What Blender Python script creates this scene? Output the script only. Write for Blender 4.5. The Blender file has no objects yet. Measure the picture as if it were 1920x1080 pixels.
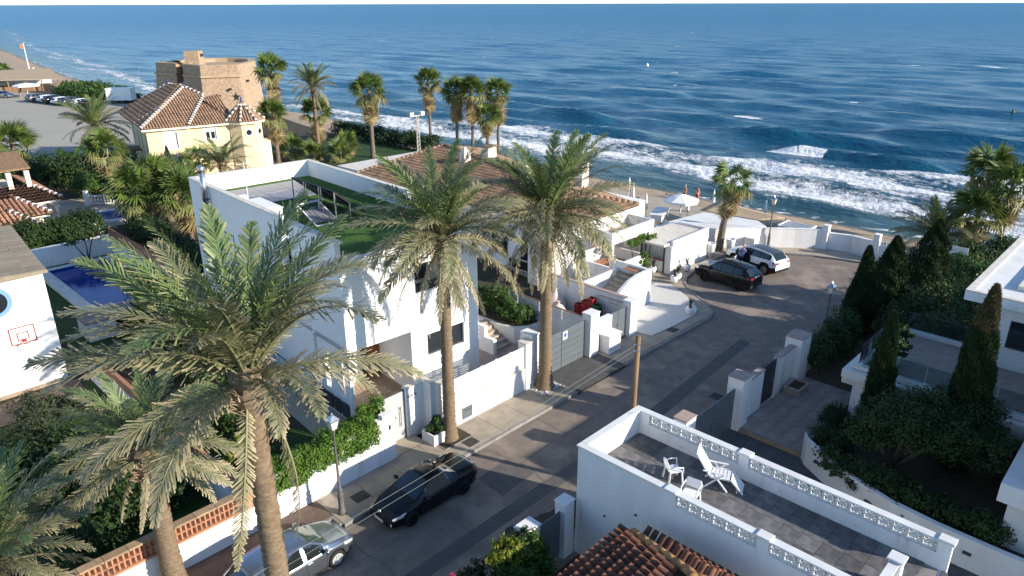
import bpy, math, random
import numpy as np
from mathutils import Vector, Matrix
PI = math.pi; R = math.radians
sc = bpy.context.scene
COL = sc.collection
# ---------------------------------------------------------------- camera, sky, sun
PITCH = R(21.45)
cam = bpy.data.cameras.new('camera'); camo = bpy.data.objects.new('camera', cam); COL.objects.link(camo)
cam.sensor_width = 36; cam.lens = 25.5; cam.clip_end = 60000; cam.clip_start = .1
camo.matrix_world = Matrix.Translation((0, 0, 18)) @ Matrix.Rotation(PI/2-PITCH, 4, 'X') @ Matrix.Rotation(-.00234, 4, 'Z')
sc.camera = camo
SUN_EL = R(20.5); SUNV = Vector((.925, -.38, 0)).normalized()   # horizontal direction towards the sun
wd = bpy.data.worlds.new('World'); sc.world = wd; wd.use_nodes = True
nt = wd.node_tree; nt.nodes.clear()
sky = nt.nodes.new('ShaderNodeTexSky'); sky.sky_type = 'NISHITA'; sky.sun_disc = False
sky.sun_elevation = SUN_EL; sky.sun_rotation = math.atan2(SUNV.x, SUNV.y)
sky.air_density = 1.0; sky.dust_density = .12; sky.ozone_density = 2.6; sky.altitude = 1800
bg = nt.nodes.new('ShaderNodeBackground'); bg.inputs[1].default_value = .135
wo = nt.nodes.new('ShaderNodeOutputWorld')
nt.links.new(sky.outputs[0], bg.inputs[0]); nt.links.new(bg.outputs[0], wo.inputs[0])
sl = bpy.data.lights.new('sun', 'SUN'); sl.energy = 4.3; sl.angle = R(.5); sl.color = (1, .9, .76)
slo = bpy.data.objects.new('sun', sl); COL.objects.link(slo)
sd = Vector((SUNV.x*math.cos(SUN_EL), SUNV.y*math.cos(SUN_EL), math.sin(SUN_EL)))
slo.rotation_euler = sd.to_track_quat('Z', 'Y').to_euler(); slo.location = (30, -20, 60)
sc.view_settings.view_transform = 'Standard'; sc.view_settings.look = 'None'
sc.view_settings.exposure = .97; sc.view_settings.gamma = 1
# ---------------------------------------------------------------- street frame: s along the street, t across it towards the houses
A = R(46); CA, SA = math.cos(A), math.sin(A)
def W(s, t, z=0): return Vector((s*CA-t*SA, 28.1+s*SA+t*CA, z))
BASE = {}
def setp(o, label=None, cat=None, group=None, kind=None):
    if label: o['label'] = label
    if cat: o['category'] = cat
    if group: o['group'] = group
    if kind: o['kind'] = kind
    return o
def thing(name, label, cat, s, t, z=0, group=None, rot=None):
    """Empty at a thing's base. rot=None: its parts are given in street coordinates; rot=angle: in its own frame."""
    o = bpy.data.objects.new(name, None); COL.objects.link(o); o.empty_display_size = .2
    o.location = W(s, t, z); o.rotation_euler = (0, 0, A+(rot or 0))
    BASE[o.name] = (s, t, z) if rot is None else (0, 0, 0)
    return setp(o, label, cat, group)
def rndrot(rg): return rg.uniform(0, 2*PI)
class MB:
    def __init__(self): self.v = []; self.f = []
    def add(self, vs, fs):
        n = len(self.v); self.v += [tuple(p) for p in vs]; self.f += [tuple(i+n for i in f) for f in fs]; return self
    def box(self, a, b, c, d, e, f):
        if a > b: a, b = b, a
        if c > d: c, d = d, c
        if e > f: e, f = f, e
        return self.add([(a,c,e),(b,c,e),(b,d,e),(a,d,e),(a,c,f),(b,c,f),(b,d,f),(a,d,f)],
                        [(0,3,2,1),(4,5,6,7),(0,1,5,4),(1,2,6,5),(2,3,7,6),(3,0,4,7)])
    def cbox(self, x, y, z, dx, dy, dz): return self.box(x-dx/2, x+dx/2, y-dy/2, y+dy/2, z-dz/2, z+dz/2)
    def prism(self, poly, z0, z1):
        n = len(poly); ar = sum(poly[i][0]*poly[(i+1)%n][1]-poly[(i+1)%n][0]*poly[i][1] for i in range(n))
        if ar < 0: poly = poly[::-1]
        zf = z1 if callable(z1) else (lambda x, y: z1)
        vs = [(x, y, z0) for x, y in poly]+[(x, y, zf(x, y)) for x, y in poly]
        return self.add(vs, [tuple(range(n))[::-1], tuple(range(n, 2*n))]+[(i, (i+1)%n, n+(i+1)%n, n+i) for i in range(n)])
    def quad(self, *p): return self.add(p, [tuple(range(len(p)))])
    def bar(self, p, q, w, h=None):
        """rectangular bar from p to q"""
        h = h or w; p = Vector(p); q = Vector(q); d = (q-p).normalized()
        u = d.cross(Vector((0, 0, 1)))
        if u.length < 1e-3: u = Vector((1, 0, 0))
        u.normalize(); k = u.cross(d)
        vs = [b+u*(i*w/2)+k*(j*h/2) for b in (p, q) for i, j in ((-1,-1),(1,-1),(1,1),(-1,1))]
        return self.add(vs, [(0,1,2,3),(7,6,5,4),(0,4,5,1),(1,5,6,2),(2,6,7,3),(3,7,4,0)])
    def tube(self, pts, rads, n=8, cap=True):
        pts = [Vector(p) for p in pts]
        if not hasattr(rads, '__len__'): rads = [rads]*len(pts)
        vs = []; fs = []; u = None
        for i, p in enumerate(pts):
            d = (pts[min(i+1, len(pts)-1)]-pts[max(i-1, 0)])
            if d.length < 1e-9: d = Vector((0, 0, 1))
            d.normalize()
            if u is None:
                u = d.orthogonal().normalized()
            else:
                u = (u-d*u.dot(d))
                u = u.normalized() if u.length > 1e-6 else d.orthogonal().normalized()
            k = d.cross(u)
            for j in range(n):
                a = 2*PI*j/n; vs.append(p+(u*math.cos(a)+k*math.sin(a))*rads[i])
        for i in range(len(pts)-1):
            for j in range(n):
                a = i*n+j; b = i*n+(j+1) % n; fs.append((a, b, b+n, a+n))
        if cap: fs += [tuple(range(n))[::-1], tuple(range((len(pts)-1)*n, len(pts)*n))]
        return self.add(vs, fs)
    def lathe(self, x, y, prof, n=12, sx=1, sy=1, rot=0):
        vs = []; fs = []
        for r, z in prof:
            for j in range(n):
                a = 2*PI*j/n+rot; vs.append((x+r*sx*math.cos(a), y+r*sy*math.sin(a), z))
        for i in range(len(prof)-1):
            for j in range(n):
                a = i*n+j; b = i*n+(j+1) % n; fs.append((a, b, b+n, a+n))
        fs += [tuple(range(n))[::-1], tuple(range((len(prof)-1)*n, len(prof)*n))]
        return self.add(vs, fs)
    def mesh(self, name, mat, smooth=False, off=(0, 0, 0)):
        me = bpy.data.meshes.new(name)
        me.from_pydata([(v[0]-off[0], v[1]-off[1], v[2]-off[2]) for v in self.v], [], self.f)
        if mat: me.materials.append(M[mat] if isinstance(mat, str) else mat)
        if smooth: me.polygons.foreach_set('use_smooth', [True]*len(me.polygons))
        me.update(); return me
    def build(self, name, mat, parent=None, smooth=False, bevel=0, base=None):
        if parent is not None: off = BASE[parent.name]
        else:
            off = base or (sum(v[0] for v in self.v)/len(self.v), sum(v[1] for v in self.v)/len(self.v), min(v[2] for v in self.v))
        o = bpy.data.objects.new(name, self.mesh(name, mat, smooth, off)); COL.objects.link(o)
        if parent is not None: o.parent = parent; BASE[o.name] = off
        else:
            o.location = W(*off); o.rotation_euler = (0, 0, A); BASE[o.name] = off
        if bevel:
            m = o.modifiers.new('bevel', 'BEVEL'); m.width = bevel; m.segments = 1; m.limit_method = 'ANGLE'
        return o
def inst(name, me, parent, loc, rot=(0, 0, 0), scale=(1, 1, 1)):
    """a piece sharing mesh data; loc in the parent's coordinates (street coordinates for unrotated things)"""
    o = bpy.data.objects.new(name, me); COL.objects.link(o); o.parent = parent
    b = BASE[parent.name]; o.location = (loc[0]-b[0], loc[1]-b[1], loc[2]-b[2]); o.rotation_euler = rot; o.scale = scale
    BASE[o.name] = b
    return o
def npmesh(name, V, F, mat, smooth=False):
    V = np.asarray(V, 'f'); F = np.asarray(F, 'i'); k = F.shape[1]
    me = bpy.data.meshes.new(name); me.vertices.add(len(V)); me.vertices.foreach_set('co', V.ravel())
    me.loops.add(F.size); me.loops.foreach_set('vertex_index', F.ravel())
    me.polygons.add(len(F)); me.polygons.foreach_set('loop_start', np.arange(len(F), dtype='i')*k)
    if smooth: me.polygons.foreach_set('use_smooth', np.ones(len(F), bool))
    me.update(calc_edges=True); me.materials.append(M[mat]); return me
def objm(name, me, parent=None, s=0, t=0, z=0):
    o = bpy.data.objects.new(name, me); COL.objects.link(o)
    if parent is not None: o.parent = parent; BASE[o.name] = BASE[parent.name]
    else: o.location = W(s, t, z); o.rotation_euler = (0, 0, A); BASE[o.name] = (s, t, z)
    return o
# ---------------------------------------------------------------- materials
M = {}
def mat(name, c1, c2=None, scale=3, rough=.8, bump=0, bscale=60, spec=.3, metal=0, coat=0, c3=None, s3=.6, t3=.55, stretch=(1, 1, 1), trans=0, objrand=0, detail=5):
    m = bpy.data.materials.new(name); m.use_nodes = True; n = m.node_tree; N = n.nodes; L = n.links
    p = N['Principled BSDF']; p.inputs['Roughness'].default_value = rough; p.inputs['Metallic'].default_value = metal
    p.inputs['Specular IOR Level'].default_value = spec; p.inputs['Coat Weight'].default_value = coat; p.inputs['Coat Roughness'].default_value = .06
    c1 = (*c1, 1); p.inputs['Base Color'].default_value = c1; M[name] = m
    tc = N.new('ShaderNodeTexCoord'); mp = N.new('ShaderNodeMapping'); mp.inputs['Scale'].default_value = stretch
    L.new(tc.outputs['Object'], mp.inputs[0]); colout = None
    def noise(sc_, d=detail):
        x = N.new('ShaderNodeTexNoise'); x.inputs['Scale'].default_value = sc_; x.inputs['Detail'].default_value = d; x.inputs['Roughness'].default_value = .62
        L.new(mp.outputs[0], x.inputs['Vector']); return x
    def mix(f, a, b):
        x = N.new('ShaderNodeMix'); x.data_type = 'RGBA'; L.new(f, x.inputs[0])
        for k, q in ((6, a), (7, b)):
            if isinstance(q, tuple): x.inputs[k].default_value = q
            else: L.new(q, x.inputs[k])
        return x.outputs[2]
    def ramp(f, lo, hi):
        x = N.new('ShaderNodeMapRange'); x.inputs['From Min'].default_value = lo; x.inputs['From Max'].default_value = hi; x.interpolation_type = 'SMOOTHSTEP'; L.new(f, x.inputs[0]); return x.outputs[0]
    if c2: colout = mix(ramp(noise(scale).outputs[0], .32, .68), c1, (*c2, 1))
    if c3: colout = mix(ramp(noise(s3).outputs[0], t3, t3+.12), colout if colout else c1, (*c3, 1))
    if objrand:
        oi = N.new('ShaderNodeObjectInfo'); hs = N.new('ShaderNodeHueSaturation')
        r = N.new('ShaderNodeMapRange'); r.inputs['To Min'].default_value = 1-objrand; r.inputs['To Max'].default_value = 1+objrand; L.new(oi.outputs['Random'], r.inputs[0]); L.new(r.outputs[0], hs.inputs['Value'])
        if colout: L.new(colout, hs.inputs['Color'])
        else: hs.inputs['Color'].default_value = c1
        colout = hs.outputs[0]
    if colout: L.new(colout, p.inputs['Base Color'])
    if bump:
        b = N.new('ShaderNodeBump'); b.inputs['Strength'].default_value = bump; b.inputs['Distance'].default_value = .02
        L.new(noise(bscale, 3).outputs[0], b.inputs['Height']); L.new(b.outputs[0], p.inputs['Normal'])
    if trans:
        t = N.new('ShaderNodeBsdfTranslucent'); x = N.new('ShaderNodeMixShader'); x.inputs[0].default_value = trans
        if colout: L.new(colout, t.inputs[0])
        else: t.inputs[0].default_value = c1
        out = N['Material Output']; L.new(p.outputs[0], x.inputs[1]); L.new(t.outputs[0], x.inputs[2]); L.new(x.outputs[0], out.inputs[0])
    return m
mat('stucco', (.80,.80,.79), (.73,.72,.695), .9, .85, .3, 40, c3=(.58,.55,.50), s3=.9, t3=.61, stretch=(1.4,1.4,.2))
mat('stucco_clean', (.82,.82,.81), (.79,.785,.77), 1.2, .8, .12, 60)
mat('stucco_villa', (.72,.73,.72), (.64,.64,.615), .9, .85, .25, 40, c3=(.5,.475,.43), s3=1.1, t3=.62, stretch=(1.3,1.3,.2))
mat('coping', (.70,.66,.58), (.58,.53,.46), 2.5, .8, .2, 30)
mat('stone_cap', (.42,.33,.28), (.33,.26,.22), 4, .8, .2, 30)
mat('cream', (.74,.60,.36), (.69,.56,.335), .8, .85, .15, 40)
mat('cream_pale', (.82,.74,.55), (.78,.70,.5), .8, .85, .1, 40)
mat('asphalt', (.235,.195,.163), (.175,.148,.127), 1.5, .92, .6, 60, c3=(.30,.245,.20), s3=.35, t3=.5, detail=9)
mat('asphalt_patch', (.13,.122,.117), (.10,.096,.094), 2, .95, .4, 80)
mat('oil_stain', (.03,.024,.02), (.045,.036,.03), 3, .6, .2, 60)
mat('pavement', (.36,.315,.25), (.29,.25,.20), 1.6, .88, .3, 50, c3=(.22,.19,.155), s3=.8, t3=.6)
mat('kerb', (.27,.255,.24), (.20,.19,.18), 2, .88, .3, 50)
mat('ramp_dark', (.10,.10,.10), (.075,.075,.078), 2, .9, .3, 50)
mat('red_paving', (.165,.115,.09), (.12,.085,.07), 2.5, .85, .2, 30, objrand=.18)
mat('beige_paving', (.42,.36,.28), (.36,.31,.24), 1.4, .85, .15, 40, c3=(.3,.25,.2), s3=.5)
mat('stone_paving', (.33,.27,.23), (.24,.20,.175), 2.2, .8, .2, 30, objrand=.16)
mat('terrace_tile', (.17,.165,.16), (.10,.10,.105), 3.0, .65, .2, 40, objrand=.32)
mat('brown_tile', (.33,.25,.185), (.27,.205,.15), 1.2, .6, .1, 30)
mat('white_gravel', (.66,.65,.61), (.5,.49,.46), 14, .9, .9, 26)
mat('sand', (.37,.29,.20), (.29,.22,.15), 1.2, .95, 1, 5, c3=(.21,.16,.115), s3=2.6, t3=.58)
mat('wet_sand', (.19,.15,.11), (.14,.115,.09), .8, .55, .3, 10)
mat('car_park', (.36,.34,.28), (.33,.31,.26), .15, .95, .3, 8, c3=(.33,.30,.25), s3=.06)
mat('earth', (.075,.055,.038), (.045,.045,.025), .9, .95, .6, 8)
mat('lawn', (.035,.075,.018), (.024,.052,.012), 3, .9, .6, 40)
mat('turf', (.055,.13,.018), (.04,.10,.014), 6, .95, .7, 120)
mat('tile', (.36,.19,.115), (.22,.125,.085), 3, .85, .3, 25, objrand=.35)
mat('tile_old', (.30,.19,.12), (.17,.11,.075), 1.3, .9, .3, 25, c3=(.12,.085,.065), s3=1.7, t3=.56, objrand=.22)
mat('tile_valley', (.075,.048,.034), (.05,.035,.026), 3, .95)
mat('tile_dark', (.22,.085,.045), (.12,.055,.035), 3, .8, .3, 25, c3=(.07,.05,.045), s3=5, t3=.58, objrand=.4)
mat('tile_ridge', (.38,.22,.08), (.22,.12,.06), 3, .85, .3, 25, objrand=.3)
mat('brick', (.42,.20,.115), (.34,.165,.10), 4, .85, .2, 40, objrand=.15)
mat('brick_cap', (.36,.255,.15), (.28,.19,.115), 3, .85, .2, 30, objrand=.15)
mat('stone_roof', (.29,.245,.18), (.23,.195,.145), 5, .9, .4, 30, objrand=.14)
mat('masonry', (.42,.305,.205), (.27,.19,.13), 2.4, .92, 1, 1.6, c3=(.15,.105,.075), s3=3.2, t3=.57, detail=8)
mat('masonry_top', (.44,.33,.21), (.37,.27,.17), 1, .9, .5, 3)
mat('grey_metal', (.115,.135,.15), (.10,.118,.132), 2, .45, 0, spec=.4)
mat('pale_gate', (.42,.44,.45), (.39,.41,.42), 2, .4, 0)
mat('dark_metal', (.045,.047,.05), None, 1, .45, 0, spec=.4)
mat('lamp_paint', (.13,.13,.125), (.10,.10,.097), 6, .5, .1, 30)
mat('iron', (.05,.048,.045), (.035,.033,.032), 6, .55, .1, 30)
mat('steel', (.55,.56,.57), (.45,.46,.47), 3, .28, 0, metal=.9)
mat('white_plastic', (.82,.82,.82), (.78,.78,.77), 3, .45, 0, spec=.4)
mat('white_fabric', (.80,.79,.77), (.74,.73,.71), 4, .9, .1, 60)
mat('tan_fabric', (.44,.33,.21), (.38,.285,.18), 2, .95, .2, 50)
mat('slat_white', (.74,.75,.76), None, 1, .5)
mat('wood', (.36,.155,.045), (.28,.12,.035), 3, .45, .1, 30, stretch=(1,1,.15))
mat('pole_wood', (.27,.17,.09), (.17,.11,.065), 5, .85, .4, 25, stretch=(1,1,.1))
mat('window', (.018,.024,.03), None, 1, .06, 0, spec=.8)
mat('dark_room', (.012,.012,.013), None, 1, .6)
mat('shutter', (.78,.77,.74), None, 1, .5)
mat('frame_dark', (.05,.055,.06), None, 1, .4)
mat('pv', (.012,.014,.02), (.016,.019,.028), 2, .45, 0, spec=.3)
mat('pv_flat', (.17,.17,.19), (.14,.14,.16), 2, .35, 0, spec=.5)
mat('blue_tile', (.008,.045,.24), (.006,.03,.17), 1.5, .5)
mat('pool_water', (.003,.035,.25), (.002,.025,.18), .5, .1, .3, 2.2, spec=.2)
mat('glaze_blue', (.02,.02,.18), None, 1, .25)
mat('pale_blue', (.16,.30,.55), None, 1, .7)
mat('red_paint', (.30,.03,.03), None, 1, .6)
mat('net', (.75,.74,.70), None, 1, .9)
mat('red_crate', (.38,.03,.03), None, 1, .5, objrand=.2)
mat('green_crate', (.02,.17,.05), None, 1, .5)
mat('orange_bottle', (.48,.13,.03), (.38,.10,.03), 5, .45)
mat('copper', (.42,.2,.11), None, 1, .4, metal=.6)
mat('bag', (.62,.42,.36), (.72,.60,.55), 9, .8, .3, 20, stretch=(1,6,1))
mat('sign_white', (.8,.8,.8), None, 1, .5)
mat('sign_blue', (.08,.09,.42), None, 1, .5)
mat('lamp_glass', (.62,.60,.52), None, 1, .2, spec=.6)
mat('rope', (.20,.24,.21), None, 1, .6)
mat('skin', (.52,.27,.18), (.48,.24,.16), 5, .6)
mat('hair', (.05,.035,.025), None, 1, .7)
mat('hair_grey', (.4,.38,.36), None, 1, .7)
mat('blue_shirt', (.22,.28,.48), (.19,.25,.44), 3, .85)
mat('navy', (.03,.035,.07), None, 1, .85)
mat('swim_red', (.28,.02,.02), None, 1, .8)
mat('swim_dark', (.03,.03,.05), None, 1, .8)
mat('towel', (.38,.28,.55), None, 1, .9)
mat('rock', (.10,.085,.07), (.06,.052,.045), 3, .8, .8, 8)
# plants
mat('leaf_dark', (.022,.045,.014), (.04,.072,.02), 1.6, .6, 0, spec=.25, trans=.2)
mat('leaf_mid', (.04,.09,.018), (.075,.13,.026), 1.6, .55, 0, spec=.3, trans=.25)
mat('leaf_bright', (.07,.155,.018), (.12,.21,.03), 1.6, .55, 0, spec=.3, trans=.3)
mat('leaf_yellow', (.20,.22,.02), (.14,.18,.02), 2.2, .6, 0, trans=.3)
mat('leaf_olive', (.06,.075,.035), (.04,.055,.025), 1.6, .65, 0, trans=.2)
mat('leaf_banana', (.085,.15,.03), (.06,.12,.025), 1, .5, 0, trans=.3)
mat('leaf_cypress', (.018,.038,.012), (.03,.055,.016), 2.5, .75, 0, trans=.08)
mat('leaf_cypress_brown', (.075,.075,.03), (.11,.085,.045), 2.5, .8, 0, trans=.1)
mat('flower_pink', (.55,.04,.16), (.45,.03,.13), 3, .6, 0, trans=.3)
mat('bark', (.11,.085,.06), (.07,.055,.04), 6, .95, .6, 20)
mat('palm_bark', (.225,.165,.105), (.135,.098,.064), 7, .95, 1, 14, stretch=(1,1,2.2))
mat('palm_bark_grey', (.19,.155,.12), (.12,.095,.072), 6, .95, .8, 14, stretch=(1,1,2.2))
mat('dead_leaf', (.32,.215,.115), (.22,.14,.075), 3, .9, 0, trans=.15)
mat('tree_trunk_pale', (.34,.31,.26), (.25,.22,.18), 4, .9, .4, 20)
def frondmat(name, g1, g2, dry):
    m = mat(name, g1, g2, 1.1, .45, 0, spec=.35, trans=.22); n = m.node_tree; N = n.nodes; L = n.links
    at = N.new('ShaderNodeAttribute'); at.attribute_name = 'dry'
    p = N['Principled BSDF']; src = p.inputs['Base Color'].links[0].from_socket
    x = N.new('ShaderNodeMix'); x.data_type = 'RGBA'; L.new(at.outputs['Fac'], x.inputs[0]); L.new(src, x.inputs[6]); x.inputs[7].default_value = (*dry, 1)
    for nd in N:
        if nd.type in ('BSDF_PRINCIPLED', 'BSDF_TRANSLUCENT'): L.new(x.outputs[2], nd.inputs[0])
    return m
frondmat('frond', (.165,.19,.08), (.115,.15,.07), (.47,.39,.25))
frondmat('frond_young', (.12,.19,.055), (.095,.165,.06), (.42,.38,.19))
frondmat('fan', (.095,.17,.03), (.07,.13,.025), (.40,.29,.15))
def glassmat():
    m = bpy.data.materials.new('glass'); M['glass'] = m; m.use_nodes = True; N = m.node_tree.nodes; L = m.node_tree.links; N.clear()
    g = N.new('ShaderNodeBsdfGlossy'); g.inputs['Roughness'].default_value = .03; g.inputs[0].default_value = (.9,.95,.95,1)
    t = N.new('ShaderNodeBsdfTransparent'); t.inputs[0].default_value = (.72,.80,.80,1); f = N.new('ShaderNodeFresnel'); f.inputs[0].default_value = 1.5
    x = N.new('ShaderNodeMixShader'); o = N.new('ShaderNodeOutputMaterial'); L.new(f.outputs[0], x.inputs[0]); L.new(t.outputs[0], x.inputs[1]); L.new(g.outputs[0], x.inputs[2]); L.new(x.outputs[0], o.inputs[0])
glassmat()
# ---------------------------------------------------------------- ground, road, beach, sea
SEA_Z = -2.5
SH_T = [-200, 0, 30, 70, 86, 105, 125, 140, 174, 215, 257, 316, 420, 800]
SH_S = [50, 51.3, 51.4, 51.6, 53.5, 57, 55, 49, 44, 48, 52.5, 61, 74, 130]
def shore(t): return np.interp(t, SH_T, SH_S)
rg = random.Random(7); nr = np.random.RandomState(5)
def grid(ss, ts, zf, name, m, smooth=True, warp=None):
    S_, T_ = np.meshgrid(ss, ts, indexing='ij'); 
    if warp: S_, T_ = warp(S_, T_)
    Z = zf(S_, T_); V = np.stack([S_, T_, Z], -1).reshape(-1, 3); n, k = len(ss), len(ts)
    i = np.arange((n-1)*k).reshape(n-1, k)[:, :-1].ravel(); F = np.stack([i, i+k, i+k+1, i+1], -1)
    return objm(name, npmesh(name, V, F, m, smooth))
tt = np.r_[np.linspace(-200, 0, 40), np.linspace(2, 120, 90), np.linspace(124, 330, 60), np.linspace(340, 800, 20)]
g = grid(np.linspace(0, 1, 4), tt, lambda s, t: s*0-.03, 'ground', 'earth', warp=lambda s, t: (-300+s*(shore(t)-12.5+300), t)); setp(g, kind='structure')
def beachz(s, t):
    d = s-shore(t); z = np.interp(d, [-18, -12, -7, -1, 3, 30], [-.06, -.10, -.75, -2.15, -3.1, -6])
    n = np.sin(s*1.7+np.sin(t*.9)*1.3)*np.sin(t*1.3+s*.4)*.05+np.sin(s*.6+t*.37)*.05
    return z+n*np.clip((d+12.5)/2, 0, 1)
g = grid(np.linspace(0, 1, 60), np.r_[np.linspace(-120, -20, 30), np.linspace(-19.5, 90, 260), np.linspace(91, 330, 160), np.linspace(335, 800, 40)],
         beachz, 'beach', 'sand', warp=lambda s, t: (shore(t)-14+s*44, t)); setp(g, kind='structure')
g = grid(np.linspace(0, 1, 12), np.r_[np.linspace(-120, 120, 320), np.linspace(121, 700, 200)], lambda s, t: beachz(s, t)+.03, 'wet_sand', 'wet_sand',
         warp=lambda s, t: (shore(t)-1.3+np.sin(t*.21)*.5+np.sin(t*.53+1)*.3+np.sin(t*1.9)*.12+s*5, t)); setp(g, kind='structure')
# the sea: wave field with swells running to the shore and breaking in the shallows
def sea():
    r = [34.]
    while r[-1] < 26000: r.append(r[-1]*(1.0105 if r[-1] < 700 else 1.02))
    r = np.array(r); a = np.radians(np.linspace(-58, 56, 760))
    Rr, Aa = np.meshgrid(r, a, indexing='ij'); X = Rr*np.sin(Aa); Y = 8+Rr*np.cos(Aa)
    S_ = X*CA+(Y-28.1)*SA; T_ = -X*SA+(Y-28.1)*CA
    dr = Rr*.0105; D = S_-shore(T_)
    H = np.zeros_like(X)
    for i in range(90):
        lam = math.exp(nr.uniform(math.log(3.2), math.log(24))); th = nr.normal(0, .30)+.10; k = 2*PI/lam
        amp = .0125*lam**.62*nr.uniform(.5, 1.2)
        ph = k*(S_*math.cos(th)+T_*math.sin(th))+nr.uniform(0, 6.28)
        att = np.clip((lam/dr-2.2)/3, 0, 1)
        c = np.cos(ph); H += amp*att*(c+.22*np.cos(2*ph))
    H *= np.clip((D+1)/16, .10, 1)*.8
    foam = np.zeros_like(X)
    def wob(t, k, a, p=0): return a*(np.sin(t*k+p)+.5*np.sin(t*k*2.3+1.7*p+.6)+.3*np.sin(t*k*5.1+p*2.9))
    # long swell lines
    for s0, t0, t1, h, w, p in ((84.5, 2, 30, 1.55, 1.7, .3), (98, 0, 48, .7, 2.2, 2.1), (112, -30, 25, .8, 2.6, 1.1), (106, 45, 90, .6, 2.4, .7), (128, 5, 60, .6, 3, 4.), (133, 70, 150, .55, 3, 2.2), (150, -20, 40, .6, 3, 5.), (92, 60, 86, .8, 2, .4), (92, -22, 1, .7, 2, 3.3), (172, 30, 110, .55, 3.5, 1.)):
        sc_ = s0+wob(T_, .07, 1.1, p); e = np.clip((T_-t0)/7, 0, 1)*np.clip((t1-T_)/7, 0, 1); e = e*e*(3-2*e); d = S_-sc_
        H += h*e*np.exp(-(d/np.where(d < 0, w*.75, w*1.7))**2)
    e = np.clip((T_-19.3)/1.2, 0, 1)*np.clip((29.5-T_)/4, 0, 1); d = S_-(84.2+wob(T_, .07, 1.1, .3))
    rough = nr.rand(*X.shape)
    foam = np.maximum(foam, 1.5*e*np.exp(-((d+.9)/1.5)**4)); H += .14*e*rough*np.exp(-((d+.6)/1.5)**2)
    # surf zone
    out = np.interp(T_, [-60, -5, 3, 15, 24, 32, 48, 70, 100, 130, 150, 200, 250, 320, 420, 700], [80, 83, 83, 81, 80, 77, 79, 78, 69, 64, 60, 64, 76, 82, 94, 150])+wob(T_, .11, 1.5, .9)
    inn = np.interp(T_, [-60, 5, 17, 34, 48, 90, 130, 174, 257, 316, 700], [55, 56.5, 57, 60, 57, 57, 57, 50, 58, 68, 135])+wob(T_, .16, .9, 2.)
    den = np.interp(T_, [-20, 60, 110, 160, 300, 600], [.70, .74, .68, .56, .52, .45])
    zone = np.clip((S_-inn)/1.6, 0, 1)*np.clip((out-S_)/2.5, 0, 1)
    band = .5+.5*np.sin((S_+wob(T_, .09, 2.2, 1.4))*.62); foam = np.maximum(foam, zone*(den+.30*(band-.5)))
    for off, w, v in ((2.2, .35, .62), (4.4, .5, .42), (.7, .3, .8)):
        l = shore(T_)+off+wob(T_, .13, .8, off); foam = np.maximum(foam, v*np.exp(-((S_-l)/w)**2)*(T_ < 330))
    foam = np.maximum(foam, .27*np.clip((out+2-S_)/3, 0, 1)*(D > 0))
    H += .13*rough*np.clip(zone, 0, 1)*(dr < 2)
    # scattered white caps
    for i in range(60):
        s0 = math.exp(nr.uniform(math.log(100), math.log(900))); t0 = nr.uniform(-.9, 1.6)*s0; L = nr.uniform(1.2, 3.5)*(1+s0/200)
        m = (abs(S_-s0) < 6*L) & (abs(T_-t0) < 6*L)
        foam[m] = np.maximum(foam[m], 1.0*np.exp(-((S_[m]-s0)/(.22*L))**2-((T_[m]-t0)/L)**2))
    V = np.stack([S_, T_, SEA_Z+H], -1).reshape(-1, 3); n, k = len(r), len(a)
    keep = (D > -9).reshape(n, k)
    i = np.arange(n*k).reshape(n, k); kq = keep[:-1, :-1] | keep[1:, 1:]
    F = np.stack([i[:-1, :-1], i[1:, :-1], i[1:, 1:], i[:-1, 1:]], -1)[kq][:, ::-1]
    me = npmesh('sea', V, F, 'sea', True)
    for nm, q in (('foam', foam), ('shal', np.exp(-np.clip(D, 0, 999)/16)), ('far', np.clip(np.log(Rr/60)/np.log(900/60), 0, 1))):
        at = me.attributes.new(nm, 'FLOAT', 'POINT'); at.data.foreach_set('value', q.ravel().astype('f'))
    setp(objm('sea', me), kind='structure')
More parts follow.
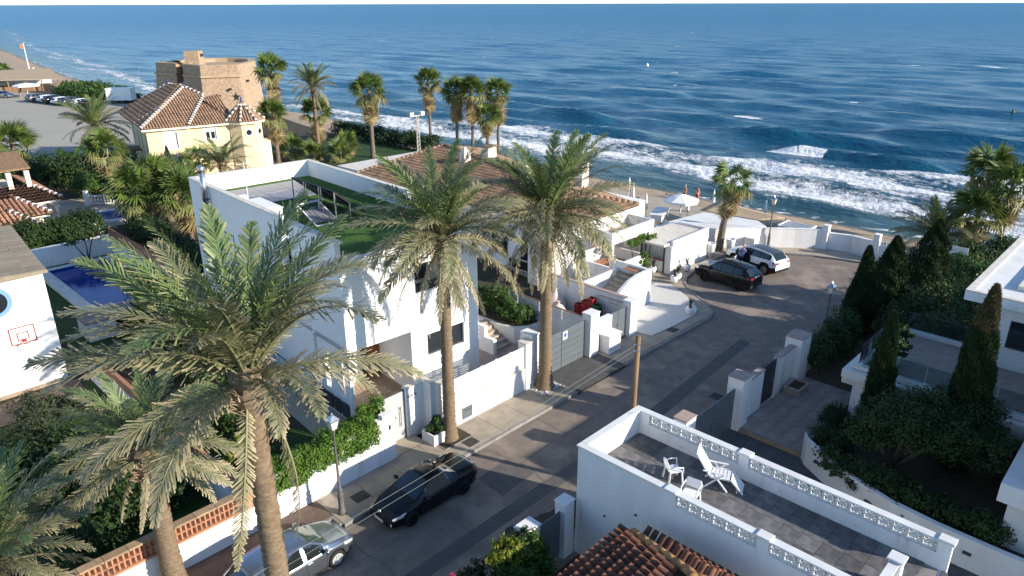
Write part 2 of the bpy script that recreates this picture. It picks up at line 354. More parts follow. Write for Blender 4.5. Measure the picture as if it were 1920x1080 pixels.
def seamat():
    m = bpy.data.materials.new('sea'); M['sea'] = m; m.use_nodes = True; n = m.node_tree; N = n.nodes; L = n.links
    p = N['Principled BSDF']; p.inputs['IOR'].default_value = 1.33; p.inputs['Specular IOR Level'].default_value = .42
    tc = N.new('ShaderNodeTexCoord')
    def node(t, **kw):
        x = N.new(t)
        for k, v in kw.items(): setattr(x, k, v)
        return x
    def noise(scale, st, d=4, rg_=.6):
        mp = node('ShaderNodeMapping'); mp.inputs['Scale'].default_value = st; L.new(tc.outputs['Object'], mp.inputs[0])
        x = node('ShaderNodeTexNoise'); x.inputs['Scale'].default_value = scale; x.inputs['Detail'].default_value = d; x.inputs['Roughness'].default_value = rg_; L.new(mp.outputs[0], x.inputs['Vector']); return x.outputs[0]
    def mth(op, a, b=None, c=None):
        x = node('ShaderNodeMath', operation=op)
        for i, q in enumerate((a, b, c)):
            if q is None: continue
            if isinstance(q, (int, float)): x.inputs[i].default_value = q
            else: L.new(q, x.inputs[i])
        return x.outputs[0]
    def mix(f, a, b):
        x = node('ShaderNodeMix', data_type='RGBA')
        L.new(f, x.inputs[0])
        for k, q in ((6, a), (7, b)):
            if isinstance(q, tuple): x.inputs[k].default_value = q
            else: L.new(q, x.inputs[k])
        return x.outputs[2]
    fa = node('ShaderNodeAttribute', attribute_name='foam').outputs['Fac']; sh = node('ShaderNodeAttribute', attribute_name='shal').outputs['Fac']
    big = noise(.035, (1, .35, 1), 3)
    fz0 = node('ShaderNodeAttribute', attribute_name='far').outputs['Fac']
    deep = mix(fz0, mix(big, (.004,.058,.108,1), (.006,.080,.145,1)), mix(big, (.008,.115,.225,1), (.013,.150,.28,1)))  # brighter with distance: grazing sky reflection put into the base colour
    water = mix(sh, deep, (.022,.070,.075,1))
    f1 = noise(.55, (1.5, .7, 1), 8, .72); f2 = noise(1.6, (1.2, .8, 1), 6, .7)
    nn = mth('ADD', mth('MULTIPLY', f1, .62), mth('MULTIPLY', f2, .38))
    fr = node('ShaderNodeMapRange', interpolation_type='SMOOTHSTEP'); L.new(mth('ADD', mth('MULTIPLY', fa, .52), nn), fr.inputs[0]); fr.inputs['From Min'].default_value = .76; fr.inputs['From Max'].default_value = .93
    L.new(mix(fr.outputs[0], water, (.80,.82,.83,1)), p.inputs['Base Color'])
    rr = node('ShaderNodeMapRange'); L.new(fr.outputs[0], rr.inputs[0]); rr.inputs['To Min'].default_value = 0; rr.inputs['To Max'].default_value = .6
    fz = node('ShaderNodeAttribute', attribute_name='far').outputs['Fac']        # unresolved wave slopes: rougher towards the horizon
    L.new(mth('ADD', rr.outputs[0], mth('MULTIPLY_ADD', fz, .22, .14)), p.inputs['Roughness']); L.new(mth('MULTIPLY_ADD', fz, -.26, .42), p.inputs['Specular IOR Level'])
    h = mth('ADD', mth('ADD', mth('MULTIPLY', noise(.07, (1, .38, 1), 5, .62), 4.2), mth('MULTIPLY', noise(.28, (1, .5, 1), 7, .68), 1.0)), mth('MULTIPLY', noise(1.1, (1, .45, 1), 6, .7), .42))
    b = node('ShaderNodeBump'); b.inputs['Strength'].default_value = 1.0; b.inputs['Distance'].default_value = 1.0; L.new(mth('ADD', h, mth('MULTIPLY', fr.outputs[0], .12)), b.inputs['Height']); L.new(b.outputs[0], p.inputs['Normal'])
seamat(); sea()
def sheet(name, poly, z, m, parent=None, kind='structure'):
    b = MB(); n = len(poly); ar = sum(poly[i][0]*poly[(i+1)%n][1]-poly[(i+1)%n][0]*poly[i][1] for i in range(n))
    b.quad(*[(x, y, z) for x, y in (poly if ar > 0 else poly[::-1])])
    o = b.build(name, m, parent); 
    if parent is None: setp(o, kind=kind)
    return o
PLAZA_L = [(17.3,-.1),(18.3,.25),(19.2,1.1),(19.9,2.2),(20.6,3.3),(21.4,4.1),(22.4,4.6),(24.7,5.1),(26.5,5.3),(29.0,5.1)]
road = sheet('road', [(-40,-7),(18,-7.2),(24,-7),(30,-6.5),(35,-6),(36,-3.5),(34.1,-2.9),(33.8,-1.7),(33.2,.2),(32.2,1.9),(31,4)]+PLAZA_L[::-1]+[(10,0),(-40,0)], 0, 'asphalt')
for poly in ([(-30,-4.3),(2.6,-4.1),(2.6,-3.45),(-30,-3.6)], [(2.8,-4.4),(16,-3.4),(16,-2.75),(2.8,-3.6)], [(-3.6,-2.9),(-1.6,-2.8),(-1.7,-1.3),(-3.5,-1.4)], [(11,-6.2),(14,-6.4),(14.3,-5.2),(11.2,-5.0)]):
    sheet('asphalt_patch', poly, .004, 'asphalt_patch', road)
def crack(pts, w=.025):
    b = MB()
    for p, q in zip(pts, pts[1:]):
        d = Vector((q[0]-p[0], q[1]-p[1])); d.normalize(); n_ = Vector((-d.y, d.x))*w/2
        b.quad((p[0]-n_.x, p[1]-n_.y, .008), (q[0]-n_.x, q[1]-n_.y, .008), (q[0]+n_.x, q[1]+n_.y, .008), (p[0]+n_.x, p[1]+n_.y, .008))
    b.build('road_joint', 'asphalt_patch', road)
for s0 in (-13, -9.2, -5.4, -1.8, 1.6, 5.2, 9, 13.1):
    pts = [(s0, -.15)]
    while pts[-1][1] > -6.8: pts.append((pts[-1][0]+rg.uniform(-.12, .12), pts[-1][1]-rg.uniform(.25, .5)))
    crack(pts)
for t0 in (-2.1, -5.5):
    pts = [(-18, t0)]
    while pts[-1][0] < 17: pts.append((pts[-1][0]+rg.uniform(.6, 1.2), pts[-1][1]+rg.uniform(-.07, .075)))
    crack(pts, .02)
pts = []
for i in range(40):
    a = i/40*2*PI; q = 1+.22*math.sin(3*a+1)+.13*math.sin(7*a)+.09*math.sin(13*a); u_, v_ = 2.6*q*math.cos(a), .7*q*math.sin(a); pts.append((-3.4+u_*.97+v_*.2, -5.35+v_-u_*.10))
sheet('oil_stain', pts, .012, 'oil_stain', road)
# pavement slabs, kerbs
pav = sheet('pavement', [(-8.9,.15),(17.2,.05)]+[(a-.02, b+.14) for a, b in PLAZA_L[1:]]+[(29,6.9),(24,7.2),(22,8.5),(15,9),(14,2.05),(-8.9,2.05)], .09, 'pavement')
ss = [-8.9,-7.2,-5.5,-3.8,-2.1,-.4,1.3,3,4.7]+[8.7,10.4,12.1,13.8,15.5,17.1]
for a, b in zip(ss, ss[1:]):
    if a == 4.7: continue
    MB().box(a+.006, b-.006, .16, 2.05, 0, .125+rg.uniform(-.004, .004)).build('paving_slab', 'pavement', pav, bevel=.006)
sheet('dropped_crossing', [(4.7,-.02),(8.7,-.02),(8.7,2.6),(4.7,2.6)], .10, 'ramp_dark')
MB().box(-30, -8.92, .75, 2.1, 0, .12).build('red_pavement', 'red_paving')['kind'] = 'structure'
def kerb(pts, w=.15, h=.13, n='kerb'):
    for p, q in zip(pts, pts[1:]):
        d = Vector((q[0]-p[0], q[1]-p[1])); l = d.length; d.normalize(); nn = Vector((-d.y, d.x))*w
        k = max(1, round(l/1.0))
        for i in range(k):
            a = Vector(p)+d*(l*i/k+.004); b = Vector(p)+d*(l*(i+1)/k-.004)
            MB().prism([(a.x,a.y),(b.x,b.y),(b.x+nn.x,b.y+nn.y),(a.x+nn.x,a.y+nn.y)], -.02, h+rg.uniform(-.006,.006)).build('kerb_stone', 'kerb', kb, bevel=.012)
kb = MB().box(-8.9, 4.7, .02, .13, -.03, .05).build('kerb', 'kerb'); kb['kind'] = 'structure'
kerb([(-8.9, 0), (4.7, 0)]); kerb([(8.7, 0), (17.3, -.1)]+PLAZA_L[1:]); kerb([(-22, .62), (-9.0, .62)])
MB().box(-9.03, -8.91, .15, .75, -.02, .125).build('kerb_stone', 'kerb', kb)
kerb([(34.1,-2.9),(33.8,-1.7),(33.2,.2),(32.2,1.9),(31,4)], -.15)
sheet('gravel_bed', [(12.4,2.2),(12.6,1.0),(14.5,.85),(16.9,.8),(17.9,1.15),(18.8,2.0),(19.7,3.4),(20.4,4.6),(20.0,5.6),(16.7,5.8),(16.7,3.85),(12.4,3.85)], .15, 'white_gravel')
sheet('restaurant_terrace', [(14,6.6),(19.5,6.1),(22.5,6.2),(29.3,9),(36,9.5),(40,12),(40,33),(22,36),(15,14)], .05, 'beige_paving')
sheet('promenade', [(29.2,5.2),(31,4.1),(32.3,2),(33.3,.3),(33.9,-1.7),(34.2,-2.9),(35.4,-3),(35.9,.4),(32.9,4),(30.5,8.4),(28.8,7)], .10, 'beige_paving')
sheet('car_park', [(-60,78),(12,84),(24,92),(30,112),(33,135),(24,170),(16,230),(-60,240)], 0, 'car_park')
sheet('lawn', [(-10.9,2.6),(-4.8,2.6),(-4.8,5.2),(-10.9,12)], .0, 'lawn')
sheet('lawn', [(-26,2.5),(-11.1,2.5),(-11.1,19),(-26,19)], .0, 'lawn')
sheet('lawn', [(25,52),(40,52),(40,72),(25,72)], .0, 'lawn')
sheet('lawn', [(-11,20),(-2,20),(-2,45),(-11,45)], .0, 'lawn')
sheet('tiled_yard', [(-20,17),(-12,17.2),(-12,19.7),(-20,19.2)], .02, 'red_paving')
sheet('courtyard', [(2.9,2.35),(8.6,2.35),(8.6,5.6),(6.4,6.4),(6.2,9),(3.2,9)], .02, 'stone_paving')
sheet('side_yard', [(-6.6,2.6),(-4.9,2.6),(-3.4,22),(-5.2,22)], .006, 'beige_paving')
sheet('driveway', [(3,-6.9),(7.3,-6.9),(7.1,-10.2),(6.2,-11.3),(5.2,-13),(4.6,-15),(4.5,-19),(4.6,-30),(-.4,-30),(-.4,-6.9)], .003, 'ramp_dark')
sheet('rear_yard', [(-5,-7.3),(-4,-7.3),(-4,-30),(-9,-30),(-9.6,-7.3)], .003, 'red_paving')
for (u, v, n, lab) in ((-7.55, .95, 'drain_cover', 'square rusty drain cover in the pavement beside the lamp post near the black coupe'), (-2.0, .6, 'drain_cover', 'small dark drain cover in the pavement beyond the black coupe'), (14.2, -.6+1.2, 'drain_cover', 'dark square drain cover beside the potted agave on the gravel')):
    d = .12
    o = MB().box(u-.32, u+.32, v-.28, v+.28, .05, .135).build('drain_cover', 'iron', bevel=.01); setp(o, lab, 'drain cover')
    for i in range(5): MB().box(u-.26+i*.105, u-.19+i*.105, v-.24, v+.24, .13, .141).build('rib', 'iron', o)
for u, v, w, lab in ((9.2, -5.1, .62, 'dark square manhole cover in the shaded road near the grey gate'), (-9.6, -5.5, .7, 'grated drain in the road beside the hedge with yellow leaves'), (-.6,-5.9, .5, 'dark grating in the road under the terrace wall')):
    o = MB().box(u-w/2, u+w/2, v-w/2, v+w/2, -.02, .012).build('manhole_cover', 'iron', bevel=.005); setp(o, lab, 'manhole cover')
    for i in range(6): MB().box(u-w*.44+i*w*.15, u-w*.36+i*w*.15, v-w*.42, v+w*.42, .01, .02).build('rib', 'iron', o)
# ---------------------------------------------------------------- building helpers
def wallx(b, x0, x1, y0, y1, z0, z1, ops=()):
    """wall slab running along x with rectangular openings (x0,x1,z0,z1)"""
    xs = sorted({x0, x1, *[o[0] for o in ops], *[o[1] for o in ops]}); zs = sorted({z0, z1, *[o[2] for o in ops], *[o[3] for o in ops]})
    for i in range(len(xs)-1):
        run = None
        for j in range(len(zs)-1):
            cx = (xs[i]+xs[i+1])/2; cz = (zs[j]+zs[j+1])/2
            solid = not any(o[0] < cx < o[1] and o[2] < cz < o[3] for o in ops)
            if solid: run = (run[0], zs[j+1]) if run else (zs[j], zs[j+1])
            if run and (not solid or j == len(zs)-2): b.box(xs[i], xs[i+1], y0, y1, run[0], run[1]); run = None
    return b
def wally(b, x0, x1, y0, y1, z0, z1, ops=()):
    q = MB(); wallx(q, y0, y1, x0, x1, z0, z1, ops); b.add([(v[1], v[0], v[2]) for v in q.v], [f[::-1] for f in q.f]); return b
def window(parent, x0, x1, y, z0, z1, fm='frame_dark', gm='window', fw=.06, d=.12, muntin=1, axis='x', name='window', sgn=1):
    """window set back in an opening: frame > pane. axis x: facing -y (sgn=1)"""
    def bx(b, a, c, y0, y1, e, f): return b.box(a, c, y0, y1, e, f) if axis == 'x' else b.box(y0, y1, a, c, e, f)
    b = MB(); y0, y1 = (y, y+.07) if sgn > 0 else (y-.07, y)
    bx(b, x0, x0+fw, y0, y1, z0, z1); bx(b, x1-fw, x1, y0, y1, z0, z1); bx(b, x0+fw, x1-fw, y0, y1, z0, z0+fw); bx(b, x0+fw, x1-fw, y0, y1, z1-fw, z1)
    for k in range(1, muntin+1):
        c = x0+(x1-x0)*k/(muntin+1); bx(b, c-fw/2, c+fw/2, y0, y1, z0+fw, z1-fw)
    f = b.build(name, fm, parent); ym = (y0+y1)/2
    for k in range(muntin+1):
        a = x0+(x1-x0)*k/(muntin+1)+fw*.5; c = x0+(x1-x0)*(k+1)/(muntin+1)-fw*.5
        bx(MB(), a, c, ym-.008, ym+.008, z0+fw, z1-fw).build('pane', gm, f)
    return f
def tilemesh(r, l, m, name='roof_tile', n=6):
    b = MB(); vs = []; rows = ((0, r*1.08, .03), (l*1.06, r*.86, 0.0))
    for x, q, dz in rows:
        for j in range(n+1):
            a = PI*j/n; vs.append((q*math.cos(a), x, q*.9*math.sin(a)+dz))
    k = n+1; b.add(vs, [(j, j+1, j+1+k, j+k) for j in range(n)])
    b.add([(r*1.08*math.cos(PI*j/n), 0, r*.97*math.sin(PI*j/n)+.03) for j in range(n+1)], [tuple(range(n+1))[::-1]])
    return b.mesh(name, m, True)
def tile_roof(parent, poly, m, sp=.24, tl=.42, pieces=False, name='roof_tiles', thick=.1, under=None):
    """planar convex roof face given by 3-D corners (street coordinates / local): barrel tiles laid down its slope"""
    P = [Vector(p) for p in poly]; n = Vector((0, 0, 0))
    for i in range(len(P)): n += (P[i]-P[0]).cross(P[(i+1) % len(P)]-P[0])
    n.normalize(); n = n if n.z > 0 else -n
    d = Vector((n.x, n.y, 0)); d = (Vector((0, 0, -1))+n*n.z).normalized()      # down the slope
    a = d.cross(n).normalized(); up = -d
    uv = [((p-P[0]).dot(a), (p-P[0]).dot(up)) for p in P]
    us = [q[0] for q in uv]; u = min(us)+sp/2; b = MB(); rr = random.Random(len(name)+len(P)+int(P[0].x*7))
    me = tilemesh(sp*.43, tl, m) if pieces else None
    rotm = Matrix((a, up, n)).transposed(); eul = rotm.to_euler(); cnt = 0
    slab = MB().add([tuple(p-n*.02) for p in P]+[tuple(p-n*thick) for p in P], [tuple(range(len(P)))]+[tuple(range(len(P), 2*len(P)))[::-1]]+[(i, i+len(P), (i+1) % len(P)+len(P), (i+1) % len(P)) for i in range(len(P))])
    base = slab.build('roof_deck', under or 'tile_valley', parent)
    prof = [(math.cos(PI*j/5), math.sin(PI*j/5)) for j in range(6)]
    while u < max(us):
        lo, hi = 1e9, -1e9
        for i in range(len(uv)):
            (u0, v0), (u1, v1) = uv[i], uv[(i+1) % len(uv)]
            if (u0-u)*(u1-u) <= 0 and abs(u1-u0) > 1e-6:
                v = v0+(v1-v0)*(u-u0)/(u1-u0); lo = min(lo, v); hi = max(hi, v)
        if hi-lo > .1:
            v = lo-.05
            while v < hi-.08:
                l = min(tl, hi-v); jx = rr.uniform(-.012, .012); jz = rr.uniform(0, .012)
                if pieces and l > tl*.6:
                    o = inst('roof_tile', me, parent, tuple(P[0]+a*(u+jx)+up*v+n*jz), eul); o.rotation_euler.z += rr.uniform(-.02, .02); cnt += 1
                else:
                    p0 = P[0]+a*(u+jx)+up*v+n*(.025+jz); p1 = P[0]+a*(u+jx)+up*(v+l*1.03)+n*jz; r0 = sp*.40; r1 = sp*.33
                    b.add([p0+a*(c*r0)+n*(s_*r0*.9) for c, s_ in prof]+[p1+a*(c*r1)+n*(s_*r1*.9) for c, s_ in prof], [(j, j+1, j+7, j+6) for j in range(5)]+[(5,4,3,2,1,0)])
                v += tl
        u += sp
    if b.v:
        o = b.build(name, m, base, True); o['kind'] = 'stuff'
    return base
def ridge(parent, p, q, r=.13, m='tile', l=.42, white=None):
    p = Vector(p); q = Vector(q); k = max(1, int((q-p).length/l)); d = (q-p)/k
    b = MB()
    for i in range(k): b.tube([p+d*i, p+d*(i+1.06)], [r*1.08, r*.9], 7)
    o = b.build('ridge', m, parent, True)
    if white:
        b = MB()
        for i in range(k): b.tube([p+d*(i+.0)+Vector((0, 0, .03)), p+d*(i+.38)+Vector((0, 0, .03))], [r*1.12, r*1.05], 7)
        b.build('mortar', white, o, True)
    return o
# ---------------------------------------------------------------- white house with the turfed roof (number 420 b)
H = thing('house', 'white cubic house with artificial turf roof, solar panels and wooden front door', 'house', -4.7, 5.5, 0, rot=R(-3.3))
WD, DP, HT = 7.5, 16.4, 8.8
b = MB()
wallx(b, 0, WD, 0, .25, 3.7, HT-.95, [(3.75, 5.65, 5.5, 6.9)])                       # upper front
wallx(b, 3.38, WD, 0, .25, -.1, 3.7, [(4.3, 6.55, 2.1, 3.25), (5.5, 6.9, .05, .45)]) # right block front
b.box(0, 3.38, .25, 2.9, 3.7, 3.9)                                                    # porch soffit
b.box(3.38, 3.6, .25, 2.9, -.1, 3.7)                                                  # side of right block
wallx(b, .25, 3.38, 2.9, 3.1, -.1, 3.9, [(2.55, 3.34, .4, 2.75)])                      # back of porch
wally(b, WD-.25, WD, .25, DP, -.1, HT-.95)                                            # right side
wally(b, 0, .25, 5.2, DP, -.1, HT)                                                    # left side, rear
wally(b, 0, .25, .25, 4.4, 3.7, HT-.05)                                               # left side, front block
wally(b, 0, .25, 3.1, 5.2, -.1, 3.9, [(3.3, 4.1, .2, 1.1)])
b.box(.25, WD-.25, DP-.25, DP, -.1, HT)                                               # rear wall with parapet
b.box(WD-.25, WD, 5.3, DP, HT-.95, HT); b.box(WD-.25, WD, .0, 5.3, HT-.95, HT-.85)
b.box(.25, 1.3, 4.4, 5.2, 3.9, 6.5); b.box(1.3, 1.5, 4.4, 5.2, 3.9, HT-.9)            # notch of the roof stair
b.box(0, WD-.25, 0, .25, HT-.95, HT-.85)
b.box(.25, 1.3, 4.2, 4.4, 6.5, HT-.95)
b.build('wall', 'stucco_clean', H)
MB().box(0, .18, 0, .18, .1, 3.7).build('column', 'stucco_clean', H)
MB().box(.25, WD-.25, .25, DP-.25, HT-1.1, HT-.955).build('roof_slab', 'stucco_clean', H)
MB().box(.26, WD-.26, 5.21, DP-.26, HT-.955, HT-.93).build('roof_turf', 'turf', H)
MB().box(1.31, WD-.26, .26, 5.2, HT-.955, HT-.925).build('roof_turf', 'turf', H)
MB().box(.26, 1.3, .26, 4.19, HT-.955, HT-.925).build('roof_turf', 'turf', H)
c = MB(); c.box(-.03, .28, 5.2, DP+.03, HT, HT+.05); c.box(.28, WD+.03, DP-.28, DP+.03, HT, HT+.05); c.box(WD-.28, WD+.03, 5.3, DP-.28, HT, HT+.05); c.box(-.03, .28, -.03, 4.4, HT-.05, HT)
c.build('coping', 'coping', H)
# porch
MB().box(.0, 3.38, .25, 2.9, .3, .42).build('porch_floor', 'brown_tile', H, bevel=.01)
for i in range(2): MB().box(.4, 3.38, -.35*(i+1)+.25, -.35*i+.25, 0, .3-.12*(i)).build('porch_step', 'brown_tile', H, bevel=.01)
d = MB().box(2.6, 3.3, 2.94, 3.0, .42, 2.72).build('door', 'wood', H, bevel=.01)
MB().box(2.52, 2.6, 2.88, 3.04, .42, 2.78).build('door_frame', 'wood', d); MB().box(3.3, 3.37, 2.88, 3.04, .42, 2.78).build('door_frame', 'wood', d)
MB().box(2.9, 2.96, 2.86, 2.93, 1.5, 1.56).build('knob', 'steel', d)
window(H, 2.3, 2.5, 2.86, .5, 2.7, muntin=0, name='side_light')
# big front window, balcony, basement slots
window(H, 4.3, 6.55, .14, 2.1, 3.25, muntin=1)
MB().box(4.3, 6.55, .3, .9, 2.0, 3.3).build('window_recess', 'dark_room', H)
MB().box(5.5, 6.9, .2, .3, .05, .45).build('basement_window', 'window', H)
b = MB(); b.box(3.75, 5.65, 1.6, 1.7, 5.4, 6.95); b.box(3.6, 3.74, .25, 1.7, 5.4, 6.95); b.box(5.66, 5.8, .25, 1.7, 5.4, 6.95); b.box(3.75, 5.65, .25, 1.7, 5.35, 5.45); b.box(3.75, 5.65, .25, 1.7, 6.95, 7.05); b.build('balcony', 'stucco_clean', H)
window(H, 3.9, 5.5, 1.5, 5.5, 6.8, muntin=1)
MB().box(3.8, 5.6, .08, .1, 5.5, 5.95).build('balcony_glass', 'window', H)
# side openings in the shade: tall window slots and garage doors
for y0, y1, z0, z1 in ((7, 9, 5.4, 6.9), (11, 13, 5.4, 6.6), (6.4, 9.2, .1, 1.0), (9.8, 11.2, 1.3, 3)):
    window(H, y0, y1, -.02, z0, z1, axis='y', muntin=1)
for k in range(4): MB().box(-.03, .0, .35+k*.7, .9+k*.7, .2, .95).build('basement_panel', 'dark_metal', H)
b = MB(); wally(b, .06, .24, .3, 2.9, 0, 3.6, [(.6, 1.05, 1.2, 3.2), (1.9, 2.3, 1.2, 3.2)]); b.build('porch_side_wall', 'stucco_clean', H)
# slatted fence panels in front of the lower floor
for k in range(3):
    x0 = 3.45+k*1.0; f = MB().box(x0, x0+.05, -.5, -.44, .1, 1.15).box(x0+.9, x0+.95, -.5, -.44, .1, 1.15).build('screen', 'slat_white', H)
    for q in range(8): MB().box(x0+.055, x0+.895, -.49, -.46, .15+q*.125, .255+q*.125).build('slat', 'slat_white', f)
# things on the roof
zr = HT-.93
for i in range(2):
    for j in range(3):
        x0, y0 = 1.5+j*1.55, 11.3+i*2.05
        o = thing('solar_panel', ['flat grey solar panel '+['beside the skylight', 'along the rear parapet'][i]+', '+['nearest the flue', 'middle of three', 'nearest the tilted panels'][j]][0], 'solar panel', 0, 0, 0, 'flat solar panels on the turf roof', rot=0)
        o.matrix_world = H.matrix_basis @ Matrix.Translation((x0, y0, zr+.02)); BASE[o.name] = (0, 0, 0)
        MB().box(0, 1.5, 0, 2.0, .0, .035).build('panel_frame', 'steel', o); MB().box(.03, 1.47, .03, 1.97, .035, .04).build('cell_sheet', 'pv_flat', o)
def onroof(name, label, cat, x, y, z=zr, rz=0, group=None):
    o = thing(name, label, cat, 0, 0, 0, group, rot=0); o.matrix_world = H.matrix_basis @ Matrix.Translation((x, y, z)) @ Matrix.Rotation(rz, 4, 'Z'); return o
for i in range(3):
    o = onroof('tilted_solar_panel', 'dark tilted solar panel on steel legs, '+['nearest the front edge of the roof', 'middle of three', 'nearest the flat panels'][i], 'solar panel', 3.2, 5.6+i*1.55, group='tilted solar panels on the turf roof')
    f = MB(); L_ = 2.2
    top = (0, .0, 1.55); bot = (1.7, 0, .12)
    pn = MB().add([(0, .03, 1.5), (1.7, .03, .1), (1.7, 1.5, .1), (0, 1.5, 1.5), (.03, .03, 1.545), (1.73, .03, .145), (1.73, 1.5, .145), (.03, 1.5, 1.545)], [(3,2,1,0),(4,5,6,7),(0,1,5,4),(1,2,6,5),(2,3,7,6),(3,0,4,7)])
    pn.build('panel', 'pv', o)
    for y in (.1, 1.42):
        f.bar((0, y, 0), (0, y, 1.5), .05); f.bar((0, y, .03), (1.7, y, .03), .05); f.bar((.8, y, 0), (.8, y, .82), .04); f.bar((0, y, 1.48), (1.7, y, .08), .05)
    f.build('support_frame', 'steel', o)
o = onroof('spare_frame', 'empty aluminium panel frame leaning beside the tilted solar panels', 'metal frame', 2.0, 5.5)
f = MB(); f.bar((0,0,.05), (0,1.9,.75), .05); f.bar((1.2,0,.05), (1.2,1.9,.75), .05); f.bar((0,0,.05), (1.2,0,.05), .05); f.bar((0,1.9,.75), (1.2,1.9,.75), .05); f.bar((0,1.9,.75), (0,1.9,0), .04); f.bar((1.2,1.9,.75), (1.2,1.9,0), .04); f.build('frame', 'slat_white', o)
for k in range(5): MB().bar((.12+k*.24, .2, .14), (.12+k*.24, 1.3, .53), .2, .015).build('slat', 'pv_flat', o)
o = onroof('air_conditioner', 'small boxed air conditioner unit on the house roof beside the flue', 'air conditioner', .45, 11.6)
MB().box(0, .85, 0, .35, .05, .6).build('casing', 'white_plastic', o, bevel=.02); fg = MB().lathe(0, 0, [(.2, 0), (.2, .01)], 16).build('fan_grille', 'dark_metal', o)
fg.matrix_local = Matrix.Translation((.3, -.005, .32)) @ Matrix.Rotation(PI/2, 4, 'X')
for x in (.12, .73): MB().box(x-.03, x+.03, .02, .33, 0, .05).build('foot', 'dark_metal', o)
o = onroof('skylight_box', 'low white box on the house roof beside the flat solar panels', 'skylight', .45, 8.1)
MB().box(0, 1.1, 0, 2.6, 0, .55).build('kerb_box', 'stucco_clean', o, bevel=.01); MB().box(-.04, 1.14, -.04, 2.64, .55, .6).build('lid', 'white_plastic', o, bevel=.01)
MB().box(.15, .95, .2, 2.4, .6, .63).build('dome', 'white_plastic', o, bevel=.02)
o = onroof('flue', 'tall stainless steel chimney flue clamped to the shaded house wall', 'chimney', -.22, 13.6, 3.2)
MB().tube([(0,0,0),(0,0,2.2)], .15, 14).tube([(0,0,2.2),(0,0,4.6)], .155, 14).tube([(0,0,4.6),(0,0,6.5)], .15, 14).build('pipe', 'steel', o, True)
for z in (.9, 2.9, 4.9): MB().lathe(0, 0, [(.165, z), (.165, z+.06)], 14).box(.0, .24, -.02, .02, z, z+.05).build('clamp', 'dark_metal', o)
MB().lathe(0, 0, [(.19, 6.4), (.19, 6.7), (.05, 6.78)], 14).build('cowl', 'steel', o, True)
o = onroof('antenna', 'thin white aerial mast standing on the turf roof', 'aerial', .9, 10.6)
MB().tube([(0,0,0),(0,0,2.6)], .018, 6).build('mast', 'slat_white', o); MB().box(-.12, .12, -.12, .12, 0, .06).build('foot', 'iron', o); MB().bar((-.4,0,2.5), (.4,0,2.5), .015).build('crossbar', 'slat_white', o)
# ---------------------------------------------------------------- street walls on the house side
def pillar(s0, s1, t0, t1, z1, label, m='stucco', cap='coping', z0=0, parent=None):
    o = thing('gate_pillar', label, 'pillar', (s0+s1)/2, (t0+t1)/2)
    MB().box(s0, s1, t0, t1, z0, z1-.06).build('shaft', m, o, bevel=.012); MB().box(s0-.03, s1+.03, t0-.03, t1+.03, z1-.06, z1).build('cap', cap, o, bevel=.012); return o
w = thing('garden_wall', 'white street wall topped by a trailing green hedge behind the lamp post', 'wall', -8, 2.1)
MB().box(-11.1, -4.95, 2.0, 2.22, 0, 2.0).build('wall', 'stucco', w); MB().box(-11.13, -10.7, 1.97, 2.3, 0, 2.42).build('pier', 'stucco', w); MB().box(-10.7, -4.95, 1.98, 2.24, 2.0, 2.06).build('coping', 'coping', w)
MB().box(-5.55, -4.95, 1.985, 2.3, 0, 2.36).build('pier', 'stucco', w, bevel=.01)
MB().box(-5.8, -5.55, 1.988, 2.28, 0, 2.2).build('step', 'stucco', w)
MB().box(-7.0, -6.35, 1.985, 2.0, .95, 1.4).build('meter_door', 'stucco_villa', w, bevel=.004)
o = MB().box(-5.28, -5.16, 1.97, 1.985, 1.62, 1.85).build('intercom', 'steel', bevel=.006); setp(o, 'small grey intercom on the white pier beside the entrance gate', 'intercom'); MB().box(-5.26, -5.18, 1.962, 1.97, 1.76, 1.82).build('screen', 'window', o); MB().box(-5.25, -5.19, 1.962, 1.97, 1.66, 1.7).build('button', 'dark_metal', o)
o = thing('entrance_gate', 'pale grey sheet metal entrance gate of the house with long steel handle', 'gate', -4.4, 3.0)
MB().box(-4.93, -3.72, 2.98, 3.03, .14, 2.42).build('leaf', 'pale_gate', o, bevel=.005); MB().tube([(-3.95, 2.9, .8), (-3.95, 2.9, 1.8)], .018, 8).box(-3.97, -3.93, 2.9, 2.98, .9, .93).box(-3.97, -3.93, 2.9, 2.98, 1.67, 1.7).build('handle', 'steel', o); MB().box(-4.35, -4.15, 2.97, 2.98, 1.28, 1.34).build('letter_slot', 'steel', o)
for s in (-4.97, -3.69): MB().box(s-.03, s+.03, 2.96, 3.06, .1, 2.5).build('post', 'grey_metal', o)
sheet('gate_step', [(-4.94,2.05),(-3.35,2.05),(-3.35,2.97),(-4.94,2.97)], .14, 'beige_paving')
w = thing('number_wall', 'white recessed gate wall with house number 420 b', 'wall', -3, 3)
MB().box(-3.66, -2.75, 2.86, 3.1, 0, 2.5).box(-2.75, -2.5, 2.3, 3.1, 0, 2.6).box(-2.5, -1.75, 2.05, 2.3, 0, 2.55).build('wall', 'stucco', w)
MB().box(-3.69, -2.75, 2.83, 3.13, 2.5, 2.56).box(-2.75, -2.47, 2.33, 3.13, 2.6, 2.66).box(-2.5, -1.75, 2.02, 2.33, 2.55, 2.61).build('coping', 'coping', w)
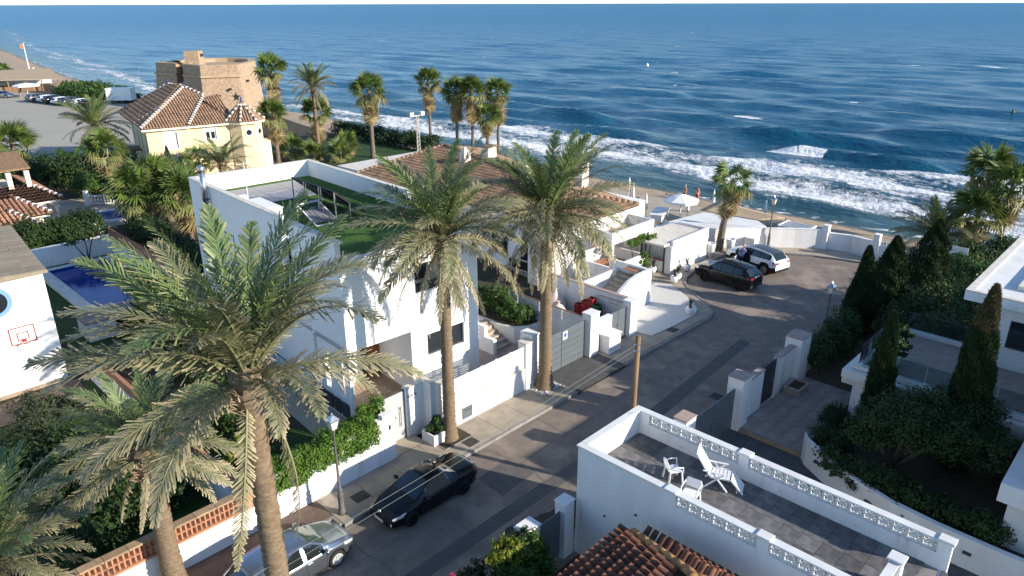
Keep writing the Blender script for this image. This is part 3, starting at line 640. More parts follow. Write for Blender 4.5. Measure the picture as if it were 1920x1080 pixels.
def digits(parent, txt, s, t, z, h, m):
    cu = bpy.data.curves.new('numerals', 'FONT'); cu.body = txt; cu.size = h*1.35; cu.extrude = .008; cu.materials.append(M[m])
    o = bpy.data.objects.new('numerals', cu); COL.objects.link(o)
    dg = bpy.context.evaluated_depsgraph_get(); me = bpy.data.meshes.new_from_object(o.evaluated_get(dg)); bpy.data.objects.remove(o)
    q = bpy.data.objects.new('numerals', me); COL.objects.link(q); q.parent = parent; bb = BASE[parent.name]; q.location = (s-bb[0], t-bb[1], z-bb[2]); q.rotation_euler = (PI/2, 0, 0); return q
digits(w, '420 b', -3.6, 2.85, 2.05, .17, 'dark_metal')
o = thing('planter_box', 'white masonry planter box with a clipped round bush beside the gate', 'planter', -2.9, 1.95)
b = MB(); b.box(-3.35, -2.3, 1.45, 1.53, .12, .62); b.box(-3.35, -2.3, 2.2, 2.28, .12, .62); b.box(-3.35, -3.27, 1.53, 2.2, .12, .62); b.box(-2.38, -2.3, 1.53, 2.2, .12, .62); b.build('box', 'stucco', o); MB().box(-3.27, -2.38, 1.53, 2.2, .12, .55).build('soil', 'earth', o)
w = thing('screened_wall', 'white street wall with white louvred screen panels and grey letter box', 'wall', .6, 2.1)
MB().box(-1.75, 3.0, 2.0, 2.22, 0, 1.26).build('wall', 'stucco', w); MB().box(-1.75, 3.0, 1.97, 2.25, 1.26, 1.31).build('coping', 'coping', w)
for k in range(5):
    s0 = -1.7+k*.94; f = MB().box(s0, s0+.05, 2.06, 2.14, 1.31, 2.5).box(s0+.86, s0+.91, 2.06, 2.14, 1.31, 2.5).build('screen', 'slat_white', w)
    for q in range(10): MB().box(s0+.055, s0+.855, 2.085, 2.105, 1.34+q*.116, 1.43+q*.116).build('slat', 'slat_white', f)
o = MB().box(-1.2, -.6, 1.955, 2.0, .3, .88).build('letter_box', 'grey_metal', bevel=.008); setp(o, 'square grey letter box set low in the white street wall', 'letter box'); MB().box(-1.1, -.7, 1.948, 1.955, .72, .76).build('slot', 'dark_metal', o)
pillar(3.0, 3.55, 1.95, 2.5, 2.66, 'white gate pillar joining the louvred screens beside the tall palm'); pillar(3.6, 4.1, 2.1, 2.9, 2.85, 'taller white gate pillar next to the grey garage gate', cap='stucco')
g = thing('garage_gate', 'wide grey sliding garage gate with a no parking sign', 'gate', 6, 2.3)
for k, (a, c_) in enumerate(((4.15, 6.02), (6.05, 7.95))): MB().box(a, c_, 2.25, 2.31, .12, 2.25).build('leaf', 'grey_metal', g, bevel=.006)
for z in (.45, .8, 1.15, 1.5, 1.85): MB().box(4.15, 7.95, 2.242, 2.25, z, z+.012).build('rail_line', 'dark_metal', g)
MB().box(4.1, 7.97, 2.22, 2.34, .1, .12).build('track', 'iron', g)
o = MB().box(6.1, 6.45, 2.225, 2.24, 1.7, 2.15).build('no_parking_sign', 'sign_white', bevel=.004); setp(o, 'white sign with a blue no parking disc on the garage gate', 'sign')
dk = MB().lathe(0, 0, [(.12, 0), (.12, .006)], 20).add([], []).build('disc', 'sign_blue', H); dk.parent = o; dk.matrix_local = Matrix.Translation((0, -.012, .25)) @ Matrix.Rotation(PI/2, 4, 'X')
pillar(8.0, 8.75, 1.9, 2.5, 2.62, 'thick white gate pillar between the garage gate and the utility box', cap='stucco')
pillar(11.6, 12.3, 1.85, 2.4, 2.3, 'white end pillar with a small blue street number plate by the gravel', cap='stucco')
o = MB().box(11.85, 12.1, 1.835, 1.85, 2.05, 2.15).build('number_plate', 'sign_blue'); setp(o, 'tiny blue plate high on the end pillar', 'sign'); MB().box(11.88,12.07,1.829,1.835,2.08,2.12).build('mark','sign_white',o)
w = thing('utility_wall', 'short white wall behind the meter cabinet', 'wall', 9.4, 2.1); MB().box(8.75, 10.1, 2.05, 2.3, 0, 1.9).build('wall', 'stucco', w); MB().box(8.75, 10.1, 2.02, 2.33, 1.9, 1.95).build('coping', 'stucco', w)
MB().box(9.3, 9.8, 2.02, 2.05, 1.15, 1.6).build('meter_door', 'white_plastic', w, bevel=.005)
o = thing('utility_box', 'white concrete utility cabinet with grey door on the pavement', 'cabinet', 9.5, 1.6)
MB().box(9.0, 10.05, 1.35, 2.0, .12, 1.12).build('cabinet', 'stucco', o, bevel=.015); MB().box(8.96, 10.09, 1.3, 2.02, 1.12, 1.19).build('lid', 'stucco', o, bevel=.015); MB().box(9.12, 9.93, 1.325, 1.35, .38, 1.02).build('door', 'stucco_villa', o, bevel=.006); MB().box(9.86, 9.89, 1.312, 1.325, .6, .72).build('latch', 'dark_metal', o)
g = thing('yard_door', 'dark grey metal door of the bin yard beside the end pillar', 'door', 10.9, 2.2); MB().box(10.13, 10.8, 2.15, 2.2, .12, 1.95).build('leaf', 'grey_metal', g, bevel=.005); MB().box(10.83, 11.58, 2.15, 2.2, .12, 1.95).build('leaf', 'grey_metal', g, bevel=.005); MB().box(10.72, 10.77, 2.12, 2.15, 1.0, 1.15).build('handle', 'steel', g)
w = thing('yard_wall', 'white wall of the bin yard running back from the street', 'wall', 12, 5); MB().box(12.05, 12.28, 2.4, 9.0, 0, 2.2).build('wall', 'stucco', w); MB().box(12.02, 12.31, 2.4, 9.0, 2.2, 2.25).build('coping', 'stone_cap', w)
w = thing('divider_wall', 'low white wall with grey metal sheeting between courtyard and bin yard', 'wall', 8.5, 5); MB().box(8.3, 8.5, 2.5, 9.5, 0, 1.55).build('wall', 'stucco', w)
for k in range(4): MB().box(8.38, 8.42, 2.55+k*1.7, 4.2+k*1.7, 1.55, 2.15).build('sheet', 'stucco_villa', w)
MB().box(8.36, 8.44, 2.5, 9.4, 2.15, 2.19).build('rail', 'copper', w)
# courtyard stair and raised garden bed
o = thing('garden_steps', 'pale stone garden steps with a stepped white side wall', 'steps', 6, 7)
for k in range(6): MB().box(5.0, 6.3, 6.2+k*.34, 6.54+k*.34+.02, 0, .17*(k+1)).build('step', 'beige_paving', o, bevel=.012)
MB().box(4.75, 5.0, 6.0, 6.7, 0, .9).box(4.75, 5.0, 6.7, 7.5, 0, 1.5).box(4.75, 5.0, 7.5, 8.6, 0, 2.1).build('side_wall', 'stucco', o, bevel=.01)
w = thing('garden_bed', 'curved white retaining wall of the raised shrub bed beside the steps', 'retaining wall', 7.2, 7)
pts = [(6.32, 8.6), (6.32, 7.2), (6.6, 6.2), (7.2, 5.7), (8.25, 5.6), (8.25, 10.5), (6.32, 10.5)]
MB().prism(pts, 0, 1.0).build('wall', 'stucco', w); MB().prism([(6.5, 8.6), (6.5, 7.2), (6.75, 6.35), (7.3, 5.9), (8.1, 5.8), (8.1, 10.3), (6.5, 10.3)], .95, 1.08).build('soil', 'earth', w)
# brick lattice wall
w = thing('lattice_wall', 'white street wall topped by terracotta lattice brickwork', 'wall', -16, 2.1)
MB().box(-26, -11.13, 2.0, 2.22, 0, 1.2).build('wall', 'stucco', w); MB().box(-26, -11.13, 1.97, 2.25, 1.2, 1.28).build('base_course', 'brick', w)
for s0 in (-12.35, -26): MB().box(-11.6 if s0 > -20 else s0, -11.14 if s0 > -20 else s0+.4, 1.99, 2.23, 1.28, 1.85).build('pier', 'brick', w)
bm = MB().box(-.035, .035, -.1, .1, 0, .245).mesh('brick', 'brick'); s = -11.72
while s > -20:
    for k in range(2): inst('brick', bm, w, (s, 2.11, 1.285+k*.285), (0, 0, R(28)))
    s -= .165
MB().box(-20, -11.6, 2.02, 2.2, 1.53, 1.57).build('middle_course', 'brick', w)
for k in range(13): MB().box(-11.15-k*.72-.71, -11.15-k*.72, 1.94, 2.28, 1.855, 1.93).build('cap_tile', 'brick_cap', w, bevel=.008)
w = thing('party_wall', 'low white wall with brick back running into the garden from the lattice wall', 'wall', -11.2, 6)
MB().box(-11.5, -11.3, 2.3, 19, 0, 1.05).build('wall', 'stucco', w); MB().box(-11.29, -11.12, 2.3, 19, 0, 1.5).build('brick_back', 'brick', w)
# ---------------------------------------------------------------- terrace house across the street
Bz, Tz = 4.4, 3.45
B = thing('terrace_house', 'white flat-roofed house with a roof terrace behind patterned block parapets', 'house', -2.3, -12)
b = MB(); b.box(-4, -.55, -17.2, -6.9, 0, Tz-.05)
b.box(-4, -3.82, -10.3, -6.9, Tz-.05, Bz-.06); b.box(-3.82, -.55, -7.08, -6.9, Tz-.05, Bz-.06); b.box(-.73, -.55, -7.5, -7.08, Tz-.05, Bz-.06)
b.box(-4, -3.84, -17.0, -10.3, Tz-.05, 3.93); b.box(-.71, -.55, -17.2, -7.5, Tz-.05, 3.93)
for s0, t0 in ((-4, -10.62), (-4, -13.55), (-.73, -11.3), (-.73, -17.2), (-4, -17.0)): b.box(s0-.006, s0+.186, t0, t0+.34, 3.93, Bz-.06)
b.build('wall', 'stucco', B)
c = MB(); c.box(-4.05, -3.77, -17.05, -6.85, Bz-.06, Bz); c.box(-3.77, -.5, -7.13, -6.85, Bz-.06, Bz); c.box(-.78, -.5, -17.25, -7.13, Bz-.06, Bz)
c.build('coping', 'stucco_villa', B, bevel=.01)
for s0, t0 in ((-4.08, -10.66), (-4.08, -13.6), (-.8, -11.35), (-.8, -17.25)): MB().box(s0, s0+.34, t0, t0+.42, Bz, Bz+.05).build('pier_cap', 'stucco_villa', B, bevel=.01)
def blockmesh():
    q = MB(); h = .195; w_ = .03
    for a, b2, c2, d2 in ((-h, h, 0, w_), (-h, h, .35-w_, .35), (-h, -h+w_, w_, .35-w_), (h-w_, h, w_, .35-w_)): q.box(-.05, .05, a, b2, c2, d2)
    for k in range(8):
        a = k*PI/4+.0; ca, sa = math.cos(a), math.sin(a); q.bar((0, ca*.02, .175+sa*.02), (0, ca*.155, .175+sa*.155), .07, .026 if k % 2 else .032)
    q.box(-.03, .03, -.02, .02, .155, .195)
    return q.mesh('breeze_block', 'stucco_villa')
bk = blockmesh()
def blocks(s, t0, n, step=-.395):
    for i in range(n): inst('breeze_block', bk, B, (s, t0+step*(i+.5), 3.96))
blocks(-3.92, -10.64, 7); blocks(-3.92, -13.57, 8); blocks(-.63, -7.52, 9); blocks(-.63, -11.32, 14)
MB().box(-3.82, -.73, -17.0, -7.08, Tz-.05, Tz-.02).build('terrace_bed', 'kerb', B)
tm = MB().box(-.292, .292, -.292, .292, 0, .03); tm = tm.mesh('floor_tile', 'terrace_tile')
for i in range(5):
    for j in range(16): inst('floor_tile', tm, B, (-3.45+i*.595+ .05, -7.45-j*.595, Tz-.02))
MB().box(-3.82, -2.5, -16.36, -16.2, Tz-.02, 3.93).box(-2.5, -2.18, -16.45, -16.13, Tz-.02, Bz+.02).build('stair_head', 'stucco', B); MB().box(-3.82, -2.5, -16.4, -16.16, Bz-.06, Bz-.005).build('stair_coping', 'stucco_villa', B); MB().box(-2.55, -2.13, -16.5, -16.08, Bz+.02, Bz+.08).build('pier_cap', 'stucco_villa', B, bevel=.01)
for i in range(3): inst('breeze_block', bk, B, (-2.72-.4*i, -16.28, 3.96), (0, 0, PI/2))
MB().box(-2.9, -.72, -17.25, -17.1, Tz-.5, Tz).build('end_step', 'terrace_tile', B)
for k in range(4): MB().box(-1.6, -.75, -17.2-.3*(k+1), -17.2-.3*k, 0, Tz-.18*(k+1)).build('stair', 'stucco', B)
for t0, z0 in ((-9.3, 2.9), (-14.6, 2.6), (-8.1, 2.2)): vp = MB().lathe(0, 0, [(.035, -.03), (.035, .06)], 8).build('vent_pipe', 'dark_metal', H); vp.parent = B; vp.matrix_local = Matrix.Translation((-4.02+2.3, t0+12, z0)) @ Matrix.Rotation(PI/2, 4, 'Y')
for s0, t0 in ((-3.81, -8.6), (-.74, -8.9), (-.74, -12.5), (-.74, -14.8)): MB().box(s0-.005, s0+.015, t0, t0+.1, 3.62, 3.67).build('outlet', 'stucco_villa', B)
pillar(-4.6, -4.1, -6.9, -6.45, 2.3, 'white gate pillar standing against the corner of the terrace house', cap='stucco')
g = thing('side_gate', 'plain grey metal gate beside the terrace house corner', 'gate', -5.2, -6.7); MB().box(-5.85, -4.62, -6.72, -6.66, .08, 1.95).build('leaf', 'grey_metal', g, bevel=.006); MB().box(-5.8, -5.7, -6.76, -6.72, 1.0, 1.1).build('lock', 'steel', g)
pillar(-6.6, -5.9, -6.95, -6.45, 2.35, 'stepped white gate pillar beside the yellow-green hedge', cap='stucco')
o = MB().box(-6.0, -5.88, -7.0, -6.955, 1.35, 1.6).build('light_box', 'steel', bevel=.005); setp(o, 'small metal box on the stepped gate pillar', 'box'); MB().box(-5.99,-5.89,-7.008,-7.0,1.5,1.55).build('slot','dark_metal',o)
w = thing('patterned_wall', 'low white wall with patterned openwork panels behind the street hedge', 'wall', -8.5, -6.7)
MB().box(-16, -6.6, -6.8, -6.62, 0, .85).build('wall', 'stucco', w); MB().box(-16, -6.6, -6.84, -6.58, 1.32, 1.4).build('coping', 'stucco_villa', w)
for i in range(22): inst('breeze_block', bk, w, (-6.85-i*.4, -6.71, .91), (0, 0, PI/2))
# ---------------------------------------------------------------- tiled house beside it
T_ = thing('tiled_house', 'small house with a dark weathered barrel tile roof below the terrace wall', 'house', -8, -12)
MB().box(-13, -5.3, -15.6, -10.4, 0, 3.0).build('wall', 'stucco', T_)
tile_roof(T_, [(-13.4,-9.85,3.05), (-4.95,-9.85,3.05), (-6.2,-12.6,4.0), (-13.4,-12.6,4.0)], 'tile_dark', .235, .4, True, thick=.12, under='tile_valley')
tile_roof(T_, [(-4.95,-9.85,3.05), (-4.95,-15.4,3.05), (-6.2,-12.6,4.0)], 'tile_dark', .235, .4, True, thick=.12, under='tile_valley')
tile_roof(T_, [(-4.95,-15.4,3.05), (-13.4,-15.4,3.05), (-13.4,-12.6,4.0), (-6.2,-12.6,4.0)], 'tile_dark', .235, .4, thick=.12, under='tile_valley')
for p, q in (((-4.95,-9.85,3.12), (-6.2,-12.6,4.07)), ((-6.2,-12.6,4.07), (-13.4,-12.6,4.07)), ((-4.95,-15.4,3.12), (-6.2,-12.6,4.07))): ridge(T_, p, q, .13, 'tile_ridge')
# ---------------------------------------------------------------- gates of the villa across the street
pillar(2.55, 3.3, -7.2, -6.6, 2.45, 'white gate pillar with brown stone cap nearest the terrace house', cap='stone_cap')
g = thing('driveway_gate', 'dark grey double driveway gate of the villa', 'gate', 5.2, -7)
for a, c_ in ((3.33, 5.1), (5.13, 6.95)): MB().box(a, c_, -7.03, -6.97, .06, 2.1).build('leaf', 'grey_metal', g, bevel=.006)
MB().box(5.0, 5.04, -7.08, -7.03, .9, 1.2).build('handle', 'steel', g)
pillar(7.0, 7.8, -7.35, -6.6, 2.62, 'broad white gate pillar with brown stone cap at the villa patio', cap='stone_cap')
w = thing('patio_wall', 'white patio wall with brown coping either side of the dark pedestrian gate', 'wall', 10.5, -7)
MB().box(7.83, 9.5, -7.15, -6.9, 0, 2.1).box(11.0, 12.75, -7.15, -6.9, 0, 2.15).build('wall', 'stucco', w); MB().box(7.83, 9.5, -7.2, -6.85, 2.1, 2.16).box(11.0, 12.75, -7.2, -6.85, 2.15, 2.21).build('coping', 'stone_cap', w)
g = thing('pedestrian_gate', 'dark pedestrian gate in the villa patio wall', 'gate', 10.2, -7); MB().box(9.53, 10.97, -7.06, -7.0, .1, 2.15).build('leaf', 'dark_metal', g, bevel=.006); MB().box(10.75, 10.8, -7.12, -7.06, 1.0, 1.12).build('handle', 'steel', g)
pillar(12.8, 13.9, -7.45, -6.6, 2.6, 'large white gate pillar with brown stone cap against the dark hedge', cap='stone_cap')
pt = sheet('patio', [(7.2,-7.2),(14,-7.2),(14,-10.4),(7.2,-10.4)], .1, 'kerb')
sm = MB().box(-.295, .295, -.295, .295, 0, .03).mesh('paving_stone', 'stone_paving')
for i in range(11):
    for j in range(5): inst('paving_stone', sm, pt, (7.55+i*.6, -7.55-j*.6, .1))
MB().box(7.0, 7.2, -10.3, -7.4, 0, .13).build('step_edge', 'brick_cap', pt, bevel=.01)
o = thing('stone_planter', 'small square stone basin in the patio corner', 'planter', 12.2, -7.7)
b = MB(); b.box(11.6,12.8,-7.42,-7.32,.13,.5); b.box(11.6,12.8,-8.12,-8.02,.13,.5); b.box(11.6,11.7,-8.02,-7.42,.13,.5); b.box(12.7,12.8,-8.02,-7.42,.13,.5); b.build('rim', 'stone_cap', o, bevel=.01); MB().box(11.7,12.7,-8.02,-7.42,.13,.4).build('soil', 'earth', o)
w = thing('planter_wall', 'curved white retaining wall of the shaded villa garden along the driveway', 'retaining wall', 5.5, -13)
cp = [(7.0,-10.25),(6.6,-10.55),(5.9,-11.7),(5.25,-12.9),(4.75,-14.4),(4.55,-16),(4.5,-18),(4.6,-22)]
for p, q in zip(cp, cp[1:]): MB().prism([p, q, (q[0]+.22, q[1]+.05), (p[0]+.22, p[1]+.05)], -.05, 1.2).build('wall', 'stucco_villa', w)
for p in ((6.2,-11.2), (5.0,-13.6), (4.55,-17)): MB().box(p[0]-.12, p[0]+.1, p[1]-.13, p[1]+.13, .62, .7).build('recessed_light', 'dark_metal', w)
sheet('garden_bed_soil', [(a+.15, c_) for a, c_ in cp]+[(20,-22),(20,-10.4),(7.2,-10.4)], .75, 'earth')
sheet('garden_bed_soil', [(13.95,-7.5),(34,-7.2),(34,-22),(20,-22),(20,-10.4),(13.95,-10.4)], .12, 'earth')
# ---------------------------------------------------------------- villa on the right
V = thing('villa', 'white modern villa with columned terrace, glass balustrade and flat overhanging roof', 'villa', 15, -14)
MB().box(10.1, 16.4, -17.2, -10.3, 2.72, 3.1).build('terrace_slab', 'stucco_villa', V, bevel=.015)
MB().box(10.14, 16.36, -17.16, -10.34, 2.45, 2.72).build('beam', 'coping', V)
MB().box(10.4, 16.3, -17, -10.7, 3.1, 3.13).build('terrace_floor', 'stone_paving', V)
for s, t in ((10.25,-11.0), (15.9,-10.6), (10.25,-16.4)): MB().box(s, s+.55, t-.35, t+.2, .1, 2.45).build('column', 'stucco_villa', V, bevel=.01)
MB().box(10.4, 10.75, -17, -10.6, 3.13, 3.3).box(10.75, 16.2, -10.95, -10.6, 3.13, 3.3).box(15.9, 16.2, -17, -10.95, 3.13, 3.3).build('balustrade_kerb', 'stucco_villa', V)
for k in range(5): MB().box(10.55, 10.57, -12.15-k*1.25, -10.95-k*1.25, 3.3, 4.15).build('glass_pane', 'glass', V)
for k in range(4): MB().box(10.7+k*1.35, 12.0+k*1.35, -10.78, -10.76, 3.3, 4.15).build('glass_pane', 'glass', V)
for k in range(4): MB().box(16.05, 16.07, -12.2-k*1.25, -11.0-k*1.25, 3.3, 4.15).build('glass_pane', 'glass', V)
b = MB(); wally(b, 14.9, 15.1, -24, -14.2, 0, 6.0, [(-16.9, -15.2, 4.1, 5.35), (-16.2, -14.6, .3, 2.3)]); b.box(15.1, 24.5, -14.4, -14.2, 0, 6.0); b.build('wall', 'stucco_villa', V)
window(V, -16.9, -15.2, 14.95, 4.1, 5.35, axis='y', muntin=1); MB().box(14.82, 14.95, -17, -15.1, 4.03, 4.1).build('sill', 'coping', V)
MB().box(14.3, 25.4, -25, -13.4, 6.0, 6.4).build('roof', 'stucco_villa', V, bevel=.015)
b = MB(); b.box(14.3, 25.4, -13.7, -13.4, 6.4, 6.47); b.box(14.3, 14.6, -25, -13.7, 6.4, 6.47); b.box(15.9, 25.4, -15.4, -15.0, 6.4, 6.6); b.box(15.9, 16.3, -25, -15.4, 6.4, 6.6); b.build('roof_kerb', 'coping', V)
MB().box(16.3, 25.4, -25, -15.4, 6.4, 6.48).build('roof_gravel', 'kerb', V)
MB().box(5.2, 12, -26, -17.3, 2.6, 3.3).build('porch_roof', 'stucco_villa', V); MB().box(5.6, 12, -26, -17.6, 0, 2.6).build('porch_wall', 'stucco_villa', V); MB().box(5.6, 14.9, -27, -17.9, 3.3, 6.0).build('shade_storey', 'stucco_villa', V); MB().box(5.2, 14.9, -27.4, -17.6, 6.0, 6.4).build('shade_roof', 'stucco_villa', V)  # storey and roof above the porch: out of view, added to shade the garden
o = thing('square_planter', 'white square planter with a dark palm bush on the villa terrace', 'planter', 12.0, -11.6, 3.13); 
MB().prism([(11.65,-11.95),(12.35,-11.95),(12.35,-11.25),(11.65,-11.25)], 3.13, 3.85).build('pot', 'white_plastic', o, bevel=.015); MB().box(11.7,12.3,-11.9,-11.3,3.85,3.86).build('soil','earth',o)
# ---------------------------------------------------------------- beach restaurant with the tiled roof
Q = thing('beach_house', 'white beachside house with a weathered barrel tile roof and pale chimneys behind the palms', 'house', 18, 20)
b = MB(); b.box(15.6, 25, 10.2, 33, 0, 4.2); b.box(14.2, 15.6, 10.0, 12.2, 0, 3.9); b.build('wall', 'stucco', Q)
MB().box(15.3, 24.8, 33, 36.5, 0, 4.4).build('annex', 'stucco', Q); MB().box(15.3, 24.8, 33.02, 36.5, 4.4, 4.5).build('annex_roof', 'coping', Q)
e1, rz, ez = 15.0, 6.1, 4.25
tile_roof(Q, [(e1, 9.6, ez), (e1, 33.3, ez), (22.6, 30.2, rz), (19.3, 13.6, 5.3)], 'tile_old', .26, .45)
tile_roof(Q, [(e1, 9.6, ez), (19.3, 13.6, 5.3), (23.3, 9.6, ez)], 'tile_old', .26, .45)
tile_roof(Q, [(23.3, 9.6, ez), (19.3, 13.6, 5.3), (22.6, 30.2, rz), (29.5, 33.3, ez)], 'tile_old', .26, .45)
tile_roof(Q, [(29.5, 33.3, ez), (22.6, 30.2, rz), (e1, 33.3, ez)], 'tile_old', .26, .45)
for p, q in (((19.3,13.6,5.38),(22.6,30.2,rz+.08)), ((e1,9.6,ez+.08),(19.3,13.6,5.38)), ((19.3,13.6,5.38),(23.3,9.6,ez+.08)), ((e1,33.3,ez+.08),(22.6,30.2,rz+.08))): ridge(Q, p, q, .15, 'tile_old')
mat('pink_stucco', (.74,.62,.55), (.68,.56,.5), 1, .85, .15, 40)
for s, t, w_, z1, peak in ((20.2, 25.6, .75, 6.3, True), (22.2, 25.0, 1.0, 6.7, False), (22.3, 14.8, .8, 7.1, False), (19.0, 17.5, .7, 6.3, True)):
    ch = MB().box(s, s+w_, t-w_*.8, t, 4.6, z1).build('chimney', 'pink_stucco', Q)
    if peak:
        MB().add([(s-.06,t-w_*.8-.06,z1),(s+w_+.06,t-w_*.8-.06,z1),(s+w_+.06,t+.06,z1),(s-.06,t+.06,z1),(s+w_/2,t-w_*.4,z1+.6)], [(0,1,4),(1,2,4),(2,3,4),(3,0,4),(3,2,1,0)]).build('cap', 'pink_stucco', ch)
        MB().box(s+.25, s+.5, t-w_*.8-.01, t-w_*.8+.05, z1-.35, z1-.1).build('vent_hole', 'dark_room', ch)
    else: MB().box(s-.07, s+w_+.07, t-w_*.8-.07, t+.07, z1, z1+.1).build('cap', 'tile_old', ch)
for t0 in (12.6, 15.5, 18.5, 22, 25.5): window(Q, t0, t0+1.6, 15.56, .9, 2.4, axis='y', muntin=1, fm='frame_dark')
for t0 in (27.5, 30): window(Q, t0, t0+1.1, 15.56, 3.2, 3.9, axis='y', muntin=0, fm='wood')
MB().box(15.4, 15.6, 12.6, 15.2, .2, .8).build('dark_vent', 'dark_room', Q)
# balconies and outer stair
def terrace_box(o, s0, s1, t0, t1, z0, z1, m='stucco'):
    b = MB(); b.box(s0, s1, t0, t0+.16, z0, z1); b.box(s0, s0+.16, t0+.16, t1, z0, z1); b.box(s1-.16, s1, t0+.16, t1, z0, z1); b.build('parapet', m, o); MB().box(s0+.16, s1-.16, t0+.16, t1, z0, z0+.1).build('floor', 'beige_paving', o)
o = thing('upper_balcony', 'white balcony box with a planted trough at the end of the beach house', 'balcony', 21, 9)
terrace_box(o, 18.0, 23.0, 8.0, 10.15, 2.75, 3.55); MB().box(18.3, 22.8, 9.3, 10.15, 2.4, 2.75).build('slab', 'stucco', o); MB().box(18.2, 18.4, 8.1, 8.3, 0, 2.75).box(22.6, 22.8, 8.1, 8.3, 0, 2.75).build('post', 'stucco', o)
o = thing('lower_balcony', 'white lower terrace box with terracotta floor beside the curved stair wall', 'balcony', 18.5, 8.5)
terrace_box(o, 16.6, 20.6, 7.0, 9.9, .9, 1.75); MB().box(16.7, 20.5, 7.1, 9.9, 0, .9).build('base', 'stucco', o); MB().box(17, 20.2, 7.3, 9.7, 1.0, 1.03).build('terracotta_floor', 'brick', o)
o = thing('stair_wall', 'white sculpted stair wall with a sloping curved top beside the gravel', 'stair', 15.2, 5.2)
prof = [(12.6, 0), (12.6, 1.0), (12.9, 1.45), (13.5, 1.9), (14.3, 2.25), (15.2, 2.42), (16.7, 2.45), (16.7, 0)]
b = MB(); vs = [(s, 3.9, z) for s, z in prof]+[(s, 4.12, z) for s, z in prof]; n = len(prof); b.add(vs, [tuple(range(n)), tuple(range(n, 2*n))[::-1]]+[(i, i+n, (i+1) % n+n, (i+1) % n) for i in range(n)]); b.box(16.48, 16.7, 4.12, 7.0, 0, 2.42); b.build('wall', 'stucco', o)
for k in range(9): MB().box(12.8+k*.4, 13.2+k*.4, 4.12, 6.2, 0, .2*(k+1)).build('step', 'beige_paving', o, bevel=.01)
MB().box(12.4, 16.48, 6.2, 6.4, 0, 2.0).build('inner_wall', 'stucco', o)
MB().prism([(16.0,4.13),(16.47,4.13),(16.47,5.6),(16.0,5.6)], 2.2, 2.26).build('tile_patch', 'brick', o)
# ---------------------------------------------------------------- beach bar and its roofs
Q = thing('beach_bar', 'low white beach bar with flat roofs and a serving hatch', 'bar', 25, 7)
b = MB(); wally(b, 22.2, 22.4, 5.9, 8.6, 0, 2.1, [(6.5, 8.3, 1.0, 2.0)]); b.box(22.4, 27.2, 5.9, 6.1, 0, 2.45); b.box(22.4, 27.2, 8.4, 8.6, 0, 2.1); b.box(27.0, 27.2, 6.1, 8.4, 0, 2.45); b.build('wall', 'stucco', Q)
MB().box(22.7, 22.8, 6.2, 8.3, 0, 2.1).build('interior', 'stucco_villa', Q)
MB().prism([(21.6,6.15),(26.8,6.15),(26.8,8.9),(21.4,9.1)], 2.15, 2.3).build('roof', 'coping', Q, bevel=.01)
MB().box(22.05, 22.25, 6.4, 8.4, .95, 1.0).build('counter', 'wood', Q); MB().box(22.1, 22.18, 6.42, 6.5, 0, 2.1).box(22.1, 22.18, 8.3, 8.38, 0, 2.1).build('hatch_post', 'dark_metal', Q)
Q2 = thing('beach_canopy', 'long flat pale canopy roof beside the beach bar', 'canopy', 29, 8)
MB().prism([(25.0,10.2),(27.25,6.15),(29.0,7.3),(31.5,5.5),(33.2,4.2),(34.4,5.6),(33.5,9.9),(28.6,10.6)], 1.5, 1.6).build('roof', 'stucco_villa', Q2, bevel=.01)
for p in ((28.2,10.3),(33.2,9.6),(34.1,5.7)): MB().tube([(*p, 0), (*p, 1.5)], .07, 8).build('post', 'slat_white', Q2)
o = thing('shade_sail', 'tan shade awning stretched over the beach terrace', 'awning', 33, 6); b = MB()
P4 = [(33.6,10.4), (37.6,10.8), (36.2,4.0), (34.3,5.2)]
for i in range(9):
    for j in range(9):
        u, v = i/8, j/8; p = [(P4[0][k]*(1-u)+P4[1][k]*u)*(1-v)+(P4[3][k]*(1-u)+P4[2][k]*u)*v for k in (0, 1)]; b.v.append((p[0], p[1], 1.66-.12*math.sin(PI*u)*math.sin(PI*v)))
b.f = [(i*9+j, i*9+j+1, (i+1)*9+j+1, (i+1)*9+j) for i in range(8) for j in range(8)]; sh = b.build('sail', 'tan_fabric', o, True); sh.modifiers.new('thick', 'SOLIDIFY').thickness = .02
for p in P4[1:3]: MB().tube([(*p, -.6), (*p, 1.66)], .05, 8).build('post', 'pole_wood', o)
o = thing('pergola', 'white beam pergola over the beach end of the promenade wall', 'pergola', 35.5, 2)
for k in range(4): MB().box(34.6+k*.5, 34.7+k*.5, 1.6, 3.8, 1.4, 1.5).build('beam', 'slat_white', o)
for p in ((34.5,3.7),(36.3,3.7),(35.2,1.6),(36.3,1.6)): MB().box(p[0], p[0]+.12, p[1], p[1]+.12, -.5, 1.5).build('post', 'slat_white', o)
MB().box(34.5, 36.4, 1.5, 1.6, 1.4, 1.52).box(34.5, 36.4, 3.8, 3.9, 1.4, 1.52).build('side_beam', 'slat_white', o)
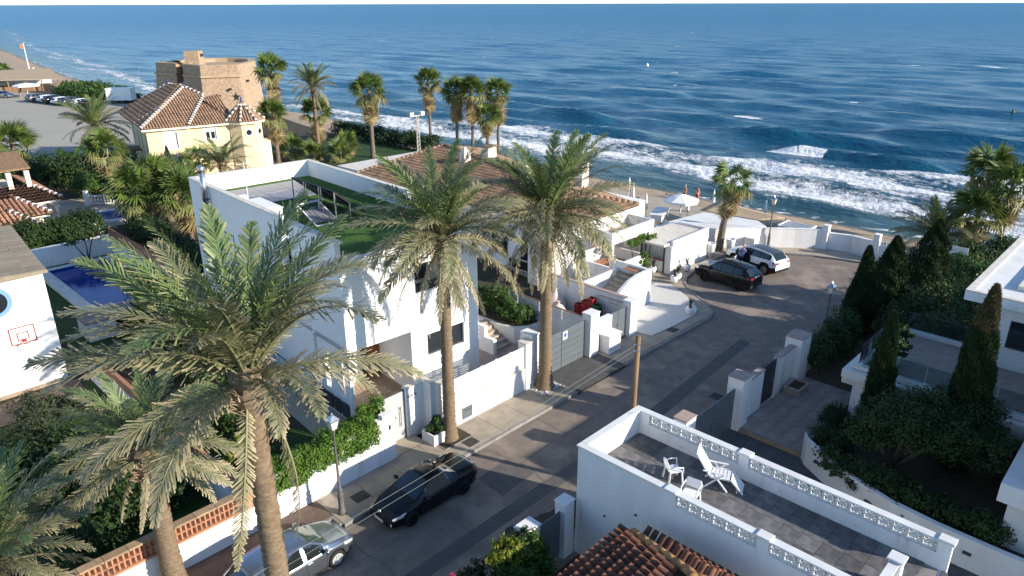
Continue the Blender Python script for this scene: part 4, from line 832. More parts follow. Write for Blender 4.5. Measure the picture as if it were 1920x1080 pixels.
# promenade wall and its piers
def wallpath(o, pts, th, h, m='stucco'):
    for p, q in zip(pts, pts[1:]):
        d = Vector((q[0]-p[0], q[1]-p[1])).normalized(); nn = Vector((-d.y, d.x))*th
        MB().prism([p, q, (q[0]+nn.x, q[1]+nn.y), (p[0]+nn.x, p[1]+nn.y)], -.6, h).build('wall', m, o); MB().prism([(p[0]-nn.x*.1,p[1]-nn.y*.1), (q[0]-nn.x*.1,q[1]-nn.y*.1), (q[0]+nn.x*1.1, q[1]+nn.y*1.1), (p[0]+nn.x*1.1, p[1]+nn.y*1.1)], h, h+.05).build('coping', m, o)
w = thing('promenade_wall', 'curving white wall between the turning circle and the beach', 'wall', 33, 3)
wallpath(w, [(28.2,7.9),(29.8,6.9),(31.2,5.6),(32.6,4.2),(34.2,2.3),(35.5,.55)], -.22, 1.6); wallpath(w, [(35.5,.25),(36.0,-1.4),(35.7,-3.2)], .22, 1.35)
for s, t in ((35.5,.4),(35.7,-3.3)): MB().box(s-.25, s+.25, t-.22, t+.22, -.5, 2.0).build('pier', 'stucco', w, bevel=.01)
MB().box(31.2, 32.0, 4.1, 4.9, 0, 1.0).build('buttress', 'stucco', w)
g = thing('beach_gate', 'white patterned beach gate beside the cypress hedge', 'gate', 35.8, -4.2)
MB().box(35.5, 35.6, -5.4, -3.55, -.1, 1.2).build('leaf', 'stucco', g)
for i in range(4): inst('breeze_block', bk, g, (35.55, -3.8-i*.42, 1.22))
for (s, t, n_) in ((36.4,-6.2,6), (33.5,-9.6,6)):
    o = thing('board_fence', ['white corrugated fence panel by the beach path' , 'white corrugated fence panel below the fan palms'][s < 35], 'fence', s, t)
    for i in range(n_*4): MB().box(s-.02+(i % 2)*.015, s+.02+(i % 2)*.015, t-.12*(i+1), t-.12*i-.004, -.3, 2.0).build('board', 'slat_white', o)
    MB().box(s+.04, s+.09, t-n_*.48, t, .3, .4).box(s+.04, s+.09, t-n_*.48, t, 1.5, 1.6).build('rail', 'slat_white', o)
# curved bench
o = thing('curved_bench', 'curved white masonry bench on the restaurant terrace', 'bench', 22, 8.4); b = MB(); n = 12; poly = []
for r_ in (1.5, 1.1):
    ring = [(22.2+r_*math.cos(PI*.55+PI*.85*i/n), 9.3+r_*math.sin(PI*.55+PI*.85*i/n)) for i in range(n+1)]; poly = poly+(ring if r_ == 1.5 else ring[::-1])
for i in range(n): b.prism([poly[i], poly[i+1], poly[2*n-i], poly[2*n+1-i]], .05, 1.0)
b.build('bench', 'stucco', o); MB().prism([(22.2+1.05*math.cos(PI*.55+PI*.85*i/n), 9.3+1.05*math.sin(PI*.55+PI*.85*i/n)) for i in range(n+1)]+[(22.2, 9.3)], .05, .5).build('seat', 'white_fabric', o)
# ---------------------------------------------------------------- yellow villa
Y = thing('yellow_villa', 'cream yellow villa with brown tiled hip roofs and an octagonal corner turret', 'villa', 8.3, 61.0, 0, rot=R(-13))
b = MB(); wallx(b, 0, 4.15, .5, .75, 0, 5.7, [(1.55, 2.95, 3.5, 5.2)]); wallx(b, 4.15, 8.8, 1.0, 1.25, 0, 5.7, [(5.85, 7.05, 3.95, 5.25)]); b.box(4.15-.25, 4.15, .75, 1.25, 0, 5.7)
wally(b, -.0, .25, .75, 13, 0, 5.7, [(1.2, 2.2, 2.8, 4.9), (4.5, 5.5, 2.8, 4.9)]); b.box(8.55, 8.8, 1.25, 13, 0, 5.7); b.box(0, 8.8, 12.8, 13, 0, 5.7); b.build('wall', 'cream', Y)
MB().box(-.45, 4.3, .05, .5, 5.55, 5.85).box(4.3, 9.0, .5, 1.0, 5.5, 5.8).box(-.5, 0, .5, 13.4, 5.55, 5.85).build('eave', 'cream_pale', Y)
f = window(Y, 1.55, 2.95, .62, 3.5, 5.2, fm='shutter', gm='shutter', muntin=0, fw=.1); f = window(Y, 5.85, 7.05, 1.1, 3.95, 5.25, fm='shutter', muntin=1, fw=.14); MB().box(5.85, 7.05, 1.06, 1.1, 4.85, 5.25).build('roller_blind', 'shutter', f)
for x0, x1, y_, z0, z1 in ((1.4, 3.1, .44, 3.35, 5.35), (5.7, 7.2, .94, 3.8, 5.4)): MB().box(x0, x0+.14, y_, y_+.06, z0, z1).box(x1-.14, x1, y_, y_+.06, z0, z1).box(x0+.14, x1-.14, y_, y_+.06, z1-.14, z1).box(x0+.14, x1-.14, y_, y_+.06, z0, z0+.14).build('surround', 'stucco', Y)
for y0 in (1.2, 4.5): window(Y, y0, y0+1, .08, 2.8, 4.9, axis='y', fm='shutter', muntin=0)
MB().lathe(0, 0, [(.95, 0), (.95, .05)], 20).build('oval_panel', 'coping', Y).matrix_local = Matrix.Translation((-.03, 8.2, 4.2)) @ Matrix.Rotation(-PI/2, 4, 'Y') @ Matrix.Diagonal((1.4, .7, 1, 1))
MB().box(-1.4, 0, 6.5, 9.5, 2.6, 2.75).build('porch_hood', 'tile_old', Y)
ap = (5.7, 8.5, 9.1); ap2 = (4.6, 12.3, 9.1)
tile_roof(Y, [(-.5,0,5.85), (4.2,0,5.85), (7.3,6.2,8.1), ap], 'tile_old', .30, .5)
tile_roof(Y, [(-.5,0,5.85), ap, ap2, (-.9,14,5.85)], 'tile_old', .30, .5)
tile_roof(Y, [(4.3,.45,5.8), (9.2,.45,5.8), (9.2,7.5,8.1), (7.4,6.8,7.9)], 'tile_old', .30, .5)
tile_roof(Y, [(9.2,14,5.85), (-.9,14,5.85), ap2], 'tile_old', .30, .5)
tile_roof(Y, [(9.2,.45,5.8), (9.2,14,5.85), ap2, ap], 'tile_old', .30, .5)
for p, q in (((-.5,0,5.95), ap), (ap, ap2), ((4.2,0,5.95), (7.3,6.2,8.2)), ((7.3,6.2,8.2), ap), ((-.9,14,5.95), ap2)): ridge(Y, p, q, .17, 'tile_old', .5, 'stucco')
for i in range(3):
    u = .28+i*.25; ridge(Y, tuple(Vector((-.5,0,5.92)).lerp(Vector((-.9,14,5.92)), u)), tuple(Vector((-.5,0,5.9)).lerp(Vector((-.9,14,5.9)), u)+Vector((3.6*(1-abs(u-.5)),.3,2.0*(1-abs(u-.5))))), .12, 'tile_old', .5, 'stucco')
for p in (ap, ap2, (1.9, 3.3, 7.1), (10.3, 1.6, 7.75)): MB().lathe(p[0], p[1], [(.09, p[2]), (.14, p[2]+.12), (.05, p[2]+.22), (.11, p[2]+.34), (.02, p[2]+.6)], 8).build('finial', 'glaze_blue', Y, True)
oc = [(10.3+1.9*math.cos(R(22.5+45*i)), 1.6+1.9*math.sin(R(22.5+45*i))) for i in range(8)]
MB().prism(oc, 0, 5.6).build('turret', 'cream', Y); oe = [(10.3+2.3*math.cos(R(22.5+45*i)), 1.6+2.3*math.sin(R(22.5+45*i))) for i in range(8)]
MB().prism(oe, 5.55, 5.8).build('turret_eave', 'cream_pale', Y)
for i in range(8): tile_roof(Y, [(*oe[i], 5.8), (*oe[(i+1) % 8], 5.8), (10.3, 1.6, 7.6)], 'tile_old', .30, .5); ridge(Y, (*oe[i], 5.9), (10.3, 1.6, 7.7), .12, 'tile_old', .5, 'stucco')
for k in (5, 6):
    a = R(22.5+45*k+22.5); c_ = (10.3+1.77*math.cos(a), 1.6+1.77*math.sin(a)); mt = Matrix.Translation((c_[0], c_[1], 4.6)) @ Matrix.Rotation(a, 4, 'Z') @ Matrix.Rotation(PI/2, 4, 'Y')
    f = MB().lathe(0, 0, [(.42, 0), (.42, .08)], 20).build('round_window', 'stucco', Y); f.matrix_local = mt
    q = MB().lathe(0, 0, [(.3, .0), (.3, .1)], 20).build('pane', 'window', Y); q.parent = f
MB().box(9.0, 13, 1.5, 9, 0, 3.2).build('wing', 'cream_pale', Y); MB().box(10.2, 10.5, 2.2, 2.5, 6.4, 7.4).box(11.5, 12.3, 3.5, 4.3, 3.2, 6.2).build('chimney', 'cream_pale', Y)
o = thing('star_ornament', 'dark star-shaped ornament fixed above the villa turret', 'ornament', 19.9, 63.7, 6.6, rot=R(-50)); pts = [((.55 if i % 2 == 0 else .24)*math.cos(PI/2+PI*i/5), (.55 if i % 2 == 0 else .24)*math.sin(PI/2+PI*i/5)) for i in range(10)]
st_ = MB().prism(pts, 0, .08).build('star', 'dark_metal', o); st_.matrix_local = Matrix.Translation((0,0,1.3)) @ Matrix.Rotation(PI/2, 4, 'X'); MB().tube([(0,0,-3.6),(0,0,.8)], .05, 6).build('rod', 'iron', o)
# ---------------------------------------------------------------- the watch tower
Q = thing('watchtower', 'old horseshoe-plan stone watchtower with a small guard turret by the sea', 'tower', 42, 120)
TP = [(34.3,124.3),(35.8,118.9),(38.2,120.6),(37.6,118.2),(36.2,117.0),(36.7,110.9),(42.5,108.2),(48.9,113.8)]
for i in range(9):
    a = R(-25+i*22); TP.append((44.3+7.6*math.cos(a), 121.5+7.6*math.sin(a)))
TP += [(38.5,127.2)]
cx, cy = 43, 118.5
def taper(poly, k): return [(cx+(x-cx)*k, cy+(y-cy)*k) for x, y in poly]
def loft(b, pa, za, pb, zb):
    n = len(pa); b.add([(x, y, za) for x, y in pa]+[(x, y, zb) for x, y in pb], [(i, (i+1) % n, n+(i+1) % n, n+i) for i in range(n)])
b = MB(); loft(b, taper(TP, 1.10), -1, TP, 6.0); o = b.build('shaft', 'masonry', Q)
b = MB(); loft(b, taper(TP, 1.03), 5.9, taper(TP, 1.03), 6.25); b.quad(*[(x, y, 6.25) for x, y in taper(TP, 1.03)]); b.build('string_course', 'masonry_top', Q)
b = MB(); loft(b, taper(TP, .99), 6.2, taper(TP, .98), 8.0); b.build('parapet', 'masonry', Q)
b = MB(); loft(b, taper(TP, .98), 8.0, taper(TP, .80), 8.0); loft(b, taper(TP, .80), 8.0, taper(TP, .80), 7.3); b.quad(*[(x, y, 7.3) for x, y in taper(TP, .80)]); b.build('roof_walk', 'masonry_top', Q)
b = MB(); loft(b, [(37.6,119.0),(39.6,117.2),(41.6,119.2),(39.8,121.2)], 7, [(37.8,119.1),(39.6,117.5),(41.3,119.2),(39.7,120.9)], 10.0); b.quad((37.8,119.1,10),(39.6,117.5,10),(41.3,119.2,10),(39.7,120.9,10)); b.build('guard_turret', 'masonry', Q)
MB().box(40.4, 40.8, 117.9, 118.4, 9.0, 9.5).build('turret_window', 'dark_room', Q)
for p in ((40.5, 108.6, 3.9), (44.5, 109.6, 5.0), (38.8, 109.6, 2.8)): MB().cbox(p[0], p[1]-.3, p[2], .3, .5, .35).build('loophole', 'dark_room', Q)
# ---------------------------------------------------------------- white house with the basketball hoop
Q = thing('hoop_house', 'plain white house with a stone tiled flat roof and a basketball hoop on its wall', 'house', -15, 24)
MB().box(-24, -12.25, 19.95, 29.5, 0, 5.85).build('wall', 'stucco_clean', Q)
rf = MB().add([(-24.2,19.75,5.85),(-12.05,19.75,5.85),(-11.6,29.6,5.95),(-24.2,29.6,6.6),(-24.2,19.75,6.5),(-12.05,19.75,5.98),(-11.6,29.6,6.08),(-24.2,29.6,6.9)], [(3,2,1,0),(4,5,6,7),(0,1,5,4),(1,2,6,5),(2,3,7,6),(3,0,4,7)]).build('roof', 'stone_roof', Q)
rgx = random.Random(3); sm2 = {}
for j in range(19):
    s = -12.1-.1+(-.045*0); x = -12.1+.045*j
    k = 0
    while x > -18.5:
        w_ = rgx.choice((.7, .85, 1.0)); key = w_
        if key not in sm2: sm2[key] = MB().box(-key+.012, 0, 0, .5, 0, .035).mesh('roof_slate', 'stone_roof')
        zz = 5.985+(-12.05-x)*.0428+.1*(j/19)
        inst('roof_slate', sm2[key], Q, (x, 19.78+j*.515, zz), (rgx.uniform(-.01, .02), R(2.45), 0)); x -= w_
MB().box(-24, -12.15, 19.86, 19.94, 0, .18).build('plinth', 'brown_tile', Q)
fr = MB().lathe(0, 0, [(.75, 0), (.75, .1)], 28).build('round_window', 'pale_blue', H); fr.parent = Q; fr.matrix_local = Matrix.Translation((-14.5+15, 19.95-24, 4.9)) @ Matrix.Rotation(PI/2, 4, 'X')
q = MB().lathe(0, 0, [(.55, 0), (.55, .12)], 28).build('pane', 'window', H); q.parent = fr
o = thing('basketball_hoop', 'basketball hoop with a red outlined backboard on the white wall', 'basketball hoop', -13.7, 19.8, 2.4)
b = MB()
for x0, x1, z0, z1, w_ in ((-14.25, -13.15, 2.55, 3.45, .05), (-13.95, -13.45, 2.75, 3.15, .045)): b.box(x0, x1, 19.9, 19.92, z0, z0+w_); b.box(x0, x1, 19.9, 19.92, z1-w_, z1); b.box(x0, x0+w_, 19.9, 19.92, z0+w_, z1-w_); b.box(x1-w_, x1, 19.9, 19.92, z0+w_, z1-w_)
MB().box(-14.27, -13.13, 19.92, 19.945, 2.53, 3.47).build('backboard', 'white_plastic', o); b.build('board_lines', 'red_paint', o)
MB().tube([(-13.7+.225*math.cos(2*PI*i/20), 19.62+.225*math.sin(2*PI*i/20), 2.72) for i in range(21)], .014, 6, False).box(-13.78, -13.62, 19.83, 19.9, 2.66, 2.78).build('rim', 'red_paint', o)
b = MB()
for i in range(12):
    a = 2*PI*i/12
    for dk in (1, -1): b.tube([(-13.7+(.225-.09*k/4)*math.cos(a+dk*k*.13), 19.62+(.225-.09*k/4)*math.sin(a+dk*k*.13), 2.71-k*.11) for k in range(5)], .007, 3, False)
b.build('net', 'net', o)
# pool
Q = thing('swimming_pool', 'deep blue rectangular swimming pool with pale stone coping', 'pool', -6, 33)
b = MB(); b.box(-8.9,-8.2,27.6,38.6,0,.3); b.box(-4.4,-3.7,27.6,38.6,0,.3); b.box(-8.2,-4.4,38.0,38.6,0,.3); b.box(-8.2,-4.4,27.6,28.2,0,.3); b.build('coping', 'coping', Q, bevel=.02)
MB().box(-8.2,-4.4,28.2,38.0,0,.02).build('basin', 'blue_tile', Q); MB().box(-8.2,-8.17,28.2,38,.02,.28).box(-4.43,-4.4,28.2,38,.02,.28).box(-8.17,-4.43,37.97,38,.02,.28).box(-8.17,-4.43,28.2,28.23,.02,.28).build('tile_band', 'blue_tile', Q); MB().box(-8.17,-4.43,28.23,37.97,.1,.16).build('water', 'pool_water', Q)
w = thing('pool_wall', 'white wall with red screen fencing around the pool garden', 'wall', -4, 36); MB().box(-9.5,-3.2,39.9,40.1,0,1.5).box(-3.4,-3.2,26,39.9,0,1.2).build('wall', 'stucco', w)
for k in range(8): MB().box(-3.33,-3.27,26.05+k*1.73,27.72+k*1.73,1.2,2.1).build('screen', 'brick', w)
o = thing('pump_house', 'low white pump house with a dark opening at the end of the pool', 'shed', -8, 24.6); b = MB(); wallx(b, -10, -7.3, 23.8, 23.95, 0, 1.1, [(-8.5,-7.5,.1,.9)]); b.box(-10,-7.3,23.95,25.6,.95,1.1); b.box(-10,-9.85,23.95,25.6,0,.95); b.build('wall', 'stucco', o); MB().box(-8.5,-7.5,24.1,24.15,.1,.9).build('opening', 'dark_room', o); MB().box(-10.1,-7.2,23.7,25.7,1.1,1.18).build('slab', 'stone_paving', o)
# ---------------------------------------------------------------- beige villa at the edge
Q = thing('arcade_villa', 'cream villa with orange barrel tile roofs and an arched colonnade', 'villa', -8, 52)
MB().box(-16, -5.3, 49, 60, 0, 3.0).build('wall', 'cream_pale', Q)
for i, (s0, t0, z) in enumerate(((-3.9, 47.9, 3.1), (-5.6, 45.0, 2.7), (-6.7, 42.6, 2.3))):
    tile_roof(Q, [(s0-9, t0, z), (s0, t0, z), (s0-1.6, t0+3.2, z+.9), (s0-9, t0+3.2, z+.9)], 'tile', .34, .5, pieces=(i == 0))
    tile_roof(Q, [(s0, t0, z), (s0, t0+9, z), (s0-1.6, t0+9, z+.9), (s0-1.6, t0+3.2, z+.9)], 'tile', .34, .5)
    MB().box(s0-9, s0-.1, t0+.1, t0+.35, z-.25, z-.02).box(s0-.35, s0-.1, t0+.35, t0+8.8, z-.25, z-.02).build('cornice', 'stucco', Q)
    ridge(Q, (s0, t0, z+.1), (s0-1.6, t0+3.2, z+1), .15, 'tile', .5, 'stucco')
    if i: MB().box(s0-9, s0-.5, t0+.5, t0+4, 0, z-.25).build('lower_wall', 'cream_pale', Q)
for s, t in ((-4.25,48.5),(-4.25,51),(-4.25,53.5),(-6.2,48.4)): MB().lathe(s, t, [(.24, 0), (.24, .25), (.14, .32), (.12, 2.1), (.2, 2.25), (.22, 2.4)], 12).build('column', 'stucco', Q, True)
b = MB()
for t0 in (48.5, 51.0):
    n = 10; 
    for i in range(n):
        a0, a1 = PI*i/n, PI*(i+1)/n; c0, c1 = t0+1.25-1.1*math.cos(a0), t0+1.25-1.1*math.cos(a1); h0, h1 = 1.9+.75*math.sin(a0), 1.9+.75*math.sin(a1)
        b.add([(-4.4,c0,h0),(-4.4,c1,h1),(-4.4,c1,2.9),(-4.4,c0,2.9),(-4.1,c0,h0),(-4.1,c1,h1),(-4.1,c1,2.9),(-4.1,c0,2.9)], [(0,1,2,3),(7,6,5,4),(0,4,5,1),(1,5,6,2),(2,6,7,3),(3,7,4,0)])
b.box(-4.4,-4.1,53.5,57,1.9,2.9); b.build('arch', 'cream_pale', Q)
for s0 in (-5.6, -6.9): MB().box(s0, s0+.35, 50.4, 50.75, 3.3, 5.2).build('chimney', 'cream_pale', Q)
o = thing('wood_awning', 'dark brown timber awning roof behind the cream chimneys', 'awning', -6.5, 58); MB().add([(-14,54,4.6),(-4.2,54.5,4.6),(-4.0,59,5.4),(-14,59,5.4),(-14,54,4.75),(-4.2,54.5,4.75),(-4.0,59,5.55),(-14,59,5.55)], [(3,2,1,0),(4,5,6,7),(0,1,5,4),(1,2,6,5),(2,3,7,6),(3,0,4,7)]).build('roof', 'pole_wood', o); MB().box(-4.6,-4.45,54.8,54.95,0,4.6).build('post','pole_wood',o)
sheet('villa_patio', [(-5,47.5),(3,47.5),(4,60),(-5,61)], .03, 'beige_paving')
o = thing('balustrade', 'white balustrade with turned balusters between two square posts', 'balustrade', 1.4, 56)
for s, t in ((.3,56.9),(2.6,55.0)): MB().box(s-.2,s+.2,t-.2,t+.2,0,1.4).build('post','stucco',o,bevel=.01)
for i in range(10):
    u = (i+.8)/11; s, t = .3+2.3*u, 56.9-1.9*u; MB().lathe(s, t, [(.07,.2),(.04,.3),(.09,.5),(.04,.75),(.07,.85)], 8).build('baluster','stucco',o,True)
MB().bar((.3,56.9,.9),(2.6,55,.9),.2,.1).bar((.3,56.9,.15),(2.6,55,.15),.2,.1).build('rail','stucco',o)
o = thing('round_pool', 'pale rim of a small blue garden pool beside the villa patio', 'pool', -.5, 51); MB().lathe(.3, 50.8, [(2.2,.0),(2.2,.25),(1.8,.25),(1.8,.1)], 28).build('rim','stucco',o); MB().lathe(.3, 50.8, [(1.8,.1),(1.8,.14)], 28).build('water','pool_water',o)
w = thing('dividing_wall', 'long dark garden wall behind the pool hedge', 'wall', -2, 45); MB().box(-12,-2.6,43.5,43.7,0,1.6).build('wall','stucco',w); MB().box(-12,-2.6,43.46,43.74,1.6,1.66).build('coping','coping',w)
# far beach restaurant
Q = thing('beach_restaurant', 'far open-fronted beach restaurant with a long pale canopy roof', 'restaurant', 24, 178)
MB().add([(12,176,2.7),(30,168,2.5),(36,196,2.9),(12,200,3.0),(12,176,2.82),(30,168,2.62),(36,196,3.02),(12,200,3.12)], [(3,2,1,0),(4,5,6,7),(0,1,5,4),(1,2,6,5),(2,3,7,6),(3,0,4,7)]).build('canopy', 'tan_fabric', Q)
for i in range(7): MB().box(12.3+i*2.9, 12.5+i*2.9, 176.4-i*1.3, 176.6-i*1.3, 0, 2.55).build('post', 'pole_wood', Q)
MB().box(12,34,190,192,0,2.6).build('back_wall','stucco',Q); MB().prism([(12,178),(27,171.5),(27,172.3),(12,178.8)],0,1.1).build('bar_counter','pole_wood',Q)
# ---------------------------------------------------------------- palms
rg = random.Random(21)
def frond_mesh(L, droop, seed, matn='frond', dry=.35, nl=62, ll=.5, wid=.02, twist=0.0, vee=.5):
    r = np.random.RandomState(seed); V = []; F = []; D = []
    ns = 26; pts = []; ang = 0; p = np.zeros(3); side = r.uniform(-.25, .25)
    for i in range(ns+1):
        u = i/ns; a = -droop*u**1.35; pts.append(p.copy()); d = np.array([math.cos(a), side*u*.6, math.sin(a)]); d /= np.linalg.norm(d); p = p+d*L/ns
    pts = np.array(pts); tang = np.gradient(pts, axis=0); tang /= np.linalg.norm(tang, axis=1)[:, None]
    # rachis
    for i in range(ns+1):
        w = .011*(1-i/ns)**.8+.0016; t = tang[i]; s = np.cross(t, [0, 0, 1]); s /= np.linalg.norm(s); n = np.cross(s, t)
        for k in range(3):
            a = 2*PI*k/3+PI/2; V.append(pts[i]+s*w*math.cos(a)+n*w*.7*math.sin(a)); D.append(.12+.35*dry)
    for i in range(ns):
        for k in range(3): F.append((i*3+k, i*3+(k+1) % 3, (i+1)*3+(k+1) % 3, (i+1)*3+k))
    for j in range(nl):
        u = .09+.91*(j/(nl-1)); x = u*ns; i = min(int(x), ns-1); f = x-i; c = pts[i]*(1-f)+pts[i+1]*f; t = tang[i]
        s = np.cross(t, [0, 0, 1]); s /= np.linalg.norm(s); n = np.cross(s, t)
        l = ll*(math.sin(PI*min(1, .12+u*.86))**.55)*(1.0 if u > .2 else .5+2.5*u*.9)
        dr = np.clip(dry+r.normal(0, .22)+(.25 if r.rand() < .12 else 0), 0, 1)
        for sg in (1, -1):
            lj = l*r.uniform(.75, 1.12); fw = .7+.8*u+r.normal(0, .2); up = vee*(1-u*.5)+r.normal(0, .3)
            d = s*sg*1.0+t*fw+n*up; d /= np.linalg.norm(d); sag = np.array([0, 0, -1])*lj*r.uniform(.05, .5)
            wv = np.cross(d, n); wv /= np.linalg.norm(wv)+1e-9; w = wid*r.uniform(.8, 1.2)
            b = len(V); V += [c-wv*w*.35, c+wv*w*.35, c+d*lj*.5+wv*w*.5+sag*.25, c+d*lj*.5-wv*w*.5+sag*.25, c+d*lj+sag+wv*.004, c+d*lj+sag-wv*.004]
            F += [(b, b+1, b+2, b+3), (b+3, b+2, b+4, b+5)]; D += [dr*.35, dr*.35, dr*.7, dr*.7, min(1, dr*1.25+.12), min(1, dr*1.25+.12)]
    me = npmesh('frond', np.array(V), np.array(F), matn, False); at = me.attributes.new('dry', 'FLOAT', 'POINT'); at.data.foreach_set('value', np.array(D, 'f')); return me
FR = {'up': [frond_mesh(1, d, 10+i, 'frond_young', .12, 104, .135, .0078, vee=.55) for i, d in enumerate((.6, .9, 1.25, .75))],
      'mid': [frond_mesh(1, d, 20+i, 'frond', .30, 104, .135, .0078) for i, d in enumerate((1.05, 1.35, .85, 1.55, 1.2))],
      'old': [frond_mesh(1, d, 30+i, 'frond', .58, 96, .125, .0074, vee=.12) for i, d in enumerate((.8, 1.1, 1.4))],
      'dead': [frond_mesh(1, d, 40+i, 'frond', .97, 76, .085, .0068, vee=-.3) for i, d in enumerate((.7, 1.0, .45))]}
def trunk_mesh(H_, r0, r1, seed, m, lean=(0, 0), flare=1.5, rings=.11):
    r = np.random.RandomState(seed); n = max(10, int(H_/rings)); k = 12; V = []; F = []
    for i in range(n+1):
        u = i/n; z = H_*u; rad = (r0+(r1-r0)*u)*(1+(flare-1)*math.exp(-z/.55))*(1+(.07 if i % 2 else -.04))
        for j in range(k):
            a = 2*PI*j/k; q = rad*(1+r.normal(0, .035)); V.append((lean[0]*u**1.5+q*math.cos(a), lean[1]*u**1.5+q*math.sin(a), z+r.normal(0, .012)))
    for i in range(n):
        for j in range(k): F.append((i*k+j, i*k+(j+1) % k, (i+1)*k+(j+1) % k, (i+1)*k+j))
    return npmesh('trunk', np.array(V), np.array(F), m)
boot = MB()
for i in range(60):
    a = rg.uniform(0, 2*PI); z = rg.uniform(-.75, .15); e = rg.uniform(.2, .9); r_ = .2+.12*(z+.75); d = Vector((math.cos(a)*math.cos(e), math.sin(a)*math.cos(e), math.sin(e))); p = Vector((math.cos(a)*r_, math.sin(a)*r_, z)); l = rg.uniform(.18, .55); boot.bar(p, p+d*l, .07, .025)
boot.tube([(0,0,-.9),(0,0,-.4),(0,0,.05),(0,0,.3)], [.2,.33,.36,.2], 12); BOOT = boot.mesh('leaf_bases', 'palm_bark')
def date_palm(label, s, t, H_, L, nf, seed, lean=(0, 0), lift=0, r0=.27, r1=.22, z0=0, mix_=(.28, .38, .22, .12), group=None, flare=1.5, trunk_m='palm_bark'):
    r = random.Random(seed); o = thing('date_palm', label, 'palm tree', s, t, z0, group, rot=0)
    tr = objm('trunk', trunk_mesh(H_, r0, r1, seed, trunk_m, lean, flare), o); bo = objm('leaf_bases', BOOT, o); bo.location = (lean[0], lean[1], H_); bo.scale = (r1/.22,)*3; bo['kind'] = 'stuff'
    kinds = []
    for k, f in zip(('up', 'mid', 'old', 'dead'), mix_): kinds += [k]*round(nf*f)
    ga = 2.39996; 
    for i, k in enumerate(kinds):
        az = i*ga+r.uniform(-.2, .2); u = i/len(kinds)
        el = {'up': lambda: R(r.uniform(52, 84)), 'mid': lambda: R(r.uniform(12, 55)), 'old': lambda: R(r.uniform(-22, 16)), 'dead': lambda: R(r.uniform(-72, -22))}[k]()
        l = L*{'up': r.uniform(.88, 1.08), 'mid': r.uniform(.9, 1.08), 'old': r.uniform(.88, 1.06), 'dead': r.uniform(.7, 1.05)}[k]
        q = objm('frond', r.choice(FR[k]), o); q.rotation_euler = (r.uniform(-.5, .5), -el-R(lift)*(k in ('mid', 'old')), az); q.scale = (l,)*3
        q.location = (lean[0]+.12*math.cos(az), lean[1]+.12*math.sin(az), H_+{'up': .22, 'mid': .12, 'old': -.02, 'dead': -.22}[k])
    return o
date_palm('tall date palm on the street corner opposite the lattice wall, seen against the white house', -14.4, -6.2, 10.7, 3.8, 42, 1, r0=.29, r1=.24, mix_=(.34, .40, .20, .06), lift=14)
date_palm('date palm at the kerb between the letter box and the planter box', -2.4, 1.5, 9.3, 3.9, 62, 2, mix_=(.26, .34, .20, .20))
date_palm('date palm in the white pebble pit beside the garage gate', 3.9, 1.5, 9.0, 4.2, 64, 3, r0=.30, r1=.25, mix_=(.26, .36, .20, .18), flare=1.9)
date_palm('short date palm on the pavement in front of the lattice brick wall', -14.5, 1.4, 5.3, 2.9, 44, 4, lift=8, r0=.32, r1=.27, mix_=(.3, .38, .26, .06))
date_palm('date palm rising from the shaded yard behind the lattice wall end', -18.9, .9, 4.2, 3.0, 40, 5, mix_=(.34, .4, .2, .06))
date_palm('date palm standing at the edge of the sandy car park', 8.3, 76.8, 4.3, 4.3, 44, 6, mix_=(.4, .4, .15, .05))
date_palm('small date palm in front of the yellow villa wall', 8.7, 45.1, 4.3, 3.0, 36, 7, mix_=(.4, .4, .15, .05))
date_palm('date palm with feathery grey crown rising above the villa garden', 27.5, 59.5, 8.6, 3.2, 44, 8, mix_=(.45, .35, .1, .1))
date_palm('bushy low date palm by the beach fence', 41.5, -5.8, 1.2, 3.6, 48, 9, z0=-.3, mix_=(.4, .45, .15, 0))
# fan palms
def fan_mesh(seed, dry, droop, matn='fan'):
    r = np.random.RandomState(seed); V = []; F = []; D = []; pl = .75
    for i in range(5):
        u = i/4; w = .022; z = -.10*u*u
        V += [(pl*u, -w, z), (pl*u, w, z)]; D += [dry*.6+.15]*2
    F += [(i*2, i*2+1, i*2+3, i*2+2) for i in range(4)]
    c = np.array([pl, 0, -.1]); ns = 20
    for j in range(ns):
        a = R(-118+236*j/(ns-1))+r.normal(0, .03); l = (.92-.26*abs(j/(ns-1)-.5)*2)*r.uniform(.85, 1.1); d = np.array([math.cos(a), math.sin(a), .12*math.cos(2*a)]); w = np.array([-math.sin(a), math.cos(a), 0])*.052
        dd = np.clip(dry+r.normal(0, .12), 0, 1); b = len(V); sag = np.array([0, 0, -1])
        V += [c, c+d*l*.5+w+sag*droop*.06, c+d*l*.5-w+sag*droop*.06+np.array([0, 0, .03]), c+d*l*.97+sag*(droop*.36*r.uniform(.6, 1.5))]; D += [dd*.6, dd*.8, dd*.8, min(1, dd+.25)]
        F += [(b, b+1, b+3, b+2)]
    me = npmesh('fan_leaf', np.array(V), np.array(F), matn); at = me.attributes.new('dry', 'FLOAT', 'POINT'); at.data.foreach_set('value', np.array(D, 'f')); return me
FN = {'g': [fan_mesh(60+i, .06, d) for i, d in enumerate((.5, .9, 1.2))], 'm': [fan_mesh(70+i, .42, d) for i, d in enumerate((1.2, 1.6))], 'd': [fan_mesh(80+i, .97, d) for i, d in enumerate((1.6, 2.2))]}
